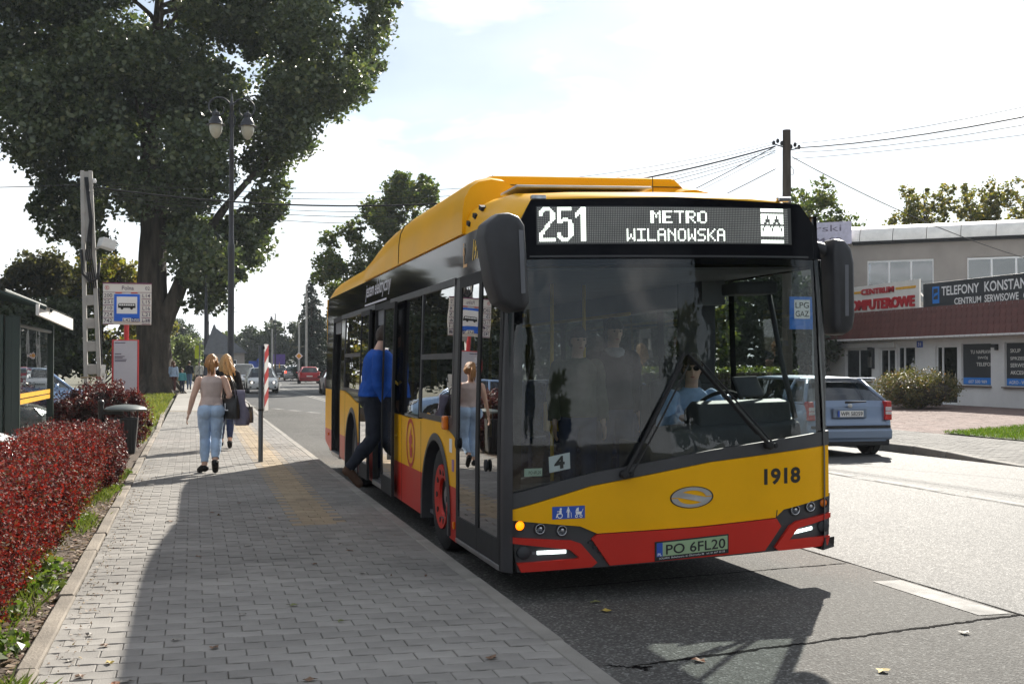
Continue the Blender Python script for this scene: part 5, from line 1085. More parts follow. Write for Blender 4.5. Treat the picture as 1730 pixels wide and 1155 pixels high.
    G().prism([(-.42,.36),(.42,.36),(.30,.24),(-.30,.24)], 'y', y0 - .05, y0 + .02).build('lower_grille', M_RUB, t); G().prism([(-.30,.60),(.30,.60),(.26,.54),(-.26,.54)], 'y', y0 - .05, y0 + .012).build('grille', M_RUB, t)
    if plate is None: G().box(-.26, y0 + .005, .42, .26, y0 + .03, .53).build('number_plate', M_PLATE, t); G().box(-.26, y1 - .025, .62, .26, y1, .73).build('number_plate', M_PLATE, t)
    G().box(-hw*.93, y1 - .03, .44, hw*.93, y1 + .1, .50).build('bumper_strip', M_RUB, t, bevel=.02)
    return t
def hatch(L, H, hood=.92, belt=.93, boot=None, steep=.35):
    h = L / 2; s = [(h, .30, .56, .60, .70, .52, 'h'), (h - .06, .24, .64, .68, .88, .60, 'h'), (h - .30, .20, .72, .78, .96, .70, 'h'), (h - .95, .19, belt - .04, hood, .995, .74, 'w'), (h - 1.65, .19, belt, H - .02, 1, .66, 'c'), (h - 2.05, .19, belt, H, 1, .67, 'c'), (0 - .25, .19, belt + .01, H, 1, .67, 'c')]
    if boot: s += [(-h + 1.35, .20, belt + .02, H - .03, 1, .65, 'c'), (-h + .75, .21, belt + .03, belt + .08, .99, .70, 'r'), (-h + .15, .24, belt, belt + .03, .95, .68, 'h'), (-h + .02, .30, .80, .84, .90, .60, 'h'), (-h, .34, .55, .6, .8, .5, 'h')]
    else: s += [(-h + .75, .20, belt + .02, H - .02, .995, .66, 'c'), (-h + steep + .05, .22, belt + .04, H - .06, .985, .64, 'c'), (-h + .08, .25, belt + .02, belt + .07, .96, .80, 'r'), (-h + .015, .28, .84, .87, .93, .78, 'h'), (-h, .30, .52, .56, .9, .7, 'h')]
    return s
M_SKODA = paint_m('paint_silver_blue', (.15,.20,.285), .45)
# estate car leaving on the right lane, seen from behind
sk = [(2.25,.30,.56,.60,.70,.52,'h'),(2.18,.24,.66,.70,.88,.6,'h'),(1.9,.20,.74,.80,.96,.7,'h'),(1.2,.19,.90,.93,.995,.74,'w'),(.55,.19,.93,1.42,1,.65,'c'),(0,.19,.94,1.45,1,.66,'c'),(-1.3,.19,.96,1.43,1,.65,'c'),(-1.66,.20,.97,1.40,.995,.63,'c'),(-2.08,.25,.965,1.01,.985,.84,'r'),(-2.17,.30,.86,.90,.975,.84,'h'),(-2.20,.36,.60,.64,.965,.82,'h'),(-2.255,.34,.52,.56,.96,.85,'h'),(-2.25,.28,.46,.48,.93,.8,'h')]
sko = car('estate_car', 'silver blue estate car driving away beside the bus on the far lane', (11.50, 21.85, 0), .0, 4.5, 1.76, 1.46, M_SKODA, sk, plate='x')
for ch in list(sko.children):
    if ch.name.startswith('tail_light') or ch.name.startswith('bumper_strip'): bpy.data.objects.remove(ch)
yb = -2.22
for sg in (1, -1):
    t_ = G().prism([(sg*.70,.66),(sg*.845,.66),(sg*.835,1.0),(sg*.74,1.0)], 'y', yb - .03, yb + .2).build('tail_light', M_TAIL, sko, bevel=.015)
    for z0, z1, m in ((.83,.90,M_TAILW),(.76,.82,M_TAILW)): G().box(min(sg*.715,sg*.835), yb - .036, z0, max(sg*.715,sg*.835), yb - .01, z1).build('lamp_segment', m, t_, bevel=.008)
G().box(-.80, yb - .065, .52, .80, yb - .02, .57).build('bumper_strip', M_RUB, sko, bevel=.015)
G().box(-.85, yb - .055, .30, .85, yb + .1, .515).build('rear_bumper', M_SKODA, sko, bevel=.05)
G().box(-.80, yb - .02, .20, .80, yb + .3, .305).build('bumper_valance', M_RUB, sko, bevel=.02)
G().box(-.34, yb - .02, .70, .34, yb + .02, .885).build('plate_recess', mat('paint_shade', (.14,.19,.27), .4), sko, bevel=.02)
pl = G().box(-.26, yb - .030, .725, .26, yb - .015, .835).build('number_plate', M_PLATE, sko); G().box(-.26, yb - .033, .725, -.218, yb - .02, .835).build('plate_band', M_BLUE, pl)
g = G(); text_g(g, 'WPI 58259', frame((-.20, yb - .0335, .742), (1,0,0), (0,0,1)), 1, .01, fit=(.44,.074)); g.build('plate_lettering', M_BLACK, pl, fix=False)
G().tube([(-.10, yb - .02, .985), (.33, yb - .0, .995)], [.022,.012], 8).build('wiper', M_RUB, sko, smooth=True); G().tube([(-.12, -1.55, 1.44), (-.10, -1.75, 1.78)], [.006,.003], 5).build('aerial', M_RUB, sko)
G().lathe([(.045,0),(.045,-.012),(.03,-.018)], (0, yb - .0, .925), 18, axis='y').build('badge', M_ALU, sko, smooth=40)
G().box(-.78, -1.83, 1.405, .78, -1.72, 1.425).build('tail_spoiler', M_SKODA, sko, bevel=.008)
# oncoming and departing traffic
M_WHITEP = paint_m('paint_white', (.74,.74,.74)); M_SILV = paint_m('paint_silver', (.42,.43,.44), .5); M_DARKP = paint_m('paint_black', (.02,.022,.026)); M_REDP = paint_m('paint_red', (.42,.02,.03)); M_BLUEP2 = paint_m('paint_pale_blue', (.30,.42,.62), .4); M_NAVY = paint_m('paint_navy', (.015,.03,.09), .3)
gt = 'cars in the traffic up the road'
car('hatchback_car', 'white hatchback with headlights on coming towards the bus stop', (4.0, 74.6, 0), math.pi, 4.3, 1.82, 1.50, M_WHITEP, hatch(4.3, 1.50), gt, lights=True)
car('people_carrier', 'silver people carrier following behind the white hatchback', (3.45, 87.5, 0), math.pi, 4.6, 1.85, 1.72, M_SILV, hatch(4.6, 1.72, 1.0, 1.02), gt, lights=True)
car('hatchback_car', 'red hatchback driving away in the far lane', (10.1, 110.0, 0), -.05, 4.2, 1.84, 1.50, M_REDP, hatch(4.2, 1.50), gt)
car('estate_car', 'grey estate car with a lit brake light ahead of the red hatchback', (10.45, 132.5, 0), -.08, 4.4, 1.84, 1.55, M_SILV, hatch(4.4, 1.55), gt, brake=True)
car('off_road_car', 'black off-road car in front of the grey estate car', (9.9, 144, 0), -.10, 4.5, 1.85, 1.68, M_DARKP, hatch(4.5, 1.68, 1.0, 1.02), gt)
car('hatchback_car', 'dark red car half hidden by the back of the bus', (8.05, 70.0, 0), -.02, 4.1, 1.76, 1.46, paint_m('paint_maroon', (.12,.02,.025)), hatch(4.1, 1.46), gt)
car('hatchback_car', 'white car farthest along the oncoming lane', (2.6, 103, 0), math.pi, 4.2, 1.8, 1.5, M_WHITEP, hatch(4.2, 1.5), gt, lights=True)
# parked nose to the pavement on the left
gk = 'cars parked behind the hedge'
car('estate_car', 'pale blue estate car parked beneath the big tree', (-4.9, 38.6, .06), -math.pi/2 + .15, 4.6, 1.8, 1.52, M_BLUEP2, hatch(4.6, 1.52), gk)
car('saloon_car', 'navy car with sloping windscreen parked beside the shelter', (-5.1, 31.0, .06), -math.pi/2 + .05, 4.4, 1.78, 1.46, M_NAVY, hatch(4.4, 1.46, boot=True), gk)
car('hatchback_car', 'silver car seen through the shelter glass', (-4.85, 26.2, .06), -math.pi/2, 4.1, 1.74, 1.50, M_SILV, hatch(4.1, 1.50), gk)
car('saloon_car', 'white car poking out behind the red hedge', (-3.93, 13.9, .12), -math.pi/2, 4.4, 1.78, 1.45, M_WHITEP, hatch(4.4, 1.45, boot=True), gk)
# ------------------------------------------------------------------ shop building on the right
M_WALL = mat('white_render', (0.66, 0.655, 0.65), .85, var=.10, scale=.7, detail=8, bump=.15, bscale=60); M_GWALL = mat('grey_render', (0.30, 0.27, 0.245),   .9, var=.16, scale=.5, detail=8, bump=.2, bscale=40)
M_TILE = mat('brown_roof_tile', (0.105, 0.032, 0.026), .6, var=.2, scale=8, objrand=.12); M_PVC = mat('white_pvc', (.72,.72,.72), .4, var=.03); M_ANTH = mat('sign_anthracite', (.035,.038,.045), .45, var=.06)
G_SHOP = glass('shop_glass', (.35,.38,.40), 1.0); M_CAP = mat('roof_membrane', (.78,.75,.70), .5, var=.12, scale=1.5); M_SIGNW = mat('sign_white', (.70,.68,.64), .6, var=.06, scale=2); M_SRED = mat('sign_red', (.48,.02,.03), .5); M_SYEL = mat('sign_yellow', (.72,.38,.04), .5)
M_SBLUE = mat('sign_light_blue', (.03,.20,.62), .4)
FX = 28.3
shop = thing('shop_building', 'white shop with brown tiled mansard and signs across the road', 'building', (FX, 44, 0.11))
XFb = Matrix.Translation((-FX, -44, -0.11))
def S(g, name, m, parent=shop, **k): g.v = [tuple(XFb @ Vector(v)) for v in g.v]; return g.build(name, m, parent, **k)
wins = [(48.7,46.5,.95,2.36),(45.9,44.7,.55,2.33),(44.56,43.25,.14,2.42),(41.87,40.46,.16,2.40),(40.2,38.44,.89,2.48),(37.66,35.3,.88,2.48)]
g = G(); ys = [52] + [y for w in wins for y in w[:2]] + [28]
for i in range(0, len(ys) - 1, 2): g.box(FX, ys[i+1], .05, FX + .30, ys[i], 2.78)
for y1, y0, z0, z1 in wins: g.box(FX, y0, .05, FX + .30, y1, z0); g.box(FX, y0, z1, FX + .30, y1, 2.78)
g.box(FX + .3, 28, .05, FX + 7, 28.3, 3.75).box(FX + .3, 51.7, .05, FX + 3, 52, 3.75)
S(g, 'wall', M_WALL)
S(G().box(FX + 3.2, 28.3, .10, FX + 3.4, 51.7, 3.7).box(FX + .3, 28.3, .08, FX + 3.2, 51.7, .12), 'back_room', mat('room_grey', (.18,.17,.16), .9))
for i, (y1, y0, z0, z1) in enumerate(wins):
    door = i in (2, 3); n = 2 if i != 0 else 3; t = .055; g = G(); xa, xb = FX + .08, FX + .15
    g.box(xa, y0, z0, xb, y0 + t, z1).box(xa, y1 - t, z0, xb, y1, z1).box(xa, y0 + t, z0, xb, y1 - t, z0 + t).box(xa, y0 + t, z1 - t, xb, y1 - t, z1)
    if i in (2, 3): 
        ym = y1 - (.38 if i == 3 else .45); g.box(xa, ym - .05, z0 + t, xb, ym + .05, z1 - t)
    elif i < 2: g.box(xa, (y0+y1)/2 - .03, z0 + t, xb, (y0+y1)/2 + .03, z1 - t)
    f = S(g, 'door' if door else 'window', M_PVC, bevel=.006)
    q = G().box(xa + .025, y0 + t - .01, z0 + t - .01, xa + .04, y1 - t + .01, z1 - t + .01); S(q, 'pane', G_SHOP, f)
    if door: S(G().tube([(xa - .05, y0 + .16 if i == 3 else y0 + .2, .95), (xa - .05, y0 + .16 if i == 3 else y0 + .2, 1.35)], .014, 6), 'handle', M_CHROME, f)
    if i in (0, 1, 4, 5): S(G().box(FX - .12, y0 - .05, z0 - .05, FX + .08, y1 + .05, z0 - .005), 'sill', mat('sill_brown', (.12,.075,.055), .6), f)
for i in (0,): S(G().box(FX - .14, 44.6, 2.40, FX + .02, 48.8, 2.62), 'shutter_box', M_PVC, bevel=.02)
for k, (y1, y0, z0, z1) in enumerate(wins[4:]):                          # printed window posters
    q = S(G().box(FX + .064, y0 + .03, z0 + .03, FX + .074, y1 - .03, z1 - .03), 'window_poster', M_ANTH); S(G().box(FX + .060, y0 + .04, z0 + .05, FX + .0645, y1 - .04, z0 + .30), 'poster_band', M_SBLUE, q)
    g = G(); rows = (("TU NAPRAWISZ", 39.72, 2.08, 1.50, .135), ("SWÓJ", 39.28, 1.86, .58, .14), ("TELEFON", 39.36, 1.62, .98, .135), ("607 500 989", 39.85, .98, 1.1, .12)) if k == 0 else (("SKUP", 37.42, 2.10, .56, .14), ("SPRZEDAŻ", 37.42, 1.84, 1.15, .15), ("SERWIS", 37.42, 1.58, .80, .14), ("AKCESORIA", 37.42, 1.32, 1.25, .14), ("AGRO - WYDRUKI", 37.5, .98, 1.5, .12))
    for s_, y_, z_, w_, h_ in rows: text_g(g, s_, frame((FX + .059, y_, z_), (0,-1,0), (0,0,1)), 1, .012, fit=(w_, h_))
    S(g, 'lettering', M_SIGNW, q, fix=False)
hn = S(G().box(FX - .02, 42.70, 2.37, FX - .002, 43.10, 2.62), 'house_number', M_BLUE); g = G(); text_g(g, '31', frame((FX - .022, 43.02, 2.42), (0,-1,0), (0,0,1)), 1, .02, fit=(.22,.15)); S(g, 'lettering', M_WHITE, hn, fix=False)
for y in (46.3, 38.05): S(G().box(FX - .28, y - .08, 2.30, FX - .02, y + .08, 2.42).box(FX - .10, y - .05, 1.5 if y > 45 else 2.2, FX, y + .05, 2.36), 'wall_lamp', M_PLA)
S(G().box(FX - .12, 46.35, 1.55, FX + .0, 46.62, 2.0), 'letter_box', M_ALU, bevel=.01)
S(G().box(FX - .75, 28, 2.70, FX + .02, 50.3, 2.78), 'soffit', M_WALL)
# mansard: courses of tiles, each tile a piece; the nearest as parts
tile_me = G().add([(-.0,-.155,0),(.0,.155,0),(.10,.155,.40),(.10,-.155,.40),(-.012,-.15,-.004),(-.012,.15,-.004)], [(4,5,1,0),(0,1,2,3),(4,0,3),(5,2,1)]).mesh('roof_tile', M_TILE)
rest = G(); cnt = 0; cand = []
for r in range(4):
    z = 2.72 + r * .275; x = FX - .72 + r * .13; Y = 28.2 + (r % 2) * .16
    while Y < 50.2: cand.append((x, Y, z)); Y += .32
cand.sort(key=lambda c: abs(c[1] - 41))
S(G().add([(FX-.70,28,2.73),(FX-.70,50.3,2.73),(FX-.16,50.0,3.82),(FX-.16,28,3.82)], [(0,1,2,3)]).box(FX - .16, 28, 3.70, FX + .1, 50.0, 3.86).add([(FX-.70,50.3,2.73),(FX+.0,50.3,2.73),(FX+.0,50.0,3.82),(FX-.16,50.0,3.82)], [(0,1,2,3)]), 'mansard', M_TILE)
for i, (x, Y, z) in enumerate(cand):
    q = Vector((x - .03, Y, z)) + Vector((0, 0, random.uniform(-.004, .004)))
    if i < 240: o = link('roof_tile', tile_me, shop); o.location = XFb @ q
    else: rest.merge(G().add([(-.0,-.155,0),(.0,.155,0),(.10,.155,.40),(.10,-.155,.40),(-.012,-.15,-.004),(-.012,.15,-.004)], [(4,5,1,0),(0,1,2,3),(4,0,3),(5,2,1)]), Matrix.Translation(q))
stuff(S(rest, 'roof_tile', M_TILE, fix=False))
S(G().box(FX - .15, 28, 3.86, FX + 12, 49.8, 3.90), 'flat_roof', M_CAP); S(G().box(FX - .20, 28, 3.84, FX - .14, 50.0, 3.95), 'roof_edge', M_PVC)
# roof signs
t = thing('shop_sign', 'anthracite sign with white TELEFONY lettering on the shop roof', 'sign', (28.1, 38, 3.88))
def SG(g, name, m, parent, **k): g.v = [tuple(Vector(v) - Vector((28.1, 38, 3.88))) for v in g.v]; return g.build(name, m, parent, **k)
for y0, y1 in ((38.62, 42.36), (34.6, 38.60)): SG(G().box(28.1, y0, 3.88, 28.16, y1, 4.88), 'sign_panel', M_ANTH, t, bevel=.01)
g = G()
for s_, y_, z_, w_, h_ in (('TELEFONY', 41.13, 4.34, 2.32, .36), ('KONSTANCIN', 38.50, 4.34, 3.2, .38), ('CENTRUM', 40.32, 3.96, 1.62, .25), ('SERWISOWE', 38.50, 3.96, 1.9, .27), ('GSM', 36.35, 3.96, .8, .27)): text_g(g, s_, frame((28.095, y_, z_), (0,-1,0), (0,0,1)), 1, .018, fit=(w_, h_))
SG(g, 'lettering', M_WHITE, t, fix=False)
SG(G().box(28.085, 41.28, 4.06, 28.10, 41.72, 4.72), 'phone_mark', M_SBLUE, t, bevel=.05); SG(G().box(28.08, 41.36, 4.22, 28.086, 41.64, 4.64), 'phone_screen', M_ANTH, t)
SG(G().add([(28.075,41.25,4.50),(28.075,41.58,4.45),(28.075,41.62,4.30),(28.075,41.50,4.36),(28.075,41.30,4.42)], [(0,1,2,3,4)]), 'bird_mark', M_SBLUE, t, fix=False)
for y in (35, 37, 39, 41.8): SG(G().tube([(28.17, y, 4.7), (29.0, y, 3.9)], .025, 6), 'strut', M_ALU, t)
t = thing('shop_sign', 'white sign with red KOMPUTEROWE letters on the shop roof', 'sign', (28.1, 38, 3.88))
SG(G().add([(28.1,48.4,3.86),(28.1,42.62,3.86),(28.1,42.62,5.10),(28.1,48.4,5.07),(28.17,48.4,3.86),(28.17,42.62,3.86),(28.17,42.62,5.10),(28.17,48.4,5.07)], [(0,1,2,3),(7,6,5,4),(0,4,5,1),(1,5,6,2),(2,6,7,3),(3,7,4,0)]), 'sign_panel', M_SIGNW, t)
for s_, y_, z_, w_, h_, b in (('CENTRUM', 46.9, 4.68, 2.5, .25, .03), ('KOMPUTEROWE', 48.2, 4.02, 5.3, .46, .045)):
    g = G(); text_g(g, s_, frame((28.03, y_, z_), (0,-1,0), (0,0,1)), 1, b, fit=(w_, h_)); n = len(g.v); vs = [(x + .06, y, z) for x, y, z in g.v]; g.add(vs, [f[::-1] for f in g.f[:]]); SG(g, 'lettering', M_SRED, t, fix=False)
SG(G().box(28.085, 46.98, 4.76, 28.098, 48.3, 4.86), 'yellow_stripe', M_SYEL, t); SG(G().box(28.085, 42.85, 4.76, 28.098, 44.3, 4.86), 'yellow_stripe', M_SYEL, t)
for y in (43.2, 45.5, 48): SG(G().tube([(28.18, y, 4.9), (29.3, y, 3.9)], .03, 6), 'strut', M_PVC, t)
# upper storey, set back and turned
UP, UD = Vector((37.1, 48.1, 0)), Vector((-.769, .639, 0)); UN = Vector((-.639, -.769, 0))
hall = thing('grey_hall', 'grey upper hall with white framed windows and rounded roof edge behind the shop', 'building', (33, 51, .1))
def U(t_, z, out=0.0): q = UP + UD * t_ + UN * out - Vector((33, 51, .1)); return (q.x, q.y, z - .1)
def ubox(g, t0, t1, z0, z1, o0, o1): return g.add([U(t0,z0,o0),U(t1,z0,o0),U(t1,z0,o1),U(t0,z0,o1),U(t0,z1,o0),U(t1,z1,o0),U(t1,z1,o1),U(t0,z1,o1)], [(0,3,2,1),(4,5,6,7),(0,1,5,4),(1,2,6,5),(2,3,7,6),(3,0,4,7)])
g = G(); ops = [(3.87, 6.93, 4.35, 6.72), (-1.9, 2.36, 4.35, 6.70)]
ubox(g, -16, 12, .1, 4.35, -.3, 0); ubox(g, -16, 12, 6.72, 7.62, -.3, 0)
for a, b in ((-16, -1.9), (2.36, 3.87), (6.93, 12)): ubox(g, a, b, 4.35, 6.72, -.3, 0)
ubox(g, 11.7, 12, .1, 7.6, -9, -.3); ubox(g, -16, 12, 7.3, 7.5, -9, -.3)
g.build('wall', M_GWALL, hall)
M_BLIND = mat('window_inside', (.12,.13,.15), .8)
for a, b, z0, z1 in ops:
    n = 3 if b - a < 4 else 4; g = G(); tk = .09
    for i in range(n + 1): c = a + (b - a) * i / n; ubox(g, c - tk/2, c + tk/2, z0, z1, -.12, -.02)
    for z in (z0, z1 - tk): ubox(g, a, b, z, z + tk, -.11, -.03)
    f = g.build('window', M_PVC, hall, bevel=.008)
    for i in range(n): ubox(G(), 0,0,0,0,0,0); q = G(); ubox(q, a + (b-a)*i/n + .03, a + (b-a)*(i+1)/n - .03, z0 + .05, z1 - .05, -.08, -.065); q.build('pane', glass('hall_glass', (.18,.22,.27), 2.0), f)
    ubox(G(), 0, 0, 0, 0, 0, 0); q = G(); ubox(q, a, b, z0, z1, -1.2, -1.1); q.build('inner_wall', M_BLIND, hall)
for i in range(18):                                                     # rounded cap of the roof edge, panel by panel
    t0, t1 = -15.9 + i * 1.545, -15.9 + (i + 1) * 1.545 - .03; g = G()
    if t0 > 7.4: break
    pr = [(.25, 7.66), (.23, 7.78), (.14, 7.98), (-.04, 8.18), (-.32, 8.36), (-.70, 8.47), (-1.3, 8.52), (-1.3, 7.66)]
    g.rings([[U(t0, z, o) for o, z in pr], [U(t1, z, o) for o, z in pr]]); g.build('roof_cap', M_CAP, hall, smooth=50)
g = G(); ubox(g, -16, 7.6, 7.58, 7.655, -.2, .30); g.build('gutter', M_RUB, hall); g = G(); ubox(g, -16, 7.6, 7.50, 7.575, -.2, .12); g.build('gutter_board', M_PLA, hall)
bn = thing('banner', 'pale lilac hairdresser banner at the end of the hall roof', 'banner', (33, 51, .1)); g = G(); ubox(g, 7.62, 12.0, 7.56, 8.66, .32, .36); g.build('cloth', mat('banner_cloth', (.52,.50,.62), .7), bn)
def umap(t0, z0): return lambda p: U(t0 - p[0], z0 + p[1], .363)
g = G(); text_g(g, 'Fryzjerski', umap(11.6, 8.10), 1, .0, fit=(3.5, .42)); text_g(g, '22 717 84 00', umap(11.3, 7.72), 1, .02, fit=(3.2, .18)); g.build('lettering', mat('banner_ink', (.16,.14,.20), .6), bn, fix=False)
# ------------------------------------------------------------------ poles, wires, lamps, signs
M_WOOD = bark('weathered_wood', (.055,.045,.038), (.11,.095,.08), 2.0); M_CONC = mat('pole_concrete', (.36,.35,.33), .9, var=.12, scale=3, bump=.3, bscale=60); M_LPOST = mat('lamp_post_paint', (.022,.024,.032), .42, var=.15, scale=6); M_WIRE = mat('wire_black', (.01,.01,.012), .6)
pw = thing('utility_pole', 'weathered wooden utility pole with insulators rising behind the bus', 'pole', (15.68, 30, 0))
G().tube([(0,0,0),(0,.0,4),(.01,0,8.08)], [.15,.13,.11], 14).build('shaft', M_WOOD, pw, smooth=40)
for sx, z in ((-1, 7.66), (1, 7.58)):
    G().tube([(sx*.08, 0, z - .05), (sx*.30, .0, z), (sx*.40, 0, z + .03)], .018, 6).build('bracket', M_RUB, pw)
    for k in range(3): G().lathe([(.02,-.03),(.045,0),(.045,.05),(.025,.09)], (sx*(.14 + .12*k), 0, z + .02 + (k%2)*.06), 10).build('insulator', M_PLA, pw, smooth=40)
G().tube([(.12,0,7.1),(.22,0,7.0),(.20,.0,6.86),(.12,0,6.88)], .010, 5).build('wire_loop', M_WIRE, pw)
pc = thing('utility_pole', 'slotted concrete utility pole with cables and a floodlight by the bus stop sign', 'pole', (-2.22, 30, .06), 0)
pc.rotation_euler = (0, R(-2.0), 0)
legw = .095
for sx in (-1, 1): G().rings([[(sx*(.165 - .075*t) - legw/2, -.08, z), (sx*(.165 - .075*t) + legw/2*(.9), -.08, z), (sx*(.165 - .075*t) + legw/2*(.9), .08, z), (sx*(.165 - .075*t) - legw/2, .08, z)] for t, z in ((0, 0), (1, 6.16))]).build('leg', M_CONC, pc, bevel=.01)
for k in range(11):
    z = .3 + k * .54; t = z / 6.16; w = .14 - .075 * t
    if k < 8: G().box(-w, -.05, z, w, .05, z + .24).build('web', M_CONC, pc, bevel=.02)
G().box(-.075, -.055, 4.5, .075, .055, 6.14).build('web', M_CONC, pc)
for k in range(4): G().tube([(.02*k-.03, -.09, 6.0), (.05 + .02*k, -.10 - .01*k, 5.0), (-.06 + .04*k, -.11, 4.2), (.0 + .05*k, -.10, 3.4)], .014, 5).build('cable', M_WIRE, pc, smooth=True)
G().tube([(-.16,-.1,4.3),(-.14,-.12,3.75),(.02,-.14,3.55),(.18,-.12,3.62),(.24,-.1,4.0)], .035, 7).build('cable_coil', M_WIRE, pc, smooth=True)
G().tube([(.19,-.03,3.4),(.22,-.05,1.6),(.24,-.05,.2)], .022, 6).build('cable_duct', M_WIRE, pc)
G().obox((.42,-.18,4.42), (.34,.30,.22), rz=.45, ry=.3).build('floodlight', mat('lamp_white', (.62,.62,.6), .5), pc, bevel=.01); G().tube([(.10,0,4.3),(.3,-.1,4.38)], .025, 6).build('bracket', M_ALU, pc)
G().lathe([(.05,0),(.06,.04),(.04,.10)], (.16,0,5.88), 10).build('insulator', M_PVC, pc, smooth=40)
for z in (1.25, 1.45): G().obox((.24,-.09,z), (.10,.02,.30), rz=.2, ry=.15).build('notice', M_SIGNW, pc)
G().tube([(-.26,-.09,1.32),(.26,-.09,1.32)], .02, 6).build('strap', mat('sack_tan', (.3,.24,.16), .9), pc)
def wire(label, a, b, sag, r, group='overhead wires'):
    a, b = Vector(a), Vector(b); n = 24; pts = [a.lerp(b, i/n) - Vector((0, 0, 4*sag*(i/n)*(1-i/n))) for i in range(n + 1)]
    o = G().tube([p - a for p in pts], r, 5, cap=False).build('overhead_wire', M_WIRE, None, smooth=True); o.location = a
    return tag(o, label, 'wire', group)
for k, (dz, r, lab) in enumerate(((.32,.006,'thin wire, topmost between the concrete and the wooden pole'),(.16,.007,'thin wire just above the thick cable over the bus roof'),(.0,.021,'thick black cable strung between the two poles over the bus'),(-.14,.007,'thin wire just below the thick cable over the bus roof'),(-.26,.008,'thin wire, last but one from below, over the bus roof'),(-.42,.007,'thin wire, lowest of those spanning over the bus roof'))):
    wire(lab, (-2.3, 30, 5.85 + dz*.4), (15.35, 30, 7.62 + dz*.4), .95 + dz * -.7, r)
for k, (dz, sag, r) in enumerate(((.12, 1.35, .008), (0, 1.45, .016), (-.12, 1.5, .008))): wire(('uppermost','thickest','lowest')[k] + ' wire running from the wooden pole out to the right edge', (15.95, 30, 7.6 + dz), (15.2, -8, 7.7 + dz), sag, r)
wire('single thin wire from the wooden pole level towards the right', (15.9, 30, 7.3), (22, 6, 6.8), .5, .007)
wire('drop wire from the wooden pole slanting down to the shop roof', (15.85, 30, 7.35), (28.6, 35.2, 5.0), .3, .013)
for k, (dz, r) in enumerate(((.0, .013), (-.12, .007), (-.62, .013))): wire(('thick','thin','lower')[k] + ' wire leaving the wooden pole to the left, up the road', (15.35, 30, 7.62 + dz), (14.0, 66, 7.4 + dz), .9, r)
wire('single wire from the concrete pole to the left edge', (-2.5, 30, 5.9), (-16, 31, 6.4), .4, .010)
# scroll-armed street lamps
M_OPAL = mat('lantern_glass', (.42,.40,.32), .25, var=.1, scale=4)
def make_lamp(label, loc, h, arms=(-1, 1), group='scroll armed street lamps'):
    t = thing('street_lamp', label, 'street lamp', loc, 0, group)
    G().lathe([(.16,0),(.16,.25),(.12,.32),(.11,1.2),(.085,1.3),(.08,h*.52),(.095,h*.53),(.065,h*.55),(.06,h-1.5),(.075,h-1.48),(.05,h-1.40),(.045,h-.35),(.06,h-.33),(.03,h-.2),(.015,h)], n=14).build('post', M_LPOST, t, smooth=45)
    for s in arms:
        g = G(); c = Vector((s*.34, 0, h-.42)); pts = []
        for i in range(30):
            a = R(-10 + i*13.5); rr = .34 * (1 - i/29 * .62); pts.append(c + Vector((-s*math.cos(a)*rr, 0, math.sin(a)*rr*1.0 + .0)))
        g.tube(pts, [.022]*20 + [.016]*10, 7); g.tube([(0,0,h-1.0),(s*.10,0,h-.72),(s*.03,0,h-.45)], .014, 6); g.build('scroll', M_LPOST, t, smooth=50)
        lx = s*.40; g = G().lathe([(.02,.0),(.03,-.05),(.09,-.08),(.10,-.14),(.085,-.18),(.13,-.24),(.17,-.32),(.175,-.37),(.25,-.41),(.24,-.42),(.17,-.40)], (lx, 0, h-.44), 18, cap=False); l = g.build('lantern', M_LPOST, t, smooth=45)
        G().lathe([(.165,-.40),(.165,-.50),(.14,-.62),(.08,-.72),(.02,-.76),(.001,-.765)], (lx, 0, h-.44), 18, cap=False).build('glass_bowl', M_OPAL, l, smooth=True); G().tube([(lx, 0, h-.76+.3), (lx,0,h-.44-.0)], .02, 6).build('hanger', M_LPOST, l)
    return t
make_lamp('dark double street lamp with scroll arms in front of the big tree', (.95, 32, .14), 8.55)
make_lamp('dark double street lamp farther up the pavement behind the triangular sign', (.62, 61, .14), 8.2); make_lamp('dark double street lamp, third along the pavement', (.98, 84, .14), 8.2)
make_lamp('thin single street lamp against the sky above the far trees', (8.5, 131, 0), 7.3, (-1,)); 
M_GPOST = mat('galvanised', (.25,.26,.27), .5, .6, var=.15)
def pole_(name, label, x, y, h, r=.1, m=M_CONC, group='plain poles far along the road', arms=None, cat='pole'):
    t = thing(name, label, cat, (x, y, 0), 0, group); G().tube([(0,0,0),(0,0,h)], [r, r*.65], 10).build('shaft', m, t, smooth=40)
    if arms: G().tube([(-arms,0,h-.1),(arms,0,h-.1)], .04, 6).build('cross_arm', m, t)
    return t
for i, (px_, Y, h, r) in enumerate(((8.0,128,5.4,.12),(10.5,125,5.8,.13),(10.6,118,9.4,.13),(11.3,100,8.6,.16),(10.2,86,7.0,.13),(4.4,150,8.2,.10))):
    pole_('utility_pole', ('pale pole left of the far lamp','pale pole below the dark trees','tall pale pole leaning against the spruce','thick pale pole behind the rear of the bus','second pale pole by the rear of the bus','slim pole with a cross arm over the far trees')[i], px_, Y, h, r, arms=.9 if i == 5 else None)
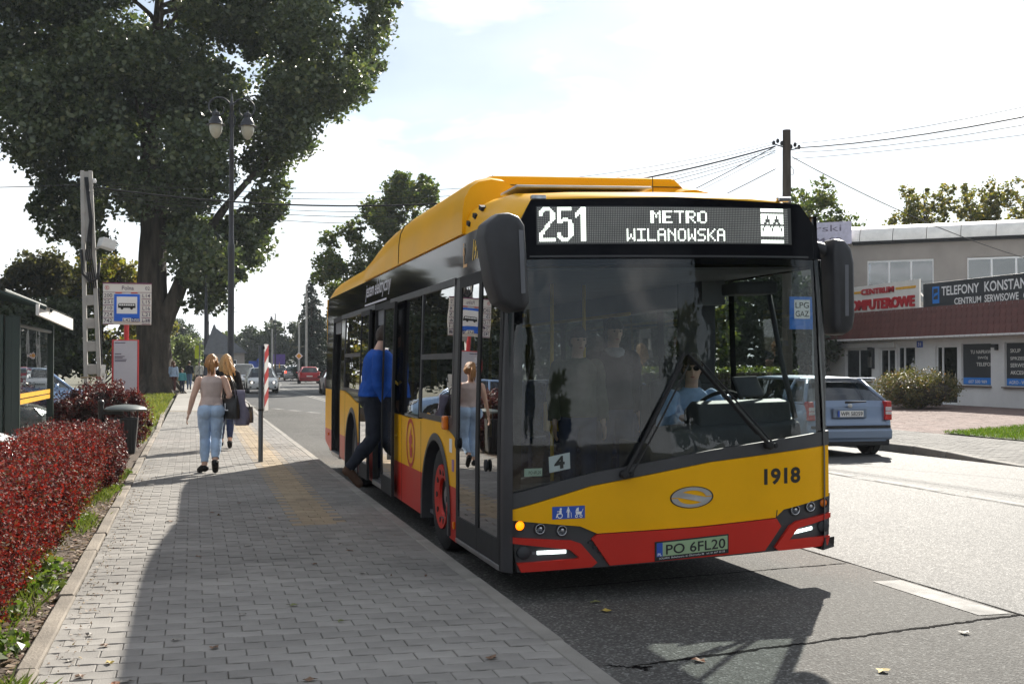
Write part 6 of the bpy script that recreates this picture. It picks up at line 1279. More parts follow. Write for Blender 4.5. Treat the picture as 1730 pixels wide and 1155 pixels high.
# bus stop sign
st = thing('bus_stop_sign', 'bus stop sign Polna 02 on a red post', 'sign', (-1.24, 24.5, -.184)); st.scale = (1.213, 1.213, 1.213); zz = lambda z: z - .14; xx = lambda x: x + 1.02
M_SRED2 = mat('stop_red', (.50,.03,.035), .4); M_PURP = mat('stop_purple', (.16,.03,.10), .5); M_SINK = mat('stop_ink', (.06,.04,.09), .5)
G().tube([(0,.03,0),(0,.03,2.75)], .038, 12).build('post', M_SRED2, st, smooth=40)
bd = G().box(xx(-1.375), -.02, zz(2.30), xx(-.64), .0, zz(2.955)).build('sign_panel', M_SIGNW, st, bevel=.006)
G().box(xx(-1.38), -.03, zz(2.95), xx(-.635), .01, zz(2.968)).build('top_edge', M_PURP, bd)
def stx(name, rows, m, y=-.0225, bold=.005):
    g = G()
    for s_, x0, z0, w_, h_ in rows: text_g(g, s_, frame((xx(x0), y, zz(z0)), (1,0,0), (0,0,1)), 1, bold, fit=(w_, h_))
    g.build(name, m, bd, fix=False)
stx('stop_name', [('Polna', -1.09, 2.852, .18, .066)], M_SINK); stx('stop_code', [('02', -.735, 2.855, .07, .055)], M_SINK)
for i, s_ in enumerate(('200','251','710','724','742')): stx('route_number', [(s_, -1.36, 2.735 - i*.1, .125, .058)], M_SINK)
for i, s_ in enumerate(('L14','L15','L16','L21','L38')): stx('route_number', [(s_, -.775, 2.735 - i*.1, .115, .058)], M_SINK)
for i in range(5):
    for x0, x1 in ((-1.37,-1.215),(-.785,-.65)): G().box(xx(x0), -.0235, zz(2.706 - i*.1), xx(x1), -.021, zz(2.716 - i*.1)).build('divider', M_PURP, bd)
G().box(xx(-1.375), -.0235, zz(2.812), xx(-.64), -.021, zz(2.818)).build('divider', M_PURP, bd)
G().tube([(xx(-.785), -.024, zz(2.345)), (xx(-.66), -.024, zz(2.385))], .004, 5).build('strike_line', M_SINK, bd)
g = G(); disc(xx(-1.315), zz(2.885), .034, .028, f=lambda p: (p[0], -.0225, p[1])); text_g(g, 'E', frame((xx(-1.328), -.0225, zz(2.868)), (1,0,0), (0,0,1)), 1, .01, fit=(.026,.035)); g.build('emblem', M_SRED2, bd, fix=False)
bl = G().box(xx(-1.205), -.045, zz(2.355), xx(-.815), -.03, zz(2.785)).build('blue_sign', mat('traffic_blue', (.01,.12,.62), .35), st, bevel=.004)
G().box(xx(-1.215), -.03, zz(2.345), xx(-.805), -.02, zz(2.795)).build('sign_border', M_SIGNW, st); G().box(xx(-1.165), -.048, zz(2.475), xx(-.855), -.044, zz(2.745)).build('white_field', M_WHITE, bl)
for x in (-1.13, -.89): G().box(xx(x) - .06, -.04, zz(2.80), xx(x) + .04, -.02, zz(2.815)).build('clamp', M_SRED2, st)
g = G(); f = lambda p: (xx(p[0]), -.0495, zz(p[1])); pol([(-1.145,2.565),(-.88,2.565),(-.88,2.60),(-.885,2.64),(-1.135,2.64),(-1.145,2.60)], f=f); disc(-1.085, 2.562, .022, f=f); disc(-.94, 2.562, .022, f=f); g.build('bus_symbol', M_BLACK, bl, fix=False)
g = G(); f = lambda p: (xx(p[0]), -.051, zz(p[1]))
for k in range(7): pol([(-1.128 + k*.034,2.602),(-1.101 + k*.034,2.602),(-1.101 + k*.034,2.628),(-1.128 + k*.034,2.628)], f=f)
g.build('bus_symbol_windows', M_WHITE, bl, fix=False)
q = G().box(xx(-1.075), -.049, zz(2.345), xx(-.945), -.046, zz(2.405)).build('route_tile', M_SIGNW, bl); q2 = G().box(xx(-.94), -.049, zz(2.345), xx(-.82), -.046, zz(2.405)).build('route_tile', mat('night_blue', (.02,.03,.16), .5), bl)
stx('route_number', [('L42', -1.065, 2.352, .11, .045)], M_SINK, -.0505); stx('route_number', [('N50', -.933, 2.352, .108, .045)], M_WHITE, -.0505)
ic = G().box(xx(-1.235), -.05, zz(.82), xx(-.825), .0, zz(2.06)).build('timetable_case', M_SRED2, st, bevel=.01); G().box(xx(-1.205), -.055, zz(.87), xx(-.85), -.045, zz(2.045)).build('timetable_sheet', mat('timetable_paper', (.50,.49,.54), .22, var=.06, scale=2, coat=.5), ic)
g = G()
for z_, w_ in ((2.005,.16),(1.83,.10),(1.79,.15),(1.77,.12),(1.74,.18),(1.715,.17)): g.box(xx(-1.19), -.0575, zz(z_), xx(-1.19 + w_), -.0555, zz(z_ + .012))
stuff(g.build('print_lines', M_SINK, ic)); G().box(xx(-1.20), -.057, zz(.90), xx(-1.04), -.0555, zz(1.02)).build('yellow_label', M_SYEL, ic)
# guard post with red and white board, litter bin, triangular sign back
gp_ = thing('marker_post', 'grey post with a red and white striped board on the pavement', 'post', (1.04, 19.41, .14))
G().tube([(0,0,0),(0,0,1.83)], .037, 12).build('post', mat('post_grey', (.11,.125,.14), .45, .3), gp_, smooth=40); G().tube([(0,0,.80),(0,0,.83)], .043, 12).build('clamp', M_RUB, gp_); G().tube([(-.03,0,1.78),(.05,.02,1.80)], .03, 8).build('clamp', M_RUB, gp_)
bdir = Vector((.075, .24, 0)); bo = Vector((.045, .03, 0)); g = G(); z0, z1 = .80, 1.85
bb = G().add([tuple(bo + Vector((0,0,z0))), tuple(bo + bdir + Vector((0,0,z0))), tuple(bo + bdir + Vector((0,0,z1))), tuple(bo + Vector((0,0,z1)))] + [tuple(bo + Vector((.012,-.004,0)) + w_) for w_ in (Vector((0,0,z0)), bdir + Vector((0,0,z0)), bdir + Vector((0,0,z1)), Vector((0,0,z1)))], [(0,1,2,3),(7,6,5,4),(0,4,5,1),(1,5,6,2),(2,6,7,3),(3,7,4,0)]).build('striped_board', M_WHITE, gp_)
for k in range(3):
    zz0 = .84 + k * .34; q = bo + Vector((.0135, -.0045, 0)); G().add([tuple(q + Vector((0,0,zz0 + .02))), tuple(q + bdir + Vector((0,0,zz0 + .16))), tuple(q + bdir + Vector((0,0,zz0 + .33))), tuple(q + Vector((0,0,zz0 + .19)))], [(0,1,2,3)]).build('red_stripe', M_SRED2, bb, fix=False)
bn_ = thing('litter_bin', 'dark litter bin with a grey domed lid at the end of the hedge', 'bin', (-1.14, 21.25, .14)); M_BIN = mat('bin_black', (.015,.016,.017), .4, var=.2, scale=6); M_LID = mat('bin_lid', (.10,.12,.115), .45, var=.15, scale=5)
G().rings([[(x*s_, y*s_, z) for x, y in ((-.27,-.2),(.27,-.2),(.27,.2),(-.27,.2))] for z, s_ in ((.04,.80),(.62,.98),(.64,1.0))]).build('bin_body', M_BIN, bn_, bevel=.03)
for k in range(9): G().box(-.235 + k*.055, -.205, .10, -.22 + k*.055, -.185, .60).build('rib', M_BIN, bn_)
G().lathe([(.34,.76),(.345,.785),(.30,.82),(.18,.85),(.001,.865)], (.06,0,0), 26).build('lid', M_LID, bn_, smooth=40); G().tube([(-.33,0,0),(-.33,0,.86)], .045, 12).build('post', M_BIN, bn_, smooth=40); G().ell((-.33,0,.89), .055).build('post_cap', M_BIN, bn_, smooth=True)
G().obox((-.15,0,.72), (.36,.05,.05)).build('lid_bracket', M_BIN, bn_)
for k in range(2): G().box(.12 + .12*k, -.02, .62, .14 + .12*k, .02, .78).build('lid_bracket', M_BIN, bn_)
tr = thing('warning_sign', 'grey back of a triangular warning sign up the pavement', 'sign', (.92, 55, .14)); G().prism([(-.45,1.86),(.45,1.86),(.04,3.34),(-.04,3.34)] if False else [(-.45,2.0),(.45,2.0),(.46,2.04),(.03,3.30),(-.03,3.30),(-.46,2.04)], 'y', -.02, .0).build('sign_back', mat('sign_grey', (.13,.14,.155), .5, .2), tr); G().tube([(0,.02,0),(0,.02,3.2)], .03, 8).build('post', M_GPOST, tr)
pr_ = thing('priority_sign', 'yellow and white diamond priority road sign beyond the red car', 'sign', (9.4, 112, 0)); G().prism([(0,2.12),(.36,2.48),(0,2.84),(-.36,2.48)], 'y', -.02, 0).build('white_diamond', M_WHITE, pr_); G().prism([(0,2.24),(.24,2.48),(0,2.72),(-.24,2.48)], 'y', -.03, -.021).build('yellow_diamond', M_SYEL, pr_); G().tube([(0,.02,0),(0,.02,2.5)], .03, 6).build('post', M_GPOST, pr_)
def roundsign(label, x, y, z, r, m, name='round_sign'):
    t = thing(name, label, 'sign', (x, y, 0), 0, None); G().lathe([(r,-.03),(r,0)], (0,0,z), 22, axis='y').build('disc', m, t); G().tube([(0,.03,0),(0,.03,z)], .035, 6).build('post', M_GPOST, t); return t
t = roundsign('blue round arrow sign in the middle of the far road', 7.55, 139, 1.95, .62, M_BLUE); G().prism([(-.05,-.3),(.1,-.3),(.1,.1),(.25,.1),(.02,.4),(-.2,.1),(-.05,.1)], 'y', -.05, -.035).build('arrow', M_WHITE, t).location = (0,0,1.95)
t = thing('direction_sign', 'small blue board beside the round arrow sign', 'sign', (6.6, 139, 0)); G().box(-.5,-.03,1.3,.5,0,2.1).build('sign_panel', M_BLUE, t); G().tube([(0,.03,0),(0,.03,2)], .035, 6).build('post', M_GPOST, t)
t = thing('direction_sign', 'purple board on orange posts near the spruce', 'sign', (9.6, 142, 0)); G().box(-.75,-.03,1.75,.75,0,2.9).build('sign_panel', mat('board_purple', (.10,.05,.24), .5), t)
for x in (-.45, .1): G().tube([(x,.03,0),(x,.03,2)], .07, 6).build('post', M_SYEL, t)
t = thing('hi_vis_panel', 'fluorescent yellow strip panel hanging by the far trees', 'sign', (.25, 76, 0)); G().box(-.12,-.02,2.05,.12,0,2.85).build('panel', mat('fluor_yellow', (.62,.72,.03), .6), t); G().tube([(.15,.02,0),(.15,.02,3.0)], .03, 6).build('post', M_GPOST, t)
lp = thing('lpg_sign', 'blue LPG GAZ sign with a white square seen through the windscreen', 'sign', (15.02, 28, .12)); G().box(-.32,-.03,2.45,.32,0,3.28).build('sign_panel', mat('traffic_blue2', (.015,.16,.60), .4), lp); w_ = G().box(-.20,-.035,2.72,.24,-.031,3.2).build('white_field', M_WHITE, lp)
g = G(); text_g(g, 'LPG', frame((-.17,-.038,2.99), (1,0,0), (0,0,1)), 1, .01, fit=(.38,.15)); text_g(g, 'GAZ', frame((-.17,-.038,2.77), (1,0,0), (0,0,1)), 1, .01, fit=(.38,.15)); g.build('lettering', M_BLACK, lp, fix=False); G().tube([(.36,.02,0),(.36,.02,3.7)], .03, 8).build('post', M_GPOST, lp)
# bus shelter
sh = thing('bus_shelter', 'dark green bus shelter with curved ribbed roof and glass walls at the left edge', 'shelter', (-2.4, 20, .12)); M_GRN = mat('shelter_green', (.018,.035,.028), .4, var=.12, scale=4); M_PANEL = mat('shelter_roof_panel', (.45,.46,.43), .5, var=.1)
L2 = lambda x, y, z: (x + 2.4, y - 20, z - .12)
def SH(g, n_, m, parent=sh, **k): g.v = [L2(*v) for v in g.v]; return g.build(n_, m, parent, **k)
for x, y, r in ((-2.37,18.0,.055),(-2.46,18.0,.05),(-2.35,22.0,.055),(-3.9,18.0,.05),(-3.9,22.0,.05)): SH(G().box(x - r, y - r, .1, x + r, y + r, 2.34), 'post', M_GRN, bevel=.01)
lb = SH(G().box(-3.85, 17.90, .55, -2.52, 18.06, 2.36), 'poster_case', M_GRN, bevel=.01)
M_MAP = mat('map_poster', (.42,.50,.60), .25, var=.3, scale=3.2, col2=(.62,.66,.68), coat=.6)
mp_ = SH(G().box(-3.78, 17.885, .66, -2.58, 17.899, 2.22), 'map_poster', M_MAP, lb)
M_MGRN = mat('map_green', (.40,.52,.36), .3); M_MLN = mat('map_line', (.35,.33,.5), .4)
for x0, x1, z0, z1 in ((-2.98,-2.62,1.75,1.95),(-2.86,-2.60,1.2,1.38),(-3.6,-3.2,1.5,2.0)): SH(G().box(x0, 17.880, z0, x1, 17.884, z1), 'map_field', M_MGRN, lb)
for a, b in (((-2.62,1.9),(-3.0,1.3)),((-2.6,1.5),(-3.2,1.75)),((-2.9,2.1),(-2.65,1.0)),((-3.7,1.1),(-2.6,1.2))): SH(G().tube([(a[0],17.88,a[1]),((a[0]+b[0])/2 + .04,17.88,(a[1]+b[1])/2),(b[0],17.88,b[1])], .008, 4), 'map_line', M_MLN, lb)
for (xa, ya), (xb, yb) in (((-2.36,18.07),(-2.345,21.94)),((-3.84,22.0),(-2.42,22.0)),((-3.9,18.07),(-3.9,21.94))):
    gw = SH(G().add([(xa,ya,.35),(xb,yb,.35),(xb,yb,2.2),(xa,ya,2.2)], [(0,1,2,3)]), 'glass_wall', G_CLEAR, fix=False)
    SH(G().tube([(xa,ya,2.22),(xb,yb,2.22)], .03, 6), 'rail', M_GRN); SH(G().tube([(xa,ya,.33),(xb,yb,.33)], .025, 6), 'rail', M_GRN)
    if ya < 19 and xa > -3:
        for z in (1.10, 1.185): SH(G().add([(xa+.006,ya,z),(xb+.006,yb,z),(xb+.006,yb,z+.068),(xa+.006,ya,z+.068)], [(0,1,2,3)]), 'warning_stripe', mat('stripe_yellow', (.80,.42,.02), .5), gw, fix=False)
def arcx(u): return (-4.05 + 2.1*u, 2.66 + .18*math.sin(math.pi*(.25 + .62*u)) - .30*u**2)
for k in range(7):
    y = 17.7 + k*.78; SH(G().tube([(arcx(i/10)[0], y, arcx(i/10)[1]) for i in range(11)], .028, 6), 'roof_rib', M_GRN)
for k in range(6):
    y = 17.7 + k*.78; vs = [(arcx(i/10)[0], yy, arcx(i/10)[1] + .03) for i in range(11) for yy in (y + .015, y + .765)]; SH(G().add(vs, [(2*i, 2*i+1, 2*i+3, 2*i+2) for i in range(10)]), 'roof_panel', M_PANEL, fix=False)
for u in (.0,.25,.5,.75): SH(G().tube([(arcx(u)[0], 17.65, arcx(u)[1] + .05), (arcx(u)[0], 22.45, arcx(u)[1] + .05)], .018, 5), 'purlin', M_GRN)
SH(G().add([(-2.03,17.6,2.34),(-1.86,20.6,2.22),(-1.86,20.6,2.40),(-2.03,17.6,2.49),(-2.07,17.6,2.34),(-1.90,20.6,2.22),(-1.90,20.6,2.40),(-2.07,17.6,2.49)], [(0,1,2,3),(7,6,5,4),(0,4,5,1),(1,5,6,2),(2,6,7,3),(3,7,4,0)]), 'fascia', M_SIGNW)
SH(G().box(-3.7,18.8,.52,-3.3,21.4,.57), 'bench_seat', M_WOOD)
# far house up the road on the left
hs = thing('far_house', 'grey roofed house far behind the triangular sign', 'building', (1.0, 128, 0)); G().box(-1,0,0,4.2,7,3.0).build('wall', M_GWALL, hs)
G().add([(-1.3,-.3,2.9),(4.5,-.3,2.9),(4.5,7.3,2.9),(-1.3,7.3,2.9),(1.4,-.3,5.4),(1.4,7.3,5.4)], [(0,1,4),(1,2,5,4),(2,3,5),(3,0,4,5),(0,3,2,1)]).build('roof', mat('slate_grey', (.12,.13,.15), .7), hs)
for x in (.3, 2.6): w_ = G().box(x, -.05, 1.0, x + .8, .0, 2.2).build('window', M_PVC, hs); G().box(x + .06, -.06, 1.06, x + .74, -.05, 2.14).build('pane', M_BLK, w_)
ch = thing('brick_chimney_tower', 'reddish tower top showing behind the rear corner of the bus', 'building', (15.3, 100, 0)); G().box(-.9,-.9,0,.9,.9,7.2).build('wall', mat('brick_red', (.22,.09,.06), .9, var=.3, scale=6), ch); G().add([(-1.1,-1.1,7.2),(1.1,-1.1,7.2),(1.1,1.1,7.2),(-1.1,1.1,7.2),(0,0,8.2)], [(0,1,4),(1,2,4),(2,3,4),(3,0,4)]).build('roof', M_TILE, ch)
# ------------------------------------------------------------------ trees, hedges, plants
L_POP = leafmat('poplar_leaf', [(0, (.044,.062,.030)), (.5, (.080,.105,.052)), (.85, (.12,.14,.068)), (1, (.18,.18,.085))], .30, .36, (.9, 1, .45))
L_LIN = leafmat('linden_leaf', [(0, (.04,.06,.015)), (.6, (.075,.10,.025)), (1, (.14,.13,.04))], .45, .5, (.9,1,.4)); L_ASH = leafmat('yellowing_leaf', [(0, (.06,.075,.02)), (.6, (.12,.13,.03)), (1, (.22,.17,.05))], .5, .5, (1,.95,.4))
L_DRY = leafmat('dull_leaf', [(0, (.03,.032,.015)), (.6, (.055,.052,.025)), (1, (.10,.085,.04))], .35, .6); L_SPR = leafmat('spruce_needle', [(0, (.010,.018,.012)), (1, (.03,.045,.028))], .15, .6); L_WIL = leafmat('willow_leaf', [(0, (.08,.10,.05)), (.6, (.14,.16,.085)), (1, (.20,.21,.12))], .45, .5, (.9,1,.6)); L_DARK = leafmat('dark_leaf', [(0, (.015,.024,.010)), (1, (.045,.06,.022))], .3, .5)
B_POP = bark('poplar_bark', (.035,.028,.022), (.115,.092,.070), 1.2); B_GEN = bark('branch_bark', (.03,.024,.018), (.07,.055,.04), 2.0)
def trunk_g(g, pts, rs, n=18, ridge=.10, seed=0):
    pts = [Vector(p) for p in pts]; rr = []
    for i, (p, r) in enumerate(zip(pts, rs)):
        rr.append([tuple(p + Vector((math.cos(2*math.pi*k/n), math.sin(2*math.pi*k/n), 0)) * r * (1 + ridge * MN.noise(Vector((k*.9 + seed, i*.35, seed))) + ridge*.6*(k % 2))) for k in range(n)])
    g.rings(rr)
def interp(pts, rs, m=5):
    P, Q = [], []
    for i in range(len(pts) - 1):
        for j in range(m): t = j/m; P.append(tuple(Vector(pts[i]).lerp(Vector(pts[i+1]), t))); Q.append(rs[i] + (rs[i+1]-rs[i])*t)
    P.append(pts[-1]); Q.append(rs[-1]); return P, Q
# the big poplar
pop = thing('poplar_tree', 'huge dark poplar with thick forked trunk towering over the pavement', 'tree', (-1.95, 66.6, .1))
g = G(); P, Q = interp([(0,0,-.1),(0,0,.4),(.02,0,1.2),(-.05,0,3.2),(-.15,.1,5.6),(-.1,.2,8.6),(-.3,.3,13),(0,.4,18),(.3,.4,24)], [1.45,1.12,.92,.80,.72,.62,.48,.32,.12]); trunk_g(g, P, Q, 26, .12, 3)
for a in (0.4, 1.7, 2.9, 4.2, 5.3): g.tube([(.7*math.cos(a), .7*math.sin(a), .9), (1.25*math.cos(a), 1.25*math.sin(a), .25), (1.8*math.cos(a), 1.8*math.sin(a), -.1)], [.30,.28,.12], 8)
P, Q = interp([(.25,-.1,3.0),(.65,-.3,4.2),(1.35,-.5,5.9),(1.9,-.4,7.4),(3.6,-.3,10.0),(6.2,0,13.2),(8.5,0,16.5)], [.50,.50,.42,.34,.24,.15,.06]); trunk_g(g, P, Q, 16, .08, 9)
P, Q = interp([(-.2,.1,9.0),(-1.2,-.6,12.2),(-2.3,-.8,14.2),(-3.1,-.8,16.4),(-5.5,-.6,20)], [.42,.40,.34,.27,.12]); trunk_g(g, P, Q, 14, .08, 5)
for b in range(26):
    z = random.uniform(7, 22); a = random.uniform(0, 6.28); L = random.uniform(3.5, 7.5) * (1 - abs(z - 15)/22); branch(g, (0,.2,z), (L*math.cos(a), L*.8*math.sin(a), z + random.uniform(.6, 3.2)), .15, .03, .2)
g.build('trunk', B_POP, pop, smooth=40)
from mathutils import geometry as MG
def in_poly(x, z, poly):
    c = False; n = len(poly)
    for i in range(n):
        (x0, z0), (x1, z1) = poly[i], poly[i-1]
        if (z0 > z) != (z1 > z) and x < (x1 - x0)*(z - z0)/(z1 - z0) + x0: c = not c
    return c
def outline_clumps(poly, n, rmin, rmax, depth, cx, flat=.8):
    xs_, zs_ = [p[0] for p in poly], [p[1] for p in poly]; out = []; hw_ = (max(xs_) - min(xs_))/2
    while len(out) < n:
        x, z = random.uniform(min(xs_), max(xs_)), random.uniform(min(zs_), max(zs_)); r = random.uniform(rmin, rmax)
        ok = in_poly(x, z, poly) and all(in_poly(x + r*.75*math.cos(a), z + r*.65*math.sin(a), poly) for a in (0, .79, 1.57, 2.36, 3.14, 3.93, 4.71, 5.5))
        if not ok: continue
        dmax = depth * math.sqrt(max(.05, 1 - min(.95, abs(x - cx)/(hw_*1.1))**2)); out.append((x, random.uniform(-dmax, dmax), z, r, r, r*flat))
    return out
polyP = [(1.6,4.3),(2.4,4.2),(3.9,4.9),(5.2,7.2),(6.3,8.6),(6.8,10.9),(7.7,13.4),(9.0,14.4),(10.6,15.6),(12.4,18.5),(13.0,22),(12.4,27),(8,31),(-3,32),(-9,28),(-11.3,22),(-9.2,17),(-8.2,14.2),(-6.6,11.4),(-6.2,9.4),(-5.1,7.4),(-3.0,6.9),(-1.6,8.6),(-.5,8.4),(.6,7.4),(1.0,5.8)]
cl = outline_clumps(polyP, 178, .85, 2.0, 6.5, .5)
cl += outline_clumps([(1.5,4.2),(2.6,4.1),(4.2,5.2),(5.6,7.4),(6.4,9),(7,11.2),(6,12),(3,9),(1.6,7),(1.2,5.5)], 46, .4, .95, 2.5, 3)
cl += outline_clumps([(8,15),(10.5,15.6),(12.4,18.5),(13,22),(12,24),(10.5,20),(8.4,17)], 24, .45, 1.0, 3, 10); cl += outline_clumps([(-6.4,9),(-5.2,7.3),(-3,6.8),(-2,8.4),(-3,11),(-6,12)], 22, .5, 1.0, 2.5, -4)
cl += [(random.uniform(-3.5, 3.5), random.uniform(-4.5, -1.5), random.uniform(8.5, 17), *(3*[random.uniform(.8, 1.4)])) for k in range(14)]
o = leaves_obj('crown', clumps(cl, 215000, 15, .225), .27, .22, L_POP, pop, .3)
# second dark crown entering at the upper left
p2 = thing('poplar_tree', 'dark leafy branch end entering at the upper left edge', 'tree', (-16.5, 62, .1)); g = G(); P, Q = interp([(0,0,-.1),(0,0,3),(.3,0,9),(.2,0,18)], [.6,.5,.4,.1]); trunk_g(g, P, Q, 14, .1, 2); branch(g, (.3,0,9), (5.2,0,11.6), .2, .04); g.build('trunk', B_POP, p2, smooth=40)
cl = outline_clumps([(-6,3.0),(3,3.0),(4.9,7.5),(4.6,10.0),(5.6,10.3),(6.6,11.2),(7.0,12.8),(6.4,14.4),(7.2,16.5),(5,20),(-6,22)], 110, .7, 1.5, 4, 0); leaves_obj('crown', clumps(cl, 66000, 14, .22), .27, .22, L_POP, p2, .3)
def tree(name, label, loc, poly, n, rmin, rmax, depth, leaves, lm, size, trunk_r=.18, h=None, group=None, bm=B_GEN, nb=10, cx=0, flat=.8):
    t = thing(name, label, 'tree', loc, random.uniform(0, 0), group); g = G(); top = max(p[1] for p in poly); lo = min(p[1] for p in poly); P, Q = interp([(0,0,-.1),(.05,0,lo + .5),(cx*.5,.05,(lo + top)/2),(cx,.1,top*.93)], [trunk_r*1.25,trunk_r,trunk_r*.6,trunk_r*.12]); trunk_g(g, P, Q, 12, .08, 1)
    cl = outline_clumps(poly, n, rmin, rmax, depth, cx, flat)
    for c in random.sample(cl, min(nb, len(cl))): z0 = max(lo*.6, c[2] - random.uniform(.8, 2.5)); branch(g, (cx*z0/top, 0, z0), c[:3], trunk_r*.4, .02, .15, 5, 6)
    g.build('trunk', bm, t, smooth=40); leaves_obj('crown', clumps(cl, leaves, 12, .25), size, size*.75, lm, t, .25); return t
tree('linden_tree', 'sunlit green tree rising behind the bus roof', (13.2, 85, 0), [(-5.4,10.1),(-5.6,8.0),(-4.2,5.6),(-2,3.6),(4,3.6),(6.4,9),(5.6,12.4),(3.9,14.5),(1.6,15.6),(.4,15.0),(-1.0,13.9),(-2.0,12.1),(-3.0,11.6),(-4.2,11.1)], 120, .5, 1.1, 3.6, 60000, L_LIN, .24, .25)
tree('broadleaf_tree', 'thin branched tree top just left of the bus rear corner', (12.6, 100, 0), [(-1.8,5.4),(-.8,4.2),(1.6,4),(2.4,7),(1.6,8.4),(.2,8.1),(-1.2,7)], 16, .4, .8, 1.5, 4200, L_DRY, .24, .14)
def spruce(label, loc, H, rad, n, group=None):
    t = thing('spruce_tree', label, 'tree', loc, 0, group); g = G().tube([(0,0,0),(0,0,H)], [.22,.02], 8); Pn = []
    for z in np.arange(.8, H - .1, .34):
        rz = rad * (1 - z/H)**.85; k = max(5, int(11*(1 - z/H)) + 3)
        for j in range(k):
            a = random.uniform(0, 6.28); L = rz*random.uniform(.6, 1.12); tip = Vector((L*math.cos(a), L*math.sin(a), z - .22*L + .05*L)); g.tube([(0,0,z + .1), tip*.5 + Vector((0,0,z*.5 + .06)), tip], [.03,.02,.006], 4, cap=False)
            m_ = max(6, int(n*L/rad/ (H/.34*8))); u = RNG.uniform(.1, 1.0, m_)**.7; q = np.outer(u, np.array(tip)) + np.outer(1 - u, np.array((0,0,z + .1))); Pn.append(q + RNG.normal(size=(m_,3))*np.array([.10,.10,.08])*(.6 + L*.35) + np.array([0,0,-.06]))
    g.build('trunk', B_GEN, t, smooth=40); leaves_obj('crown', np.concatenate(Pn), .34, .12, L_SPR, t, .5); return t
spruce('tall dark spruce standing on the right of the road', (12.25, 130, 0), 11.6, 3.0, 46000); spruce('smaller spruce half hidden behind the tall one', (14.6, 134, 0), 9.0, 2.4, 12000)
gt = 'trees closing the view up the road'
dom = lambda w, h, lo: [(-w*.55,lo),(w*.5,lo*.9),(w*.95,h*.45),(w*.85,h*.72),(w*.4,h*.95),(-.1*w,h),(-w*.55,h*.9),(-w,h*.62),(-w*.9,h*.35)]
for i, (x, Y, w, h, m, lab) in enumerate(((-9,205,4.2,8.2,L_DARK,'dark tree far left of the road end'),(-2,200,4.5,8.8,L_DARK,'dark tree behind the far house'),(4.5,195,3.6,7.2,L_LIN,'green tree left of the slim cross-arm pole'),(9,190,3.8,7.9,L_DARK,'dark round tree right of the slim cross-arm pole'),(13.5,186,4.0,9.2,L_DARK,'tall dark tree below the thin single lamp'),(17.5,180,3.6,9.4,L_DRY,'brownish tree between the thin lamp and the spruce'),(22,176,4.5,9.6,L_DARK,'dark tree behind the tall spruce'),(29,172,5,9,L_LIN,'broad tree hidden behind the bus'))):
    tree('broadleaf_tree', lab, (x, Y, 0), dom(w, h, 1.2), 26, .8, 1.5, 3, 9000, m, .42, .2, None, gt, nb=5)
# left: scrub behind the parked cars, willow
gl2 = 'scrubby trees behind the parking place'
for i, (x, Y, w, h, m, n, lab) in enumerate(((-18.5,68,5.4,14.5,L_DRY,22000,'dull brownish tree at the far left edge behind the shelter'),(-13.6,70,4.0,8.6,L_DRY,18000,'dull brownish tree above the shelter roof'),(-9.0,74,3.5,8.5,L_DRY,16000,'dull brownish tree left of the concrete pole'),(-5.4,78,3.4,9.0,L_ASH,15000,'yellowish leafed tree right of the floodlight'),(-11,58,3.0,4.6,L_DARK,12000,'low dark bushy tree behind the shelter glass'),(-6.3,60,2.6,4.8,L_DARK,12000,'low dark bushy tree between concrete pole and poplar'))):
    tree('scrub_tree', lab, (x, Y, 0), dom(w, h, .7), 44, .6, 1.2, 3, int(n*1.25), m, .26, .16, None, gl2, nb=26)
for i, (x, Y, w, h, m, n, lab) in enumerate(((-3.0,88,2.0,4.4,L_WIL,9000,'silvery willow bush right of the poplar trunk'),(-.9,93,1.9,4.2,L_WIL,9000,'silvery willow bush behind the girl in pale blue'),(-3.2,108,3.2,6.5,L_ASH,11000,'yellow green tree between poplar trunk and dark lamp posts'),(.2,104,1.4,3.6,L_DARK,7000,'dark shrub behind the far walkers'))):
    tree('willow_bush' if m is L_WIL else 'broadleaf_tree', lab, (x, Y, 0), dom(w, h, .25), 26, .45, .9, 1.6, n, m, .20, .1, None, 'bushes behind the far walkers', nb=8)
# right: tops beyond the hall, bush at the shop
gr = 'tree tops beyond the hall roof'
for i, (x, Y, w, h, m, n, lab) in enumerate(((32.6,60,2.2,11.6,L_LIN,6500,'thin green tree right beside the wooden pole'),(36.6,64,1.9,9.9,L_LIN,2600,'low sparse tree top left above the hall roof'),(42.6,64,2.2,12.6,L_ASH,6500,'yellowing tree top above the middle of the hall roof'),(47.2,64,2.6,12.9,L_ASH,7500,'yellowing tree top right of the middle one'),(51.5,62,2.6,14.2,L_ASH,8000,'tallest yellowing tree top at the right edge'))):
    tree('broadleaf_tree', lab, (x, Y, 0), [(-w,4),(w,4),(w*1.25,h*.78),(w*1.0,h*.93),(w*.6,h*.97),(w*.3,h*1.04),(-w*.1,h*.96),(-w*.45,h*1.02),(-w*.9,h*.90),(-w*1.25,h*.72)], 110, .28, .62, 1.8, int(n*2.4), m, .20, .12, None, gr, nb=24, flat=1.3)
bsh = thing('round_bush', 'clipped round bush with yellowish tips in front of the shop', 'bush', (24.7, 37.6, .12)); P = clumps([(0,0,.75,1.45,1.5,.62),(-.6,-.4,.6,.9,.9,.5),(.7,.3,.6,.9,.9,.5)], 15000, 26, .10); leaves_obj('foliage', P, .075, .05, leafmat('bush_leaf', [(0, (.05,.055,.015)), (.5, (.10,.095,.03)), (.85, (.17,.13,.05)), (1, (.26,.13,.06))], .3, .5), bsh); g = G()
for k in range(14): a = random.uniform(0, 6.28); branch(g, (.1*math.cos(a), .1*math.sin(a), 0), (1.1*math.cos(a), 1.1*math.sin(a), random.uniform(.5, 1.1)), .03, .008)
